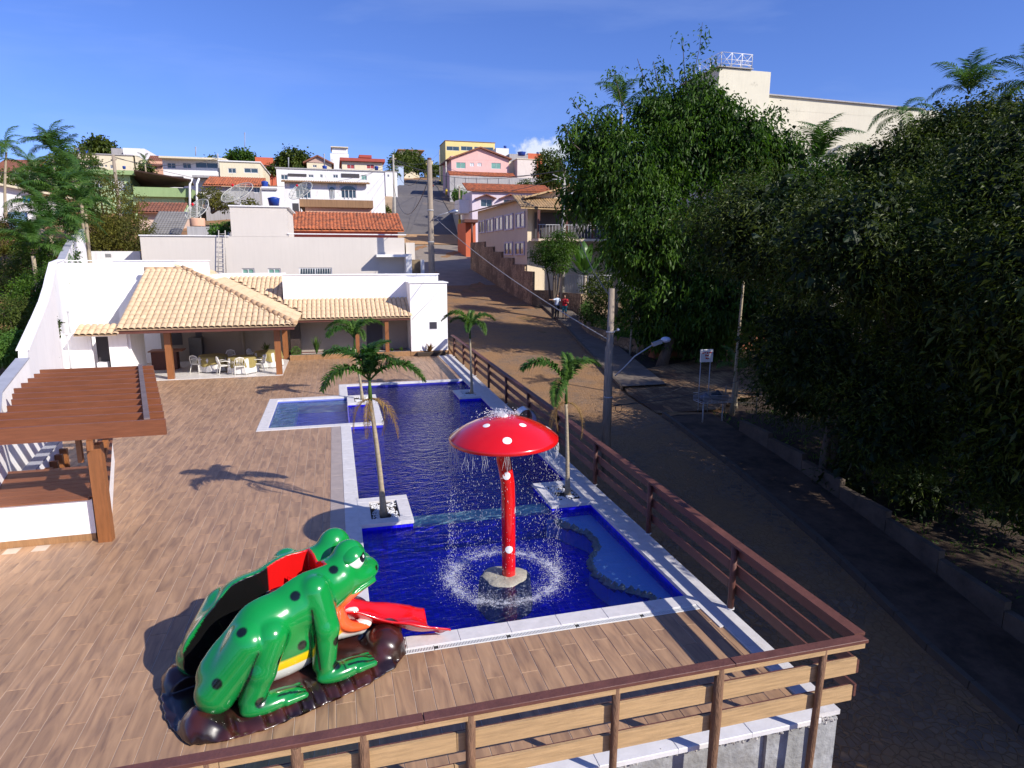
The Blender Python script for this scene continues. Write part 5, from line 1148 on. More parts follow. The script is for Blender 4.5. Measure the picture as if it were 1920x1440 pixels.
fl_ = thing('floodlight', 'small floodlight fixed on the white wall at far left', 'lamp', A(203, 482, 45)); p = A(203, 479, 45); MB().cbox(p.x-.14, p.x+.14, 44.9, 45.05, p.z-.12, p.z+.1).build('housing', mat('lamp_grey', (.2, .2, .2), .4), fl_)
t, *_ = house('garden_wall', 'whitewashed weathered wall between the curved wall and the beige building', 160, 264, 471, 492, 46, .3, W_WHITE, cat='wall')
# orange roofed house just behind it
t, X0, X1, Z0, Z1 = house('orange_roof_house', 'low dark red house with long bright orange tile roof behind the beige building', 546, 746, 430, 444, 52, 5, W_RED)
front_roof(t, 541, 758, 432, 52, 4.7, TER, .34, .5)
# carport terrace
t, X0, X1, Z0, Z1 = house('terrace_house', 'pink house with weathered brown parapet terrace above the orange roof', 572, 697, 388, 410, 66, 8, W_SALM); part(t, 'parapet', W_BRN, 561, 700, 373, 390, 65.6, 8)
t2, *_ = house('striped_shed', 'small white ribbed metal shed left of the brown terrace', 524, 561, 376, 400, 64, 4, W_WHITE)
part(t2, 'doorway', DARK, 548, 561, 381, 400, 63.98, .1)
# green building left
t, X0, X1, Z0, Z1 = house('green_building', 'two storey pale green building with darker green bands', 150, 250, 327, 392, 84, 11, W_GREEN, [(178, 339, 193, 352), (209, 339, 235, 358, mat('white_shutter', (.6, .6, .62), .5))], cat='building'); part(t, 'upper_band', W_GREEND, 160, 253, 317, 328, 83.3, 12); part(t, 'floor_band', W_GREEND, 228, 252, 365, 374, 83.4, 2)
part(t, 'wing', W_GREEN, 249, 352, 368, 440, 80, 10); part(t, 'wing_band', W_GREEND, 249, 357, 350, 370, 79.4, 11)
p, q = A(313, 382, 79.9), A(336, 397, 79.9); w_ = MB().box(p.x, q.x, 79.93, 79.995, q.z, p.z).build('window', FRW, t); MB().box(p.x+.08, q.x-.08, 79.90, 79.925, q.z+.08, p.z-.08).build('pane', GLS, w_, local=True)
for px in (356, 369): MB().tube([A(px, 420, 79), A(px, 345, 79), A(px+4, 335, 79.5)], .12, 6).build('drain_pipe', W_WHITE, t)
P_ = [A(251, 318, 82), A(358, 336, 78), A(352, 352, 86), A(252, 348, 92)]; MB().slab([P_[0], P_[1], Vector((P_[2].x, 90, P_[1].z+.6)), Vector((P_[3].x, 92, P_[0].z-1.2))], .15).build('rusty_roof', RUST, t)
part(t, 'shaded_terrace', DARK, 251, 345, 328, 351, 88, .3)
tank(233, 311, 317, 84, 'blue water tank on the pale green building')
# small hip roof houses
t, X0, X1, Z0, Z1 = house('small_tiled_house', 'small pink house with dark old hipped tile roof in front of the green building', 258, 330, 394, 418, 66, 6, wallc('town_pinkish', (.62, .47, .38)))
front_roof(t, 246, 343, 398, 66, 2.5, TERO, .42, .6)
t, *_ = house('grey_roof_shed', 'low shed with grey fibre cement roof below the small tiled house', 276, 352, 440, 446, 56, 4, W_GREY); front_roof(t, 274, 338, 440, 56, 5, FIB, .42, .4, amp=.03, pitch=.2)
t, *_ = house('rough_wall_shed', 'rough grey concrete parapet behind the ladder of the beige building', 350, 430, 425, 444, 52, 3, W_GREY)
tk = thing('clay_tank', 'round orange clay-coloured tank on the rough grey parapet', 'water tank', A(371, 424, 52.5)); q = A(371, 424, 52.5); MB().lathe([(.5, 0), (.52, .45), (.5, .55), (.01, .56)], q, 14).build('tub', W_SALM, tk)
# white modern house
t, X0, X1, Z0, Z1 = house('flat_roof_house', 'white two storey flat-roofed house with wide dark windows on the ridge left', 304, 410, 300, 352, 104, 12, W_WHITE, [(313, 305, 330, 316), (342, 305, 359, 316), (366, 304, 409, 316)]); part(t, 'roof_slab', W_CREAM, 297, 424, 292, 300, 102.5, 14); part(t, 'terrace_slab', W_GREY, 360, 424, 328, 334, 102, 2)
t, X0, X1, Z0, Z1 = house('cream_block_house', 'plain cream box house with two small windows and air conditioners on the ridge', 411, 490, 304, 350, 94, 14, W_CREAM, [(427, 315, 443, 325), (457, 315, 484, 325)], W_WHITE)
t, X0, X1, Z0, Z1 = house('bare_wall_house', 'grey unpainted house with orange tile edge behind the satellite dishes', 382, 488, 350, 400, 80, 8, W_GREY, [(396, 352, 402, 357), (475, 351, 488, 362)]); front_roof(t, 380, 492, 348, 80, 5, TER, .28, .5)
t, X0, X1, Z0, Z1 = house('tank_block', 'small white block carrying a blue water tank', 490, 534, 350, 392, 72, 4, W_WHITE, [], None); part(t, 'roof_slab', W_GREY, 489, 520, 352, 356, 71.8, 4); tank(497, 339, 352, 73, 'blue water tank on the small white block')
tank(514, 369, 386, 63, 'larger blue water tank standing below the small white block', w=.5)
# arched white house
t, X0, X1, Z0, Z1 = house('arched_house', 'white and pale blue house with three dark arched windows', 533, 688, 340, 376, 82, 8, W_WHITE, [(554, 356, 583, 372), (617, 356, 628, 372), (639, 356, 668, 372)])
for a, b_ in ((554, 583), (617, 628), (639, 668)):
    p, q = A(a, 356, 82), A(b_, 356, 82); n = 9; r = (q.x-p.x)/2; pts = [(p.x+r+r*math.cos(math.pi*k/n), 81.97, p.z+min(r, .45)*math.sin(math.pi*k/n)) for k in range(n+1)]; MB().slab([Vector(c) for c in pts][::-1], 0).build('arch_top', GLS, t) if False else MB().add([(x, 81.92, z) for x, y, z in pts], [tuple(range(n+1))[::-1]]).build('arch_top', GLS, t)
    for k in range(1, 4): MB().box(p.x+2*r*k/4-.03, p.x+2*r*k/4+.03, 81.9, 81.95, A(a, 372, 82).z, p.z).build('window_bar', FRW, t)
part(t, 'blue_panel', wallc('pale_blue', (.42, .52, .66)), 543, 582, 344, 355, 81.95, .04); part(t, 'blue_panel', MATS['pale_blue'], 614, 630, 344, 355, 81.95, .04); part(t, 'blue_panel', MATS['pale_blue'], 637, 669, 344, 355, 81.95, .04)
front_roof(t, 527, 694, 342, 82, 3.5, TERY, .12, .7); part(t, 'roof_edge', W_BRN, 527, 692, 340, 343, 81.2, .15)
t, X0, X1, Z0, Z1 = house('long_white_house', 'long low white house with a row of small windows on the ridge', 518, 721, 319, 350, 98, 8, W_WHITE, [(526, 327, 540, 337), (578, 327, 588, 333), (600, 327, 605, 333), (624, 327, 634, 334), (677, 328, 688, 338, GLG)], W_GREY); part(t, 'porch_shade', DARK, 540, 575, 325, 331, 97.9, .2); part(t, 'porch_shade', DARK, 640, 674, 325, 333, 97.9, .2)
tank(609, 310, 319, 99, 'blue water tank on the long white house')
t, X0, X1, Z0, Z1 = house('red_parapet_house', 'cream house with deep red parapet and two red shuttered windows', 641, 718, 304, 330, 116, 10, W_CREAM, [(650, 308, 665, 317, GLR), (687, 308, 702, 317, GLR)]); part(t, 'parapet', W_RED, 637, 722, 295, 304, 115.4, 11); part(t, 'roof_room', W_RED, 673, 697, 290, 296, 118, 5); tank(706, 311, 319, 114, 'blue water tank on the red parapet house')
t, X0, X1, Z0, Z1 = house('narrow_tower_house', 'narrow white tower-like house rising above the ridge', 619, 655, 288, 320, 134, 6, W_WHITE); part(t, 'top_room', W_WHITE, 622, 652, 277, 288, 134.3, 5); part(t, 'top_cap', W_CREAM, 620, 653, 274, 277, 133.8, 6)
t, X0, X1, Z0, Z1 = house('gable_house', 'small house with dark red gabled roof left of the narrow tower', 575, 622, 303, 320, 122, 8, W_CREAM, [(586, 309, 594, 314)])
a, b_, c = A(568, 303, 121.5), A(595, 290, 121.5), A(626, 306, 121.5); MB().slab([a, b_, b_+Vector((0, 8, 0)), a+Vector((0, 8, 0))], .25).build('roof', TERO, t); MB().slab([b_, c, c+Vector((0, 8, 0)), b_+Vector((0, 8, 0))], .25).build('roof', TERO, t)
MB().add([tuple(a+Vector((.5, .4, 0))), tuple(c+Vector((-.5, .4, 0))), tuple(b_+Vector((0, .4, -.2)))], [(0, 1, 2)]).build('gable', wallc('gable_pink', (.5, .34, .28)), t)
# ridge houses far left
t, *_ = house('cream_long_house', 'long cream building with flat parapet behind the left palms', 128, 252, 290, 325, 116, 10, W_CREAM, [(166, 309, 173, 314), (188, 309, 193, 313), (196, 309, 201, 313), (206, 309, 213, 316)], W_GREY)
p = A(252, 290, 116); q = A(276, 303, 116); MB().add([(p.x, 116.1, p.z), (q.x, 116.1, q.z), (q.x, 116.1, q.z-4), (p.x, 116.1, p.z-4), (p.x, 125, p.z), (q.x, 125, q.z), (q.x, 125, q.z-4), (p.x, 125, p.z-4)], [(0,3,2,1),(0,1,5,4),(1,2,6,5),(4,5,6,7)]).build('side_annex', W_CREAM, t)
t, *_ = house('grey_cube_house', 'grey box house carrying blue tanks on the far left ridge', 138, 172, 277, 300, 150, 8, W_GREY); tank(147, 281, 290, 118, 'left blue water tank of the pair on the cream building'); tank(162, 281, 290, 118, 'right blue water tank of the pair on the cream building')
t, *_ = house('distant_white_house', 'distant white box house right of the dark ridge tree', 230, 273, 278, 300, 140, 9, W_WHITE); t, *_ = house('distant_beige_house', 'distant beige flat-roofed house tucked beside the dark ridge tree', 208, 232, 278, 292, 142, 8, W_GREY)
t, *_ = house('far_left_house', 'white house with a sloping roof and bright blue window at far left', -30, 82, 362, 405, 76, 7, W_WHITE, [(39, 366, 59, 381, mat('blue_shutter', (.02, .22, .62), .4))])
a, b_ = A(-40, 336, 75.4), A(88, 360, 75.4); MB().slab([a, b_, b_+Vector((0, 8, 0)), a+Vector((0, 8, 0))], .2).build('roof', W_CREAM, t); MB().add([tuple(A(-30, 362, 76)), tuple(A(82, 362, 76)), tuple(A(-30, 339, 76))], [(0, 1, 2)]).build('gable', W_WHITE, t)
t, *_ = house('blue_fence_panel', 'pale blue sheet fence below the far left white house', 14, 52, 398, 421, 66, .2, wallc('sheet_blue', (.22, .36, .50)), cat='fence')
t, *_ = house('red_roof_cottage', 'cottage with dull red roof on the far left edge', -20, 62, 322, 335, 104, 6, W_CREAM); front_roof(t, -24, 60, 323, 104, 6, TERO, .4, .4)
t, *_ = house('white_lean_to', 'tiny white lean-to beside the far left palm', 28, 52, 318, 332, 100, 3, W_WHITE)
t, *_ = house('tiny_ridge_house', 'tiny grey house on the ridge beside the round tree', 430, 446, 287, 300, 150, 5, W_GREY); t, *_ = house('ochre_ridge_house', 'ochre roofed house on the ridge behind the cream block', 478, 512, 295, 310, 140, 6, W_ORNG); t, *_ = house('brown_roof_house', 'small brown roofed house left of the white flat-roofed one', 276, 306, 302, 330, 112, 6, W_SALM); front_roof(t, 272, 306, 310, 112, 4, TERO, .5)
# right of the road
t, X0, X1, Z0, Z1 = house('yellow_building', 'long yellow building with dark window bands on the skyline', 835, 928, 266, 300, 190, 10, W_YEL, [(837, 274, 861, 283), (864, 274, 886, 283), (889, 275, 925, 283)], W_BRN, cat='building')
t, X0, X1, Z0, Z1 = house('pink_gable_house', 'pink house with broad brown gable and two green windows above the grey wall', 846, 954, 294, 330, 152, 12, W_PINK, [(855, 304, 873, 316, GLG), (881, 305, 889, 312, FRW), (895, 305, 903, 312, FRW), (921, 305, 939, 317, GLG)])
a, b_, c = A(839, 297, 151.3), A(901, 274.5, 151.3), A(960, 297, 151.3); MB().slab([a, b_, b_+Vector((0, 12, 0)), a+Vector((0, 12, 0))], .3).build('roof', TERO, t); MB().slab([b_, c, c+Vector((0, 12, 0)), b_+Vector((0, 12, 0))], .3).build('roof', TERO, t)
MB().add([tuple(a+Vector((.5, .68, -.3))), tuple(c+Vector((-.5, .68, -.3))), tuple(b_+Vector((0, .68, -.3)))], [(0, 1, 2)]).build('gable', W_PINK, t)
tile_roof('porch_roof', A(843, 328, 147), (1, 0, 0), (0, 1, .4), A(968, 328, 147).x-A(843, 328, 147).x, 3, TER, t)
t, *_ = house('white_annex', 'white box annex right of the pink gabled house', 970, 1006, 299, 330, 150, 8, wallc('annex_pink', (.66, .58, .52)), [], W_CREAM); t, *_ = house('annex_middle', 'narrow cream annex wall with brown roof beside the white annex', 953, 971, 303, 328, 153, 6, W_CREAM); t, *_ = house('skyline_white_house', 'small pale house with a dark tank right of the yellow building', 930, 954, 278, 300, 180, 6, W_WHITE); tank(947, 273, 279, 182, 'dark tank on the small pale skyline house'); tank(978, 284, 292, 160, 'dark tank near the cloud on the skyline', w=1.0); tank(1008, 285, 290, 170, 'smaller tank on the brown skyline building'); t, *_ = house('ochre_skyline_house', 'ochre skyline building beside the dark round tree', 990, 1020, 288, 310, 165, 6, W_ORNG); t, *_ = house('brown_skyline_house', 'brown flat building behind the white annex', 955, 990, 289, 310, 165, 6, W_GREY)
rwl = thing('grey_retaining_wall', 'long grey concrete retaining wall with pier joints below the pink house', 'wall', A(930, 350, 146))
p, q = A(843, 329, 146), A(1025, 350, 146); MB().box(p.x, q.x, 146, 146.5, 10, p.z).build('wall', W_GREY, rwl)
for k in range(9): x = p.x+(q.x-p.x)*(k+.5)/9; MB().box(x-.15, x+.15, 145.9, 145.995, 10, p.z-.3).build('pier', W_GREY, rwl)
P1, P2 = A(843, 329, 146), A(861, 400, 112); MB().prism([(P1.x, 146), (P1.x+.4, 146), (P2.x+.4, 112), (P2.x, 112)], 6, 14).build('return_wall', W_GREY, rwl)
t, X0, X1, Z0, Z1 = house('lilac_house', 'pale lilac house with orange tile roof and tiled window hoods', 885, 1035, 360, 410, 100, 8, W_LILAC, [(901, 373, 923, 388), (944, 374, 966, 388)]); front_roof(t, 876, 1036, 359, 100, 4.2, TER, .36, .5)
for x_ in (893, 938): a, b_, c = A(x_, 371, 99.2), A(x_+19, 363, 99.2), A(x_+38, 371, 99.2); MB().slab([a, b_, b_+Vector((0, .8, 0)), a+Vector((0, .8, 0))], .15).build('window_hood', TERO, t); MB().slab([b_, c, c+Vector((0, .8, 0)), b_+Vector((0, .8, 0))], .15).build('window_hood', TERO, t)
part(t, 'side_wall', W_WHITE, 861, 886, 374, 400, 102, 4)
t, X0, X1, Z0, Z1 = house('orange_shop', 'small orange-red building with a dark canopy on the street corner', 873, 892, 417, 452, 88, 6, W_ORNG); part(t, 'canopy', EAVE, 871, 898, 411, 417, 86.5, 2); MB().tube([A(885, 457, 86.8), A(885, 417, 86.8)], .14, 6).build('canopy_post', EAVE, t)
# far along the road
t, *_ = house('brown_cap_house', 'cream skyline house with dark brown flat roof above the road trees', 749, 786, 283, 305, 235, 10, W_CREAM, [(766, 285, 770, 289)]); part(t, 'roof_slab', W_BRN, 746, 796, 279, 283, 234, 14)
for i, (x0, x1, a, b_, Y, m, L_) in enumerate([(722, 745, 322, 348, 150, W_WHITE, 'small white house at the left edge of the uphill road'), (740, 757, 312, 330, 190, MATS['pale_blue'], 'pale blue house at the left edge of the uphill road'), (800, 812, 302, 330, 240, W_YEL, 'narrow yellow house at the top of the road'), (757, 775, 305, 325, 225, W_CREAM, 'cream house half hidden by the road trees')]): house('roadside_house', L_, x0, x1, a, b_, Y, 8, m, [(x0+4, a+5, x0+8, a+10)], W_GREY)
house('stone_wall_left', 'low brown wall with red gate beside the steep pavement', 697, 736, 345, 420, 118, .4, W_BRN, [(716, 352, 724, 366, GLR)], cat='wall') if False else None

# -- satellite dishes
MESHD = bpy.data.materials.new('dish_mesh'); MESHD.use_nodes = True; _t = MESHD.node_tree; _p = _t.nodes['Principled BSDF']; _p.inputs['Base Color'].default_value = (.42, .42, .36, 1); _p.inputs['Roughness'].default_value = .6; _m = nd(_t, 'ShaderNodeMixShader'); _m.inputs[0].default_value = .36; _tr = nd(_t, 'ShaderNodeBsdfTransparent'); _t.links.new(_tr.outputs[0], _m.inputs[1]); _t.links.new(_p.outputs[0], _m.inputs[2]); _t.links.new(_m.outputs[0], _t.nodes['Material Output'].inputs[0])
def dish(px, py, Y, r, el, az, label):
    c = A(px, py, Y); t = thing('satellite_dish', label, 'satellite dish', c-Vector((0, 0, 1.2)), 0, 'mesh satellite dishes'); Mx = Matrix.Translation(c) @ Matrix.Rotation(R(az), 4, 'Z') @ Matrix.Rotation(R(90-el), 4, 'X'); dep = r*.34
    def tf(p): return Mx @ Vector(p)
    b = MB(); b.lathe([(r*k/6, dep*(k/6)**2) for k in range(7)], (0, 0, 0), 24); b.v = [tuple(tf(p)) for p in b.v]; b.build('bowl', MESHD, t)
    DM = mat('dish_rib', (.5, .5, .45), .6)
    for k in range(12): a = 2*math.pi*k/12; MB().tube([tf((r*q*math.cos(a), r*q*math.sin(a), dep*q*q)) for q in (0, .35, .7, 1)], .014, 4).build('rib', DM, t)
    MB().tube([tf((r*math.cos(2*math.pi*k/24), r*math.sin(2*math.pi*k/24), dep)) for k in range(25)], .03, 4).build('rim', DM, t)
    for k in range(3): a = 2*math.pi*k/3; MB().tube([tf((r*.9*math.cos(a), r*.9*math.sin(a), dep*.85)), tf((0, 0, r*.8))], .02, 4).build('feed_arm', DM, t)
    MB().ico(tf((0, 0, r*.82)), .14).build('receiver', REDP, t); MB().tube([c, c-Vector((0, 0, 1.8))], .05, 6).build('mast', DM, t)
dish(450, 370, 58, 1.35, 52, -38, 'largest pale mesh satellite dish beside the raised beige block'); dish(375, 398, 54, .98, 40, -38, 'smaller mesh satellite dish left of the raised beige block'); dish(568, 364, 68, 1.25, 46, -42, 'mesh satellite dish in front of the arched white house'); dish(868, 356, 118, 1.2, 60, 10, 'small dish beside the lilac house roof')

# -- antennas on the skyline
AM = mat('antenna_grey', (.3, .3, .32), .5)
for px, py0, py1, Y, n_ in ((459, 248, 290, 150, 'tall thin lattice antenna mast on the skyline'), (367, 275, 292, 110, 'small antenna on the white flat-roofed house'), (541, 295, 318, 98, 'thin antenna pole on the long white house'), (608, 288, 310, 99, 'short antenna next to the blue tank of the long white house')):
    t = thing('antenna', n_, 'antenna', A(px, py1, Y), 0, 'roof antennas'); MB().tube([A(px, py1, Y), A(px, py0, Y)], .07, 4).build('mast', AM, t); [MB().tube([A(px-w_, py0+1.5+dy, Y), A(px+w_*.6, py0+1.2+dy, Y)], .025, 4).build('crossbar', AM, t) for w_, dy in ((2.4, 0), (1.9, 1.6), (1.4, 3.2))]

# -- the cream building whose side steps down the street
N_ = A(989, 420, 54); F_ = A(896, 420, 73)
def onp(px, py, P=None, Q=None, off=0):
    P = P or N_; Q = Q or F_; d = (Q-P); nrm = Vector((d.y, -d.x, 0)).normalized(); r = ray(px, py); k = ((P-Vector((0, 0, CAMH))).dot(nrm)-off)/r.dot(nrm); return Vector((r.x*k, r.y*k, CAMH+r.z*k))
nb_ = (F_-N_).normalized(); nb_.z = 0; nb_.normalize(); nout = Vector((-nb_.y, nb_.x, 0))
if nout.dot(Vector((0, 0, 0))-N_) < 0: nout = -nout
t = thing('cream_street_house', 'two storey cream house with lilac window frames whose stone base steps down the street', 'house', (N_.x, N_.y, 0)); C2 = wallc('street_cream', (.62, .52, .38), .08)
zt0, zt1 = onp(985, 372).z, onp(897, 396).z
E_ = N_+Vector((14, 3, 0)); D_ = F_+Vector((14, 3, 0)); b = MB()
pb = [(N_.x, N_.y), (E_.x, E_.y), (D_.x, D_.y), (F_.x, F_.y)]; zb = -1
vs = [(x, y, zb) for x, y in pb]+[(N_.x, N_.y, zt0), (E_.x, E_.y, zt0+3.0), (D_.x, D_.y, zt1+3.0), (F_.x, F_.y, zt1)]
b.add(vs, [(0,1,5,4),(1,2,6,5),(2,3,7,6),(3,0,4,7),(4,5,6,7)]).build('wall', C2, t)
for (a, b0, c, d_) in ((898.5, 415, 910, 436), (913, 411, 926, 434), (929, 407, 944, 431), (947, 403, 963, 430), (968, 400, 985, 426), (947, 455, 962, 477), (967, 455, 984, 477)):
    q = [onp(a, d_), onp(c, d_), onp(c, b0), onp(a, b0)]; zl_, zh = (q[0].z+q[1].z)/2, (q[2].z+q[3].z)/2; p0, p1 = q[0], q[1]
    f = MB(); 
    for s0, s1, z0, z1 in ((0, 1, zl_-.08, zl_+.05), (0, 1, zh-.05, zh+.08), (0, .06, zl_+.051, zh-.051), (.94, 1, zl_+.051, zh-.051), (.47, .53, zl_+.051, zh-.051)):
        u0, u1 = p0.lerp(p1, s0), p0.lerp(p1, s1); w_ = [u0+nout*.002, u1+nout*.002, u1+nout*.10, u0+nout*.10]; f.prism([(e.x, e.y) for e in w_], z0, z1)
    fo = f.build('window', FRL, t); w_ = [p0.lerp(p1, .02)+nout*.003, p0.lerp(p1, .98)+nout*.003, p0.lerp(p1, .98)+nout*.03, p0.lerp(p1, .02)+nout*.03]; MB().prism([(e.x, e.y) for e in w_], zl_, zh).build('pane', GLREF if b0 < 450 else GLS, fo, local=True)
RB = [(A(1062, 353, 53), A(876, 400, 76))]; p0, p1 = onp(989, 371)+nout*.6-nb_*1.2, onp(897, 395)+nout*.6+nb_*2.2; up_ = Vector((14, 3, 3.6))
MB().slab([p0, p0+up_, p1+up_, p1], .14).build('roof', TERY, t)
STNB = cobble_mat('stone_cladding', (.34, .235, .14), (.50, .36, .22), (.16, .11, .07), 3.6)
st_ = [(885, 455), (911, 463), (928, 472), (944, 483), (965, 495), (988, 508), (1003, 522)]
for i in range(len(st_)-1):
    a, b_ = onp(st_[i][0], st_[i][1]), onp(st_[i+1][0], st_[i][1]); w_ = [a+nout*.005, b_+nout*.005, b_+nout*.2, a+nout*.2]; MB().prism([(e.x, e.y) for e in w_], zb, a.z).build('stone_base', STNB, t)
tile_roof('balcony_roof', A(977, 389, 51.5), (1, .2, 0), (0, 1, .42), 8.5, 3.0, TERY, t)
MB().box(N_.x+.3, N_.x+9, 51.8, 53.9, A(1000, 447, 52).z-.2, A(1000, 447, 52).z).build('balcony_floor', C2, t)
for k in range(4): x = N_.x+.35+k*2.4; MB().box(x-.1, x+.1, 51.9, 52.1, A(1000, 447, 52).z, A(1000, 392, 52).z).build('balcony_post', EAVE, t)
for k in range(30): x = N_.x+.4+k*.28; MB().tube([(x, 51.9, A(1000, 446, 52).z), (x, 51.9, A(1000, 422, 52).z)], .018, 4).build('baluster', PIPE, t)
MB().bar((N_.x+.3, 51.9, A(1000, 421, 52).z), (N_.x+9, 51.9, A(1000, 421, 52).z), .05, .05).build('handrail', PIPE, t)
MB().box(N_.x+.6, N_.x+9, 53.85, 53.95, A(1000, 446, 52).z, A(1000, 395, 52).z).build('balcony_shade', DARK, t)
# stone garden wall with railing, then the curved stone planter with hedge
gw = thing('garden_stone_wall', 'low stone garden wall with a thin metal railing beside the pavement', 'wall', (18.5, 49, 0))
pts = [(onp(1003, 530)+nout*.1).xy, Vector((17.6, 50.5)), Vector((18.6, 47.8)), Vector((21.5, 47.2)), Vector((25, 47.5))]
for i in range(len(pts)-1): d_ = (pts[i+1]-pts[i]).normalized(); n_ = Vector((-d_.y, d_.x))*.15; q = [pts[i]-n_, pts[i+1]-n_, pts[i+1]+n_, pts[i]+n_]; MB().prism([tuple(e) for e in q], -.5, 2.6-.12*i).build('stone_panel', STNB, gw)
for i in range(1, len(pts)-1):
    for k in range(14): e = pts[i].lerp(pts[i+1], k/14); MB().tube([(e.x, e.y, 2.4), (e.x, e.y, 3.9)], .015, 4).build('railing_bar', PIPE, gw)
    MB().tube([(*pts[i], 3.9), (*pts[i+1], 3.9)], .025, 5).build('railing_top', PIPE, gw)
hp = [(17.9, 46.0), (16.7, 43.2), (15.9, 39.5), (16.0, 36.0), (17.0, 33.6), (20, 32.5)]
hw_ = thing('curved_stone_planter', 'curved stone planter wall holding a clipped green hedge', 'planter', (17, 40, 0))
for i in range(len(hp)-1): a, b_ = Vector(hp[i]), Vector(hp[i+1]); d_ = (b_-a).normalized(); n_ = Vector((-d_.y, d_.x))*.12; MB().prism([tuple(e) for e in (a-n_, b_-n_, b_+n_, a+n_)], -1.5, zs((a.y+b_.y)/2)+.75).build('stone_panel', STNB, hw_)
hd = []
for i in range(len(hp)-1):
    for k in range(5): e = Vector(hp[i]).lerp(Vector(hp[i+1]), k/5)+Vector((.45, 0)); hd.append((e.x, e.y, zs(e.y)+.95, .42, .5, .38))
ht = thing('hedge', 'clipped low hedge growing along the curved stone planter', 'hedge', (17, 40, .6)); crown('foliage', hd, 1500, 5, .10, .5, LBR, ht, .15, .2, .6)
# tall cream apartment block behind the trees
t, X0, X1, Z0, Z1 = house('tall_cream_building', 'tall cream building with flat roofs rising behind the trees', 1428, 1720, 195, 600, 62, 14, W_CREAM2, [], None, None, 'building', base=0)
a, b_ = A(1432, 178, 62), A(1730, 206, 62); MB().add([(a.x, 61.99, Z1-1), (b_.x, 61.99, Z1-1), (b_.x, 61.99, b_.z), (a.x, 61.99, a.z), (a.x, 76, Z1-1), (b_.x, 76, Z1-1), (b_.x, 76, b_.z), (a.x, 76, a.z)], [(0,1,2,3),(4,7,6,5),(3,2,6,7),(1,5,6,2),(0,3,7,4)]).build('sloping_parapet', W_CREAM2, t)
MB().bar((a.x-.1, 61.9, a.z+.05), (b_.x+.1, 61.9, b_.z+.05), .3, .12).build('parapet_cap', W_GREY, t)
part(t, 'stair_tower', W_CREAM2, 1349, 1411, 127, 600, 60, 7); part(t, 'side_block', W_CREAM2, 1300, 1350, 172, 600, 63, 9); part(t, 'link_block', W_CREAM2, 1411, 1430, 195, 600, 61, 5); MB().box(28.5, 45, 43, 59.5, 0, 14.5).build('hidden_shade_block', W_CREAM2, t); part(t, 'band', W_GREY, 1347, 1413, 124, 128, 59.8, 7.4)  # the wing box is unseen behind foliage, added to shade the street
p, q = A(1350, 178, 59.95), A(1358, 205, 59.95)
part(t, 'lower_roof', TERO, 1540, 1640, 252, 257, 58, 4)
WRI = mat('white_rail', (.72, .72, .74), .5)
zr, zr2 = A(1380, 125, 60).z, A(1380, 99, 60).z; xa, xb = A(1353, 120, 60).x, A(1411, 120, 60).x
for (p, q) in (((xa, 60.1), (xb, 60.1)), ((xa, 60.1), (xa, 66)), ((xb, 60.1), (xb, 66))):
    for k in range(4): e = Vector(p).lerp(Vector(q), k/3); MB().tube([(e.x, e.y, zr), (e.x, e.y, zr2)], .045, 5).build('rail_post', WRI, t)
    for zz in (zr+.25, (zr+zr2)/2, zr2): MB().tube([(*p, zz), (*q, zz)], .03, 4).build('rail_bar', WRI, t)
    for k in range(3):
        e, f = Vector(p).lerp(Vector(q), k/3), Vector(p).lerp(Vector(q), (k+1)/3); MB().tube([(*e, zr), (*f, zr2)], .025, 4).build('rail_bar', WRI, t); MB().tube([(*f, zr), (*e, zr2)], .025, 4).build('rail_bar', WRI, t)
# ---------------------------------------------------------------- big trees along the street
def px_blobs(lst): 
    o = []
    for (px, py, r, Y, *f) in lst:
        c = A(px, py, Y); rr = r*Y/FPX*1.03; fl = f[0] if f else .85; o.append((c.x, c.y, c.z, rr, rr*.9, rr*fl))
    return o
def big_tree(name, label, base, r0, blobs, ncl, per, leaf, width, mtl, tops=None, spread=.3, droop=.5, shell=.45, extra=None, group=None, seed=3, dirb=0, nl=None):
    t = thing(name, label, 'tree', base, 0, group); top = tops or [b[:3] for b in blobs]
    j = Vector(base)+(Vector(np.mean([b[:3] for b in blobs], 0).tolist())-Vector(base))*.35
    MB().tube([Vector(base)-Vector((0, 0, .3)), Vector(base).lerp(j, .5)+Vector((.1, 0, 0)), j], [r0*1.25, r0, r0*.8], 10).build('trunk', BK, t)
    limbs_mb(j, top, r0*.6, seed=seed).build('limbs', BK, t); crown('crown', blobs, ncl, per, leaf, width, mtl, t, spread, droop, shell, extra=extra, dirb=dirb)
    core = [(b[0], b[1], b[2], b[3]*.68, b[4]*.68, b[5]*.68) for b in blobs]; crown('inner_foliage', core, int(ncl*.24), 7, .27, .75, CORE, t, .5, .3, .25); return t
CORE = leafmat('inner_leaf', (.006, .016, .004), (.016, .035, .008), .6, .1)
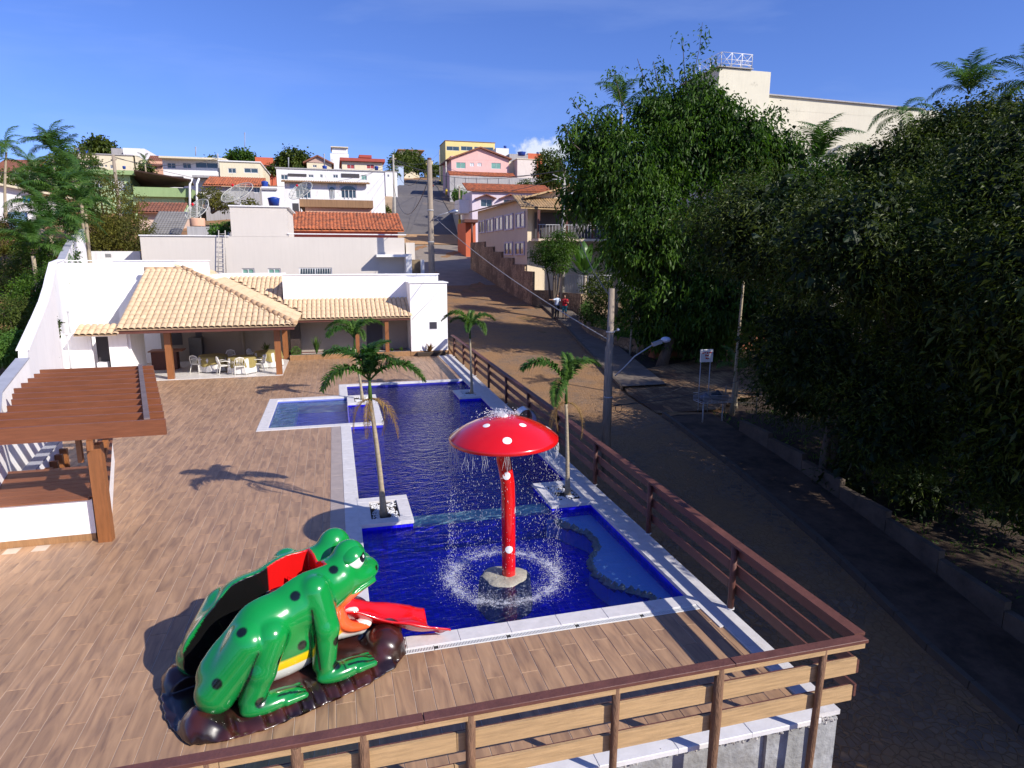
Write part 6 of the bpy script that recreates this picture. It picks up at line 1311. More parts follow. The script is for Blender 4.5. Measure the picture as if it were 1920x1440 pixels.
# tall tree with drooping leaf clusters
bl1 = px_blobs([(1180, 320, 105, 33), (1290, 270, 110, 33), (1390, 300, 90, 32), (1120, 270, 70, 34), (1110, 370, 70, 34), (1230, 430, 120, 32), (1370, 430, 120, 31), (1480, 360, 80, 31), (1490, 480, 90, 30), (1570, 340, 60, 30), (1580, 420, 60, 30), (1190, 470, 75, 33), (1260, 560, 110, 32), (1360, 560, 110, 30), (1460, 570, 80, 29), (1300, 190, 55, 33), (1230, 210, 50, 33), (1340, 610, 90, 31), (1235, 620, 50, 32), (1400, 255, 55, 31), (1465, 280, 50, 31), (1350, 215, 45, 32)])
ex = []
sprigs = [[(1290, 200), (1300, 140), (1312, 90), (1317, 42)], [(1290, 200), (1283, 130), (1280, 75)], [(1250, 220), (1215, 170), (1195, 110)], [(1200, 240), (1165, 190), (1150, 130), (1142, 150)], [(1130, 260), (1095, 215), (1072, 185)], [(1110, 300), (1075, 270), (1058, 235)], [(1320, 190), (1335, 130), (1345, 105)], [(1240, 200), (1232, 150), (1225, 115)], [(1300, 190), (1330, 165), (1342, 175)], [(1420, 260), (1450, 215), (1470, 205)], [(1100, 340), (1060, 330), (1050, 300)], [(1380, 240), (1395, 205), (1385, 190)], [(1270, 200), (1262, 150), (1255, 120)]]
SPR = []
for s_ in sprigs:
    pts = [A(x, y, 33) for x, y in s_]; SPR.append(MB().tube(pts, [.035, .025, .015, .01][:len(pts)], 4, caps=False))
    for a, b_ in zip(pts[:-1], pts[1:]):
        for k in range(5): ex.append(list(a.lerp(b_, random.random()) + Vector((random.gauss(0, .22), random.gauss(0, .2), random.gauss(0, .12)))))
ex = np.array(ex)
T1 = big_tree('avocado_tree', 'very tall spreading tree with drooping leaf clusters and bare sprigs reaching above the cream tower', (16.6, 31.0, zs(31)), .26, bl1, 9500, 10, .25, .40, LA, spread=.36, droop=.6, shell=.3, extra=ex, dirb=-.3)
for q in SPR: q.build('sprig', BK, T1)
# dark dense trees filling the right side
bl2 = px_blobs([(1780, 330, 130, 24), (1900, 320, 140, 23), (1690, 390, 110, 24), (1850, 480, 170, 21), (1680, 520, 110, 20), (1990, 420, 150, 21), (1900, 240, 70, 23), (1790, 250, 60, 24), (2050, 600, 180, 18), (1600, 470, 60, 23), (1620, 420, 55, 24), (1700, 300, 80, 24), (1655, 330, 55, 25), (1760, 255, 65, 24), (1850, 230, 60, 23), (1620, 300, 30, 26)])
big_tree('mango_tree', 'huge dense dark tree filling the right edge, its top lit yellow green', (22.5, 20.0, zs(20)), .4, bl2, 16000, 10, .17, .28, LD, spread=.34, droop=.4, shell=.5, seed=5, dirb=.2)
bl3 = px_blobs([(1650, 560, 100, 19), (1540, 590, 80, 20), (1560, 690, 95, 18.5), (1500, 650, 50, 20), (1700, 680, 130, 17), (1820, 640, 140, 17), (1900, 760, 140, 14.5), (1760, 800, 130, 14.5), (1640, 820, 100, 15.5), (1580, 900, 60, 15.5), (1720, 910, 80, 14), (1860, 900, 90, 13), (1960, 960, 100, 11.5), (2000, 820, 160, 13)]) + [(12.2, 13.0, 5.6, 2.3, 2.4, 1.7), (13.6, 9.0, 5.2, 2.9, 2.8, 2.0), (12.8, 17.5, 6.2, 2.6, 2.8, 1.9), (13.6, 16.5, 2.8, 1.7, 2.6, 1.6), (14.2, 13.5, 1.6, 1.8, 2.4, 2.2), (14.6, 10.0, 1.8, 2.0, 2.4, 2.5), (15.5, 18.5, 1.5, 1.9, 2.6, 2.0), (13.9, 11.5, 3.8, 1.6, 2.6, 1.6), (17.5, 15, 2.5, 2.5, 3, 3), (15.5, 5.5, 5.4, 3.2, 3.2, 2.3), (16.5, 12, 7.0, 3.2, 3.2, 2.4)]
big_tree('narrow_leaved_tree', 'dark overhanging tree with slender pale tipped leaves in front of the huge dense one', (17.2, 15.5, zs(15)), .25, bl3, 21000, 11, .135, .22, LD, spread=.30, droop=.45, shell=.45, seed=6, dirb=.3, )
# unseen rest of the row, right of camera; crowns widened to shade the street
for i, (x, y, r, zc, lb) in enumerate([(16.0, 6.0, 4.2, 4.6, 'low dark roadside tree just beyond the right edge of the view'), (19.0, 0.5, 5.4, 5.0, 'round dark roadside tree to the right of the viewpoint'), (15.8, -5.5, 4.4, 1.6, 'low bushy roadside tree down the street behind the viewpoint')]):
    big_tree('roadside_tree', lb, (x+.5, y, zs(y)), .22, [(x, y, zc, r, r*1.1, r*.9), (x-1.2, y+1.6, zc-.8, r*.8, r*.8, r*.75), ((11.9, 6.0, 4.6, 2.2, 2.0, 1.9) if i == 0 else ((13.3, 1.0, 3.0, 2.3, 2.3, 2.0) if i == 1 else (12.4, -4.0, 2.6, 2.8, 2.8, 2.1))), (x+2.5, y-1, zc+1.5, r*.8, r*.8, r*.8), (x-.8, y-1.8, zc-.9, r*.75, r*.8, r*.8)], 6500, 8, .20, .36, LD, spread=.6, shell=.2, seed=8+i, group='dark trees in a row along the street')
# trees between the cream street house and the tall tree
def bush(name, label, lst, n, leaf, mtl, cat='bush', base=None, per=6, width=.45, r0=.06, group=None, shell=.5):
    bl = px_blobs(lst); b0 = base or (bl[0][0], bl[0][1], terr(bl[0][0], bl[0][1])); t = thing(name, label, cat, b0, 0, group)
    limbs_mb(b0, [b[:3] for b in bl][:10], r0, seed=len(label)).build('branches', BK, t); crown('foliage', bl, n, per, leaf, width, mtl, t, leaf*1.3, .3, shell); return t
bush('round_tree', 'dark bushy tree in front of the balcony of the cream street house', [(1040, 465, 34, 46), (1060, 455, 26, 46), (1020, 478, 25, 47), (1045, 490, 28, 46)], 1300, .16, LA, 'tree', r0=.12)
bush('round_tree', 'dark round tree on the skyline left of the tall spreading tree', [(1030, 308, 26, 120), (1045, 330, 25, 120), (1020, 330, 18, 120)], 900, .5, LD, 'tree', r0=.3, base=(A(1035, 350, 120).x, 120, 14))
bush('garden_tree', 'dark shrubs filling the garden behind the clipped hedge', [(1150, 570, 45, 40), (1200, 600, 50, 38), (1130, 540, 40, 42), (1110, 590, 22, 40), (1180, 640, 30, 37), (1250, 620, 50, 38), (1330, 640, 50, 36)], 1800, .2, LD, 'shrub')
# banana-like fan palm: each large leaf is a part
fp_ = thing('fan_banana_plant', 'large fan of banana-like leaves in the garden of the cream street house', 'plant', (18.9, 48, .6)); MB().tube([(18.9, 48, .4), (18.9, 48, 3.9)], [.16, .13], 8).build('trunk', BKP, fp_)
BAN = leafmat('banana_leaf', (.03, .09, .02), (.09, .18, .04), .35, .25, 1.5)
def big_leaf(L, W):
    b = MB(); vs = []; n = 9
    for i in range(n+1):
        t = i/n; x = L*(.3+.7*t); z = L*(.55*t-.42*t*t); w = W*math.sin(math.pi*min(1, .06+t*.93))**.6
        vs += [(x, -w/2, z-.10*w), (x, 0, z), (x, w/2, z-.10*w)]
    b.add(vs, [(3*i+k, 3*i+k+1, 3*i+k+4, 3*i+k+3) for i in range(n) for k in (0, 1)]); b.tube([(0, 0, 0), (L*.3, 0, 0), (L*.98, 0, L*.12)], [.03, .025, .008], 5, caps=False); return b.mesh('leaf', BAN)
BL = big_leaf(2.6, .62)
for k in range(13): o = put('leaf', BL, fp_, local=True); o.location = (0, 0, 3.2+.02*k); o.rotation_euler = (random.uniform(-.3, .3), -R(random.uniform(5, 75)), R(-100+k*17+random.uniform(-8, 8) if k % 2 else 80+k*14)); o.scale = (random.uniform(.8, 1.15),)*3
# palms seen behind the tall trees
def feather(name, label, px, py, Y, h, n, s, lean=(0, 0), seed=0, mtlset=None, r=.14, up=20, group=None, az0=None):
    rr = random.Random(seed); top = A(px, py, Y); z0 = top.z-h; fr = [((az0+rr.uniform(-60, 60)) if az0 is not None else k*360/n+rr.uniform(-15, 15), s*rr.uniform(.85, 1.15), rr.choice([up+35, up, up-15, up-35])) for k in range(n)]
    return palm(name, label, top.x-lean[0], top.y-lean[1], z0, h, fr, group, lean, r, 0, mtlset or FF, 'palm', seed, crownshaft=False)
feather('feather_palm', 'bright palm with upright fronds in front of the tall cream building', 1530, 320, 40, 9, 13, 1.5, seed=1, up=35)
feather('feather_palm', 'palm whose crown shows above the dark tree at the upper right edge', 1815, 190, 36, 12, 11, 1.25, seed=2, up=40)
feather('feather_palm', 'palm cut by the right edge of the view above the dark tree', 1935, 170, 34, 12, 12, 1.2, seed=3, up=20)
feather('feather_palm', 'slender dark palm crown half hidden inside the tall spreading tree', 1165, 215, 38, 12, 9, 1.0, seed=9, up=10)
feather('feather_palm', 'palm hanging over the cream parapet behind the dense dark tree', 1690, 225, 44, 11, 8, 1.1, seed=10, up=0)
# left palms: trunks one can tell apart
g_ = 'feather palms left of the curved wall'
feather('feather_palm', 'far slim palm at the left edge of the skyline', 12, 285, 74, 6, 12, 1.0, (.8, 0), 4, up=10, group=g_)
feather('feather_palm', 'tallest feather palm of the left group against the sky', 98, 292, 62, 8, 15, 1.05, (0, 0), 5, up=20, group=g_)
feather('feather_palm', 'feather palm just below the tallest one of the left group', 118, 330, 54, 6, 15, 1.0, (.3, 0), 6, up=20, group=g_)
feather('feather_palm', 'wide leafy palm in the middle of the left group', 120, 385, 46, 5, 17, 1.0, (0, 0), 7, up=20, group=g_)
feather('feather_palm', 'low palm clump overhanging the curved wall top', 95, 440, 41, 3.5, 17, .9, (0, 0), 8, up=25, group=g_)
feather('feather_palm', 'lowest palm clump beside the sweeping part of the wall', 62, 480, 38, 2.6, 16, .8, (0, 0), 11, up=20, group=g_)
feather('feather_palm', 'palm behind the green building between it and the pole', 272, 308, 100, 5, 9, .55, (0, 0), 12, up=15)
bush('olive_tree', 'broad olive coloured bushy tree between the left palms and the beige building', [(200, 385, 55, 54), (225, 430, 50, 53), (180, 430, 45, 54), (245, 440, 32, 52), (215, 460, 38, 52), (165, 460, 28, 52), (185, 350, 28, 55)], 2600, .16, LO, 'tree', base=(A(205, 470, 54).x, 54, 4.2), r0=.16, per=7)
gb_ = 'bushes on the red earth bank left of the wall'
for i, (lst, lb, mt) in enumerate([([(75, 540, 34, 36), (50, 560, 30, 35), (100, 520, 22, 37)], 'green bush against the outside of the sweeping wall', LA), ([(20, 600, 40, 32), (55, 600, 30, 33)], 'bush on the red bank at the left edge of the view', LB), ([(8, 660, 26, 28), (28, 640, 18, 29)], 'bright low plants at the foot of the red bank', LBR), ([(20, 520, 30, 40), (45, 500, 26, 41)], 'leafy bush behind the left bank bushes', LB), ([(0, 450, 26, 46), (10, 425, 20, 48)], 'yellow flowering bush at the left edge below the blue fence', LO), ([(85, 610, 16, 30), (70, 650, 14, 28)], 'small dark scrub in the shade of the curved wall', LD), ([(110, 480, 30, 40), (60, 470, 26, 42)], 'dense green shrubs under the palm clump', LA)]):
    bush('bush', lb, lst, 800, .13, mt, group=gb_)
# trees of the far town
for lst, lb, n, lf, mt in [([(185, 278, 17, 150), (170, 282, 11, 150), (202, 283, 12, 150)], 'dark flat-topped tree on the far left skyline', 500, .7, LD), ([(452, 296, 13, 145), (438, 296, 10, 145), (468, 297, 9, 145)], 'round green tree behind the cream block on the ridge', 450, .6, LA), ([(548, 303, 20, 126), (566, 300, 14, 126), (535, 300, 12, 126)], 'dark dome-shaped tree on the ridge in the middle', 600, .55, LD), ([(700, 345, 12, 112), (707, 362, 9, 108)], 'scrubby bush above the steep pavement', 300, .35, LB), ([(755, 306, 17, 200), (770, 300, 17, 205), (742, 300, 12, 200), (785, 310, 15, 210), (735, 325, 10, 180)], 'row of leafy street trees at the left side of the uphill road', 900, .7, LB), ([(810, 320, 9, 240), (822, 318, 9, 230), (800, 312, 8, 245)], 'small trees at the top of the road', 400, .8, LB), ([(860, 365, 10, 128), (872, 372, 9, 125)], 'weedy shrub by the corner of the grey retaining wall', 300, .4, LBR), ([(985, 352, 14, 138), (1010, 356, 14, 136)], 'dark ivy-like bush on top of the retaining wall', 300, .5, LD), ([(408, 432, 12, 49), (424, 425, 9, 49)], 'green bush beside the top of the wall ladder', 300, .14, LBR), ([(400, 305, 10, 120), (560, 320, 8, 112), (275, 320, 12, 104)], 'scattered garden foliage between the ridge houses', 300, .4, LB), ([(595, 322, 10, 130), (635, 318, 8, 140), (512, 318, 9, 140)], 'dark garden trees behind the long white house', 300, .5, LD), ([(150, 305, 26, 104), (115, 310, 22, 104), (60, 330, 20, 95), (25, 345, 22, 90)], 'mass of dark bushes behind the left palms', 900, .35, LB), ([(735, 425, 9, 100), (722, 395, 8, 112)], 'small weeds at the foot of the thin road pole', 200, .3, LB), ([(395, 370, 18, 74), (420, 378, 18, 72), (470, 388, 14, 68)], 'grey green shrubs around the satellite dishes', 500, .2, LO)]:
    bush('town_tree', lb, lst, n, lf, mt, 'tree', per=5, width=.6, r0=.15, base=(A(lst[0][0], lst[0][1], lst[0][3]).x, lst[0][3], A(lst[0][0], lst[0][1]+lst[0][2]*1.6, lst[0][3]).z))
# grass and scrub on the bank and right verge
P = []
for _ in range(9000):
    x, y = random.uniform(-24, -12), random.uniform(22, 62)
    if x > wallx(y)-1 and y < 44: continue
    if math.sin(x*.8+1)*math.sin(y*.55)+random.random()*.8 < .45: continue
    P.append((x, y, terr(x, y)))
for _ in range(2500):
    x, y = random.uniform(13, 24), random.uniform(4, 40)
    if x < kr(y)+2.1 or (23 < y < 32): continue
    P.append((x, y, terr(x, y)))
P = np.array(P); k = 4; P2 = np.repeat(P, k, 0)+RN.normal(size=(len(P)*k, 3))*[.12, .12, 0]; D = RN.normal(size=P2.shape)*[.5, .5, .1]+[0, 0, 1]
put('grass', leaves_mesh('grass', P2, D, .12+.22*RN.random(len(P2)), .02+.02*RN.random(len(P2)), LG, .3), kind='stuff', label='patchy grass and weeds on the banks beside the wall and the street', cat='grass')

for k_, (px, py, Y, sc, lb) in enumerate([(150, 350, 50, .85, 'short leafy palm right of the tallest one in the left group'), (70, 340, 58, .9, 'palm left of the tallest one in the left group'), (160, 400, 44, .8, 'palm leaning over the olive tree in the left group'), (70, 400, 46, .85, 'palm in front of the blue fence in the left group'), (130, 440, 42, .75, 'small palm right above the end of the curved wall')]):
    feather('feather_palm', lb, px, py, Y, 4, 15, sc, (.1, 0), 30+k_, up=15, group=g_)
# ---------------------------------------------------------------- poles, wires, lamps
PW = mat('weathered_pole', (.27, .22, .17), .9, .3, 6, .6, 20, stretch=(4, 4, .4)); PC = mat('concrete_pole', (.36, .34, .30), .85, .12, 3, .3, 20); YEL = mat('yellow_band', (.55, .38, .02), .6); LH = mat('lamp_head', (.35, .40, .50), .3, .1, metal=.6); WIRE = mat('black_wire', (.05, .05, .055), .6); WIREL = mat('pale_wire', (.32, .30, .28), .6); CER = mat('ceramic', (.45, .30, .22), .4)
def pole(label, px, pt, Y, r, zb, m=PC, name='utility_pole', yb=0):
    p = A(px, pt, Y); t = thing(name, label, 'pole', (p.x, p.y, zb), 0); MB().tube([(p.x, p.y, zb-.5), (p.x, p.y, (zb+p.z)/2), (p.x, p.y, p.z)], [r*1.15, r, r*.78], 12).build('shaft', m, t)
    if yb: MB().tube([(p.x, p.y, zb+yb), (p.x, p.y, zb+yb+1.1)], r*1.25, 10).build('painted_band', YEL, t)
    return t, p
t1, p1_ = pole('thick weathered pole rising behind the white corner block', 805, 300, 41, .19, .3, PW); MB().tube([p1_, p1_+Vector((0, 0, .12))], .13, 8).build('pole_cap', EAVE, t1)
a, b_, c = A(811, 412, 40.8), A(842, 398, 40.2), A(851, 396, 40.0); MB().tube([a, a.lerp(b_, .5)+Vector((0, 0, .08)), b_], .03, 6).build('lamp_arm', PIPE, t1); MB().tube([b_, c, A(859, 396, 39.9)], [.05, .12, .08], 8).build('lamp_head', LH, t1)
for z_ in (8.1, 6.2): MB().tube([(p1_.x, p1_.y, z_), (p1_.x, p1_.y, z_+.06)], .21, 10).build('steel_band', PIPE, t1)
t2, p2_ = pole('thin grey pole beside the uphill road above the orange roof', 737, 290, 100, .17, 6.8); MB().tube([A(731, 300, 100), A(743, 297, 100)], .08, 5).build('crossarm', PW, t2)
t3, p3_ = pole('road pole with yellow painted foot in front of the grey retaining wall', 836, 303, 150, .2, A(836, 372, 150).z, yb=.8)
t4, p4_ = pole('slim road pole with yellow foot near the motorcycle', 824, 281, 215, .22, A(824, 348, 215).z, yb=.6)
t5, p5_ = pole('dark pole with yellow band by the orange shop corner', 861, 349, 106, .17, A(861, 439, 106).z, PW, yb=1.2)
t6, p6_ = pole('grey pole with a transformer in front of the cream street house', 1058, 315, 50, .16, 1, PC)
for dx in (14, 26): q = A(1058+dx, 372, 49.6); MB().lathe([(.01, -.45), (.2, -.45), (.22, .4), (.17, .46), (.01, .5)], q, 12).build('transformer', mat('pale_metal', (.5, .52, .54), .5, .1), t6)
MB().tube([A(1058, 337, 50), A(1036, 327, 49.5)], .04, 5).build('bracket', PIPE, t6); MB().tube([A(1056, 337, 50), A(1036, 336, 49.5)], .03, 5).build('bracket', PIPE, t6); MB().tube([A(1066, 366, 49.8), A(1090, 366, 49.5)], .04, 5).build('bracket', PIPE, t6)
t7, p7_ = pole('rough wooden pole in front of the pale green building', 212, 290, 80, .19, 7, PW); MB().tube([A(208, 300, 80), A(219, 299, 80)], .07, 5).build('crossarm', PW, t7)
t8, p8_ = pole('short grey pole beside the white flat-roofed house', 408, 288, 98, .09, 9); t9, p9_ = pole('distant pole at the top of the uphill road', 830, 292, 232, .18, 30)
tt, pp = pole('tall sunlit wooden pole on the street side right of the mushroom fountain', 1147, 541, 18, .115, -1.25, PW)
for z_ in (3.2, 1.2): MB().tube([(pp.x, pp.y, z_), (pp.x, pp.y, z_+.035)], .13, 12).build('steel_band', PIPE, tt)
MB().tube([(pp.x, pp.y, 3.22), (pp.x+.22, pp.y, 3.25)], .012, 5).build('bolt', PIPE, tt); MB().lathe([(.01, -.03), (.04, -.03), (.05, .02), (.01, .05)], (pp.x+.25, pp.y, 3.27), 8).build('insulator', WP, tt)
a, b_, c = A(1153, 705, 17.8), A(1190, 668, 17.6), A(1226, 645, 17.5); MB().tube([a, a.lerp(b_, .5)+Vector((0, 0, -.02)), b_, c], [.022, .02, .02, .02], 6).build('lamp_arm', PIPE, tt)
d_ = (A(1262, 632, 17.4)-c).normalized(); MB().bar(c-d_*.05, c+d_*.24, .13, .11).build('lamp_housing', LH, tt); vs, fs = uv_sphere(c+d_*.38, .15, d_, 14); b = MB().add([(v.x, v.y, c.z+d_.z*.38+(v.z-c.z-d_.z*.38)*.62) for v in vs], fs, 0, True); b.build('lamp_globe', mat('lamp_glass', (.45, .50, .60), .1, .05, spec=.9), tt)
tl, pl_ = pole('thin leaning weathered stake beside the tall wooden pole', 1137, 650, 18.6, .05, -1.2, PW, 'wooden_stake')
# cables
cg = 'overhead cables'
def cable(p, q, sag, label, r=.018, m=WIRE, n=14):
    t = thing('cable', label, 'cable', p, 0, cg); pts = [p.lerp(q, k/n)-Vector((0, 0, 4*sag*(k/n)*(1-k/n))) for k in range(n+1)]; MB().tube(pts, r, 4).build('strand', m, t)
cable(A(813, 405, 41), A(1146, 640, 18), .35, 'pale cable running from the thick pole down the street to the sunlit pole', .02, WIREL)
cable(A(806, 330, 41), A(737, 345, 100), 3.2, 'drooping cable from the thick pole up to the thin grey road pole', .03)
cable(A(806, 372, 41), A(861, 382, 106), .2, 'nearly level cable from the thick pole to the dark corner pole', .02)
cable(A(737, 300, 100), A(836, 318, 150), .8, 'thin cable crossing the uphill road near its top', .035)
cable(A(737, 303, 100), A(861, 360, 106), .7, 'thin cable crossing the uphill road lower down', .03)
cable(A(836, 312, 150), A(1058, 320, 50), 1.2, 'long cable in front of the pink gabled house', .03)
cable(A(861, 352, 106), A(1058, 330, 50), 1.0, 'long cable in front of the lilac house', .025)
cable(A(212, 295, 80), A(408, 296, 98), .9, 'cable along the ridge between the left wooden pole and the short pole', .03)
cable(A(212, 300, 80), A(-40, 318, 60), .8, 'cable leaving the left wooden pole towards the left palms', .03)
cable(A(1148, 760, 18), A(1420, 700, 23), .25, 'dark cable from the sunlit pole to the right over the side street', .012)
cable(A(1148, 762, 18), A(1300, 715, 23), .15, 'second dark cable from the sunlit pole over the side street', .012)
cable(A(1148, 700, 18), A(1137, 690, 18.6), .02, 'short loop of wire between the sunlit pole and the leaning stake', .01)
cl = thing('cable_coil', 'small coil of black cable hanging on the tall wooden pole', 'cable', (pp.x+.2, pp.y, .1)); q = A(1160, 765, 17.8); MB().tube([(q.x+.11*math.cos(k*.5), q.y, q.z+.13*math.sin(k*.5)) for k in range(27)], .01, 5).build('coil', WIRE, cl)

for a_, b_, sg, lb in (((737, 297, 100), (1058, 318, 50), 1.6, 'highest long cable above the lilac house roof'), ((806, 310, 41), (737, 300, 100), 2.2, 'upper cable from the thick pole to the thin road pole'), ((836, 306, 150), (824, 290, 215), .8, 'cable between the two yellow footed road poles'), ((737, 298, 100), (824, 284, 215), 2.0, 'long high cable following the uphill road'), ((212, 293, 80), (737, 310, 100), 3.0, 'very long sagging cable across the roofs of the town'), ((408, 292, 98), (737, 306, 100), 2.2, 'sagging cable in front of the ridge houses'), ((861, 356, 106), (836, 325, 150), .6, 'cable from the dark corner pole up to the yellow footed pole'), ((1058, 325, 50), (1147, 560, 18), 1.2, 'cable dropping from the transformer pole to the sunlit wooden pole')):
    cable(A(*a_), A(*b_), sg, lb, .022)

# ---------------------------------------------------------------- tables and chairs in the pavilion
CLW = mat('white_tablecloth', (.62, .60, .57), .9, .04, 6, .2, 20); CLY = mat('mustard_overlay', (.27, .215, .07), .9, .15, 8, .2, 20); CHP = mat('white_plastic_chair', (.74, .72, .66), .4, .04)
def table(x, y, label):
    t = thing('round_table', label, 'table', (x, y, .022), 0, 'round tables in the pavilion'); n = 56
    for nm, m_, R0, zl_, am, of in (('tablecloth', CLW, .62, .04, .05, 0), ('overlay', CLY, .63, .34, .04, .8)):
        vs = [(0, 0, .745+.003*(nm == 'overlay'))]; prof = [(R0*.96, .745), (R0, .73), (R0*1.03, .6), (R0*1.08, zl_)]
        for k, (r, z) in enumerate(prof):
            for j in range(n): a = 2*math.pi*j/n; q = am*(k/3)*math.sin(9*a+of)*(1+.4*math.sin(4*a)); zz = z+(.06*math.sin(4*a+x) if nm == 'overlay' and k == 3 else 0); vs.append(((r+q)*math.cos(a), (r+q)*math.sin(a), zz+.003*(nm == 'overlay')))
        fs = [(0, 1+j, 1+(j+1) % n) for j in range(n)]+[(1+k*n+j, 1+(k+1)*n+j, 1+(k+1)*n+(j+1) % n, 1+k*n+(j+1) % n) for k in range(3) for j in range(n)]
        MB().add(vs, fs, 0, True).build(nm, m_, t, local=True)
    MB().tube([(0, 0, 0), (0, 0, .74)], .05, 8).build('pedestal', CHP, t, local=True); return t
table(-5.75, 33.2, 'shaded round table with mustard overlay left of the three'); table(-4.35, 32.4, 'nearest round table, white cloth trailing behind the two front chairs'); table(-3.35, 33.9, 'round table on the right with its white cloth in the sun')
def chair(x, y, rz, label, proto=[None]):
    if proto[0] is None:
        t = thing('plastic_chair', label, 'chair', (0, 0, .022), 0, 'white plastic chairs in the pavilion')
        MB().cbox(-.21, .21, -.20, .22, .40, .43, .01).build('seat', CHP, t, local=True)
        b = MB(); pts = [(-.22, .20, .42), (-.235, .27, .65), (-.17, .31, .80), (0, .32, .845), (.17, .31, .80), (.235, .27, .65), (.22, .20, .42)]; b.tube(pts, .022, 6)
        for q in (-.12, -.06, 0, .06, .12): b.tube([(q, .22, .43), (q*1.05, .27, .65), (q, .315, .82)], .013, 4)
        b.build('backrest', CHP, t, local=True)
        for sx in (-1, 1):
            MB().tube([(sx*.20, .22, .42), (sx*.25, .31, 0)], [.022, .018], 6).build('leg', CHP, t, local=True); MB().tube([(sx*.19, -.18, .42), (sx*.24, -.25, 0)], [.022, .018], 6).build('leg', CHP, t, local=True)
            MB().tube([(sx*.235, .26, .62), (sx*.25, .0, .64), (sx*.24, -.18, .60), (sx*.21, -.2, .42)], .018, 6).build('armrest', CHP, t, local=True)
        t.location = (x, y, .022); t.rotation_euler = (0, 0, rz); proto[0] = t; return t
    return dup(proto[0], (x, y, .022), rz, label)
chair(-6.35, 32.9, R(150), 'white plastic chair at the shaded left table'); chair(-5.1, 32.1, R(110), 'white plastic chair left of the nearest table'); chair(-4.45, 31.75, R(200), 'white plastic chair in front of the nearest table'); chair(-3.62, 32.3, R(-100), 'white plastic chair right of the nearest table'); chair(-4.0, 34.2, R(70), 'white plastic chair behind, by the sunlit right table'); chair(-5.2, 33.9, R(-20), 'white plastic chair at the back of the shaded left table')
dg = thing('floor_drain', 'small dark drain grate in the deck in front of the pavilion floor', 'drain', (-4.2, 30.9, .002)); MB().box(-4.4, -4.0, 30.85, 30.97, .001, .006).build('frame', DK, dg)
for k in range(9): MB().box(-4.385+k*.043, -4.37+k*.043, 30.86, 30.96, .0065, .009).build('bar', PIPE, dg)

# ---------------------------------------------------------------- people
SKIN = mat('skin', (.28, .15, .095), .6, .06); HAIR = mat('dark_hair', (.02, .014, .01), .7)
def person(label, loc, rz, arms, shirt, legs_m, shorts=False, h=1.72, sit=False, hscale=1.0):
    t = thing('person', label, 'person', loc, rz); s = h/1.72; hs = .022
    hip = .90 if not sit else .42
    J = dict(neck=(0, 0, hip+.56), head=(0, -.02, hip+.70), sh=.19)
    X = grid((-.95, -.75, -.02), (.95, .6, 1.82), hs)
    def legs(X, o=0):
        f = None
        for sx in (-1, 1):
            if sit: a = [((sx*.09, 0, hip), (sx*.12, -.40, hip+.08), .085, .065), ((sx*.12, -.40, hip+.08), (sx*.12, -.46, .08), .06, .045)]
            else: a = [((sx*.09, 0, hip), (sx*.10, -.02, .48), .09, .062), ((sx*.10, -.02, .48), (sx*.11, .02, .08), .06, .042)]
            for p, q, r0, r1 in a: c = cone(X, p, q, r0+o, r1+o); f = c if f is None else smin(f, c, .03)
        return f
    def torso(X, o=0): return smin(smin(cone(X, (0, 0, hip+.02), (0, 0, hip+.40), .135+o, .165+o), cone(X, (-.13, 0, hip+.45), (.13, 0, hip+.45), .075+o, .075+o), .06), cone(X, (0, 0, hip+.05), (0, 0, hip+.08), .15+o, .15+o), .05)
    def armf(X, o=0, frac=1.0):
        f = None
        for sx, (el, hn) in zip((-1, 1), arms):
            sh_ = Vector((sx*J['sh'], 0, hip+.46)); el_ = Vector((el[0], el[1], hip+el[2])); hn_ = Vector((hn[0], hn[1], hip+hn[2]))
            e2 = sh_.lerp(el_, min(1, frac)); c = cone(X, tuple(sh_), tuple(e2), .055+o, .043+o); f = c if f is None else np.minimum(f, c)
            if frac >= 1:
                f = smin(f, cone(X, tuple(el_), tuple(hn_), .042, .030), .02); dd = (hn_-el_).normalized(); f = smin(f, cone(X, tuple(hn_), tuple(hn_+dd*.10), .038, .030), .02)
        return f
    F = smin(torso(X), legs(X), .04); F = smin(F, armf(X), .03); F = smin(F, cone(X, (0, 0, hip+.45), (0, -.01, hip+.62), .058, .052), .03)
    F = smin(F, ell(X, (0, -.015, hip+.705), (.078, .098, .115)), .02); F = smin(F, ell(X, (0, -.115, hip+.695), (.018, .022, .025)), .01)
    for sx in (-1, 1):
        f0 = (sx*.11, -.04, .045) if not sit else (sx*.12, -.52, .045); F = smin(F, ell(X, f0, (.045, .13, .04)), .03)
    V, Fc = surface_net(F, (-.95, -.75, -.02), hs); put('body', net_mesh('body', V*s, Fc, SKIN), t, local=True)
    c_ = torso(X, .014); c_ = smin(c_, armf(X, .014, .62), .02); c_ = np.maximum(c_, (hip+.02)-X[..., 2]); V, Fc = surface_net(c_, (-.95, -.75, -.02), hs); put('shirt', net_mesh('shirt', V*s, Fc, shirt), t, local=True)
    c_ = smin(legs(X, .014), torso(X, .010), .03); c_ = np.maximum(c_, X[..., 2]-(hip+.06)); c_ = np.maximum(c_, (.50 if shorts else .07)-X[..., 2]) if not sit else np.maximum(c_, .1-X[..., 2]); V, Fc = surface_net(c_, (-.95, -.75, -.02), hs); put('shorts' if shorts else 'trousers', net_mesh('trousers', V*s, Fc, legs_m), t, local=True)
    c_ = ell(X, (0, .01, hip+.725), (.088, .105, .115)); c_ = np.maximum(c_, -(X[..., 2]-(hip+.70)+ (X[..., 1]+.0)*-.9)); V, Fc = surface_net(c_, (-.95, -.75, -.02), hs); put('hair', net_mesh('hair', V*s, Fc, HAIR), t, local=True); return t
cl_ = lambda n, c: mat('cloth_'+n, c, .9, .06, 12)
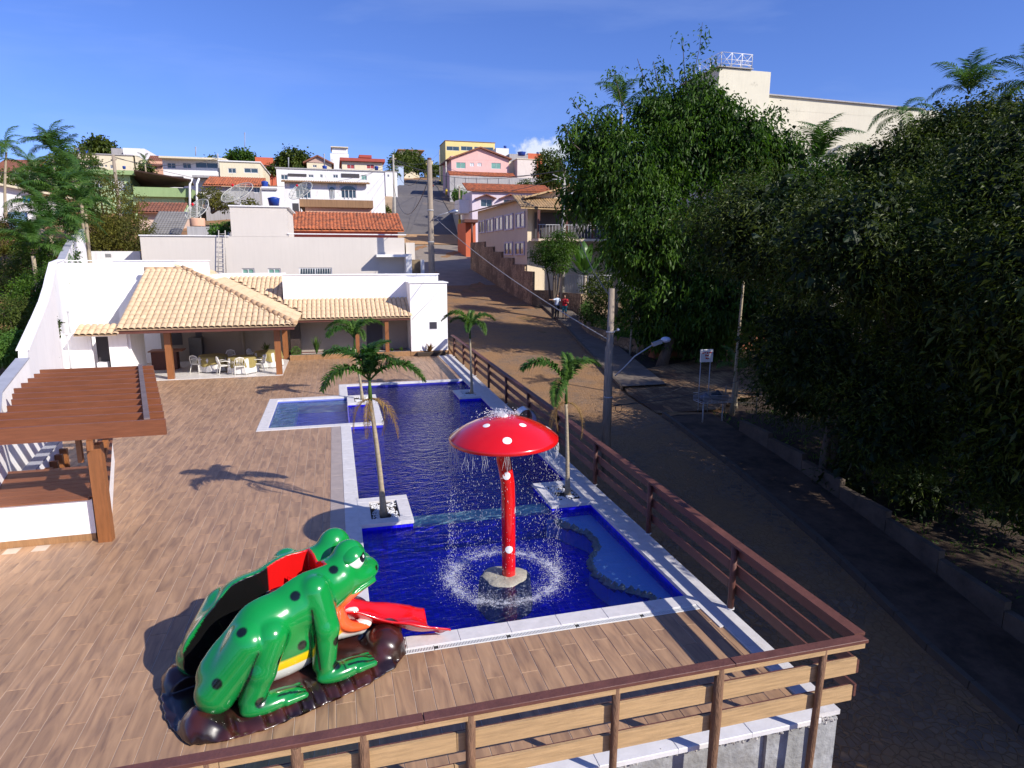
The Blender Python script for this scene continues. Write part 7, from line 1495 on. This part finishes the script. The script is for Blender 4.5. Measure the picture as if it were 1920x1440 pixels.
down = [((-.26, .02, .20), (-.27, -.05, -.05)), ((.26, .02, .20), (.27, -.05, -.05))]
zz = lambda y: zs(y)+.17
p = A(1044, 600, 45.5); person('man in pale blue shirt and dark trousers pointing with one arm by the stone wall', (p.x, 45.5, zz(45.5)), R(15), [((-.42, -.05, .44), (-.68, -.10, .46)), ((.27, -.02, .22), (.22, -.18, .40))], cl_('blue', (.50, .58, .72)), cl_('black', (.02, .02, .03)))
p = A(1056, 601, 45.3); person('man in a red shirt and teal shorts standing next to the pointing man', (p.x+.02, 45.1, zz(45.2)), R(-30), [((-.28, -.05, .25), (-.12, -.26, .42)), ((.26, .0, .22), (.2, -.2, .3))], cl_('red', (.50, .02, .03)), cl_('teal', (.04, .20, .22)), shorts=True)
p = A(877, 459, 98); person('person in dark clothes standing at the far corner, left of the standing pair', (p.x-.25, 98, zz(98)), R(20), down, cl_('dark', (.03, .03, .04)), cl_('dark', (.03, .03, .04)))
person('person in dark clothes standing at the far street corner, nearest the orange shop', (p.x+.35, 98.3, zz(98.3)), R(-20), down, cl_('dark2', (.045, .04, .04)), cl_('dark', (.03, .03, .04)), h=1.78)
p = A(866, 460, 97); person('person in dark clothes sitting on the kerb at the far street corner', (p.x, 97, zz(97)), R(0), [((-.22, -.15, .22), (-.15, -.36, .12)), ((.22, -.15, .22), (.15, -.36, .12))], cl_('dark', (.03, .03, .04)), cl_('dark2', (.045, .04, .04)), sit=True)
p = A(817, 348, 205); person('person in pale clothes standing beside the dark car near the top of the road', (p.x, 205, p.z), 0, down, cl_('pale', (.55, .55, .6)), cl_('denim', (.12, .16, .25)))

# ---------------------------------------------------------------- far car and motorcycle
def car(loc, rz, label, m):
    t = thing('parked_car', label, 'car', loc, rz, None); prof = [(-2.0, .35), (-2.05, .75), (-1.9, .92), (-1.1, .98), (-.6, 1.42), (.75, 1.45), (1.35, 1.0), (1.95, .88), (2.05, .6), (2.0, .35)]
    for nm, y0, y1, pr, mm in (('body', -.82, .82, prof, m),):
        vs = [(x, y0+(.12 if z > 1.1 else 0), z) for x, z in pr]+[(x, y1-(.12 if z > 1.1 else 0), z) for x, z in pr]; n = len(pr); MB().add(vs, [tuple(range(n)), tuple(range(n, 2*n))[::-1]]+[(i, n+i, n+(i+1) % n, (i+1) % n) for i in range(n)]).build(nm, mm, t, local=True)
    for s_ in (-1, 1):
        MB().add([(-1.0, s_*.80, 1.0), (-.55, s_*.715, 1.38), (.7, s_*.715, 1.40), (1.2, s_*.80, 1.03)], [(0, 1, 2, 3)]).build('side_window', GLS, t, local=True)
        for x in (-1.3, 1.3):
            w_ = MB().tube([(x, s_*.68, .32), (x, s_*.86, .32)], .32, 16).build('wheel', mat('tyre', (.02, .02, .02), .8), t, local=True); MB().tube([(x, s_*.85, .32), (x, s_*.875, .32)], .18, 12).build('rim', PIPE, w_, local=True)
    MB().add([(-1.13, -.62, 1.02), (-1.13, .62, 1.02), (-.64, .58, 1.39), (-.64, -.58, 1.39)], [(0, 1, 2, 3)]).build('windscreen', GLS, t, local=True)
    for s_ in (-1, 1): MB().cbox(-2.08, -2.0, s_*.6-.15, s_*.6+.15, .62, .78, .01).build('headlight', FR_, t, local=True)
p = A(824, 350, 200); car((p.x, 200, p.z+.1), R(85), 'dark car parked near the top of the uphill road by the slim pole', mat('dark_car_paint', (.02, .025, .03), .25, coat=.5))
p = A(812, 352, 185)
mc = thing('motorcycle', 'small motorcycle parked in the shade near the top of the road', 'motorcycle', (p.x, 185, p.z+.1), R(70)); TY = MATS['tyre']
for x in (-.62, .62): MB().tube([(x+.28*math.cos(k*math.pi/8), 0, .3+.28*math.sin(k*math.pi/8)) for k in range(17)], .05, 6).build('wheel', TY, mc, local=True)
MB().bar((-.35, 0, .78), (.35, 0, .74), .24, .10).build('seat', TY, mc, local=True); MB().tube([(.62, 0, .3), (.45, 0, .95)], .03, 6).build('fork', PIPE, mc, local=True); MB().tube([(.45, -.3, 1.0), (.45, .3, 1.0)], .02, 6).build('handlebar', PIPE, mc, local=True); MB().cbox(-.25, .3, -.12, .12, .35, .72, .05).build('engine_body', mat('moto_red', (.3, .02, .02), .3), mc, local=True)

# ---------------------------------------------------------------- sign, rack, fence and trunks in the shade of the trees
sg = thing('advert_sign', 'small white sign with red lettering standing among the dark trees', 'sign', (14.9, 23.3, -.95)); c = A(1325, 667, 23.3); MB().cbox(c.x-.28, c.x+.28, 23.28, 23.33, c.z-.26, c.z+.26, .008).build('board', WP, sg)
for x in (c.x-.22, c.x+.22): MB().tube([(x, 23.36, -.95), (x, 23.36, c.z-.2)], .02, 6).build('post', PIPE, sg)
for dx, dz, w, h_ in [(-.18, .12, .06, .05), (-.09, .13, .07, .04), (.01, .12, .06, .06), (.10, .12, .05, .04), (.17, .13, .05, .05), (-.05, .02, .05, .07), (.04, .01, .08, .05), (-.02, -.10, .06, .06), (.06, -.12, .07, .04)]: MB().box(c.x+dx-w/2, c.x+dx+w/2, 23.268, 23.279, c.z+dz-h_/2, c.z+dz+h_/2).build('red_letter', REDP, sg)
rk = thing('waste_rack', 'raised metal slatted rubbish rack on legs beside the side street', 'rack', (14.4, 22.0, -1.0)); c = A(1337, 745, 21.6); zr = c.z
for k in range(6): MB().bar((c.x-.62, 21.3, zr-.14+k*.055), (c.x+.62, 21.2, zr-.14+k*.055), .02, .022).build('slat', PIPE, rk)
for k in range(6): MB().bar((c.x-.62, 22.0, zr-.14+k*.055), (c.x+.62, 21.9, zr-.14+k*.055), .02, .022).build('slat', PIPE, rk)
for k in range(9): MB().bar((c.x-.6+k*.15, 21.28, zr-.16), (c.x-.6+k*.15, 21.98, zr-.16), .03, .015).build('base_slat', PIPE, rk)
for x in (c.x-.4, c.x+.45): MB().tube([(x, 21.6, -1.0), (x, 21.6, zr-.16)], .03, 6).build('leg', PIPE, rk)
def lump(name, label, c, r, m, cat):
    Xg = grid((-.4, -.35, -.05), (.4, .35, .5), .03); f = smin(ell(Xg, (0, 0, .17), (.26, .22, .18)), ell(Xg, (.05, .02, .34), (.08, .07, .09)), .06)+np.sin(Xg[..., 0]*22)*np.sin(Xg[..., 1]*19+1)*np.sin(Xg[..., 2]*17)*.014; V, Fc = surface_net(f, (-.4, -.35, -.05), .03); t = thing(name, label, cat, c); put('bag', net_mesh('bag', V*r, Fc, m), t, local=True)
lump('rubbish_bag', 'black rubbish bag lying in the slatted rack', (c.x+.15, 21.6, zr-.14), 1.0, mat('black_bag', (.012, .012, .014), .3, spec=.6), 'bag')
lump('rubbish_bag', 'smaller grey bag at the left end of the slatted rack', (c.x-.35, 21.6, zr-.14), .8, mat('grey_bag', (.12, .13, .16), .5), 'bag')
cb = thing('cardboard_box', 'crumpled brown cardboard box in the slatted rack', 'box', (c.x+.42, 21.6, zr-.14)); MB().cbox(c.x+.26, c.x+.56, 21.42, 21.8, zr-.15, zr+.12, .02).build('carton', W_BRN, cb)
wf = thing('wire_fence', 'wire fence on thin stakes behind the slatted rack', 'fence', (16.5, 22.4, -.9))
fp2 = [(15.3, 22.9), (16.6, 22.6), (17.9, 22.2), (19.3, 21.9), (20.8, 21.6)]
for x, y in fp2: MB().tube([(x, y, zs(y)-.1), (x, y, zs(y)+1.15)], .035, 6).build('stake', PW, wf)
for z in (.45, .75, 1.05): MB().tube([(x, y, zs(y)+z) for x, y in fp2], .008, 4).build('wire', WIREL, wf)
ew = thing('earth_wall', 'dark red earth-stained garden wall behind the trees of the side street', 'wall', (20, 32.6, 0)); MB().prism([(16.9, 33.0), (17.1, 32.6), (32, 35.2), (32, 35.6)], -1.2, 1.1).build('wall', mat('red_stained_wall', (.26, .09, .045), .9, .35, 1.5, .5, 15, dirt=(.05, .035, .025), dirtamt=.2), ew)
for k in range(40): MB().tube([(17.3+k*.36, 32.75+k*.062, 1.1), (17.3+k*.36, 32.75+k*.062, 2.4)], .012, 4).build('railing_bar', WIRE, ew)
rwall = thing('roadside_wall', 'long low dark block wall along the shaded right pavement', 'wall', (13.3, 8, -2)); 
yy3 = list(np.arange(-8, 21.5, 1.9)); WDK = mat('mouldy_wall', (.10, .075, .055), .95, .4, 1.5, .6, 12)
for a, b_ in zip(yy3[:-1], yy3[1:]): MB().prism([(kr(a)+2.02, a+.01), (kr(a)+2.2, a+.01), (kr(b_)+2.2, b_-.01), (kr(b_)+2.02, b_-.01)], zs(a)-.4, zs((a+b_)/2)+.62).build('wall_panel', WDK, rwall)
for (x, y, h_, r, lb) in ((15.6, 22.8, 5.5, .07, 'slim pale palm trunk beside the rubbish rack'), (16.0, 33.5, 5, .07, 'pale slender trunk at the left of the side street'), (16.6, 33.8, 5, .06, 'second pale slender trunk beside it at the side street')):
    if y < 30: palm('feather_palm', lb, x, y, zs(y), h_, [(a_, .5, p_) for a_, p_ in ((10, 20), (80, 40), (150, 10), (215, 30), (280, 5), (330, 35))], None, (.1, 0), r, 0, FF, 'palm', 21, crownshaft=False)
    else: t = thing('slender_trunk', lb, 'tree', (x, y, zs(y))); MB().tube([(x, y, zs(y)-.1), (x+.1, y, zs(y)+h_*.5), (x-.1, y, zs(y)+h_)], [r, r*.8, r*.6], 8).build('trunk', PC, t)
palm('feather_palm', 'small bright palm low down beside the rubbish rack', 16.3, 23.6, zs(23.6), 1.1, [(a_, .55, p_) for a_, p_ in ((0, 30), (60, 20), (120, 45), (190, 20), (250, 30), (310, 10))], None, (0, 0), .06, 0, FF, 'palm', 22, crownshaft=False)
ct = thing('street_trunk', 'lone mossy tree trunk at the edge of the shaded pavement', 'tree', (14.6, 15.6, -1.7)); limbs_mb((14.2, 15.9, -1.7), [(14.4, 15.9, 3.5), (15.8, 16.2, 4.0)], .16, seed=4).build('trunk', BK, ct)
# clutter on the deck: dark leaves/stains like those in the photograph
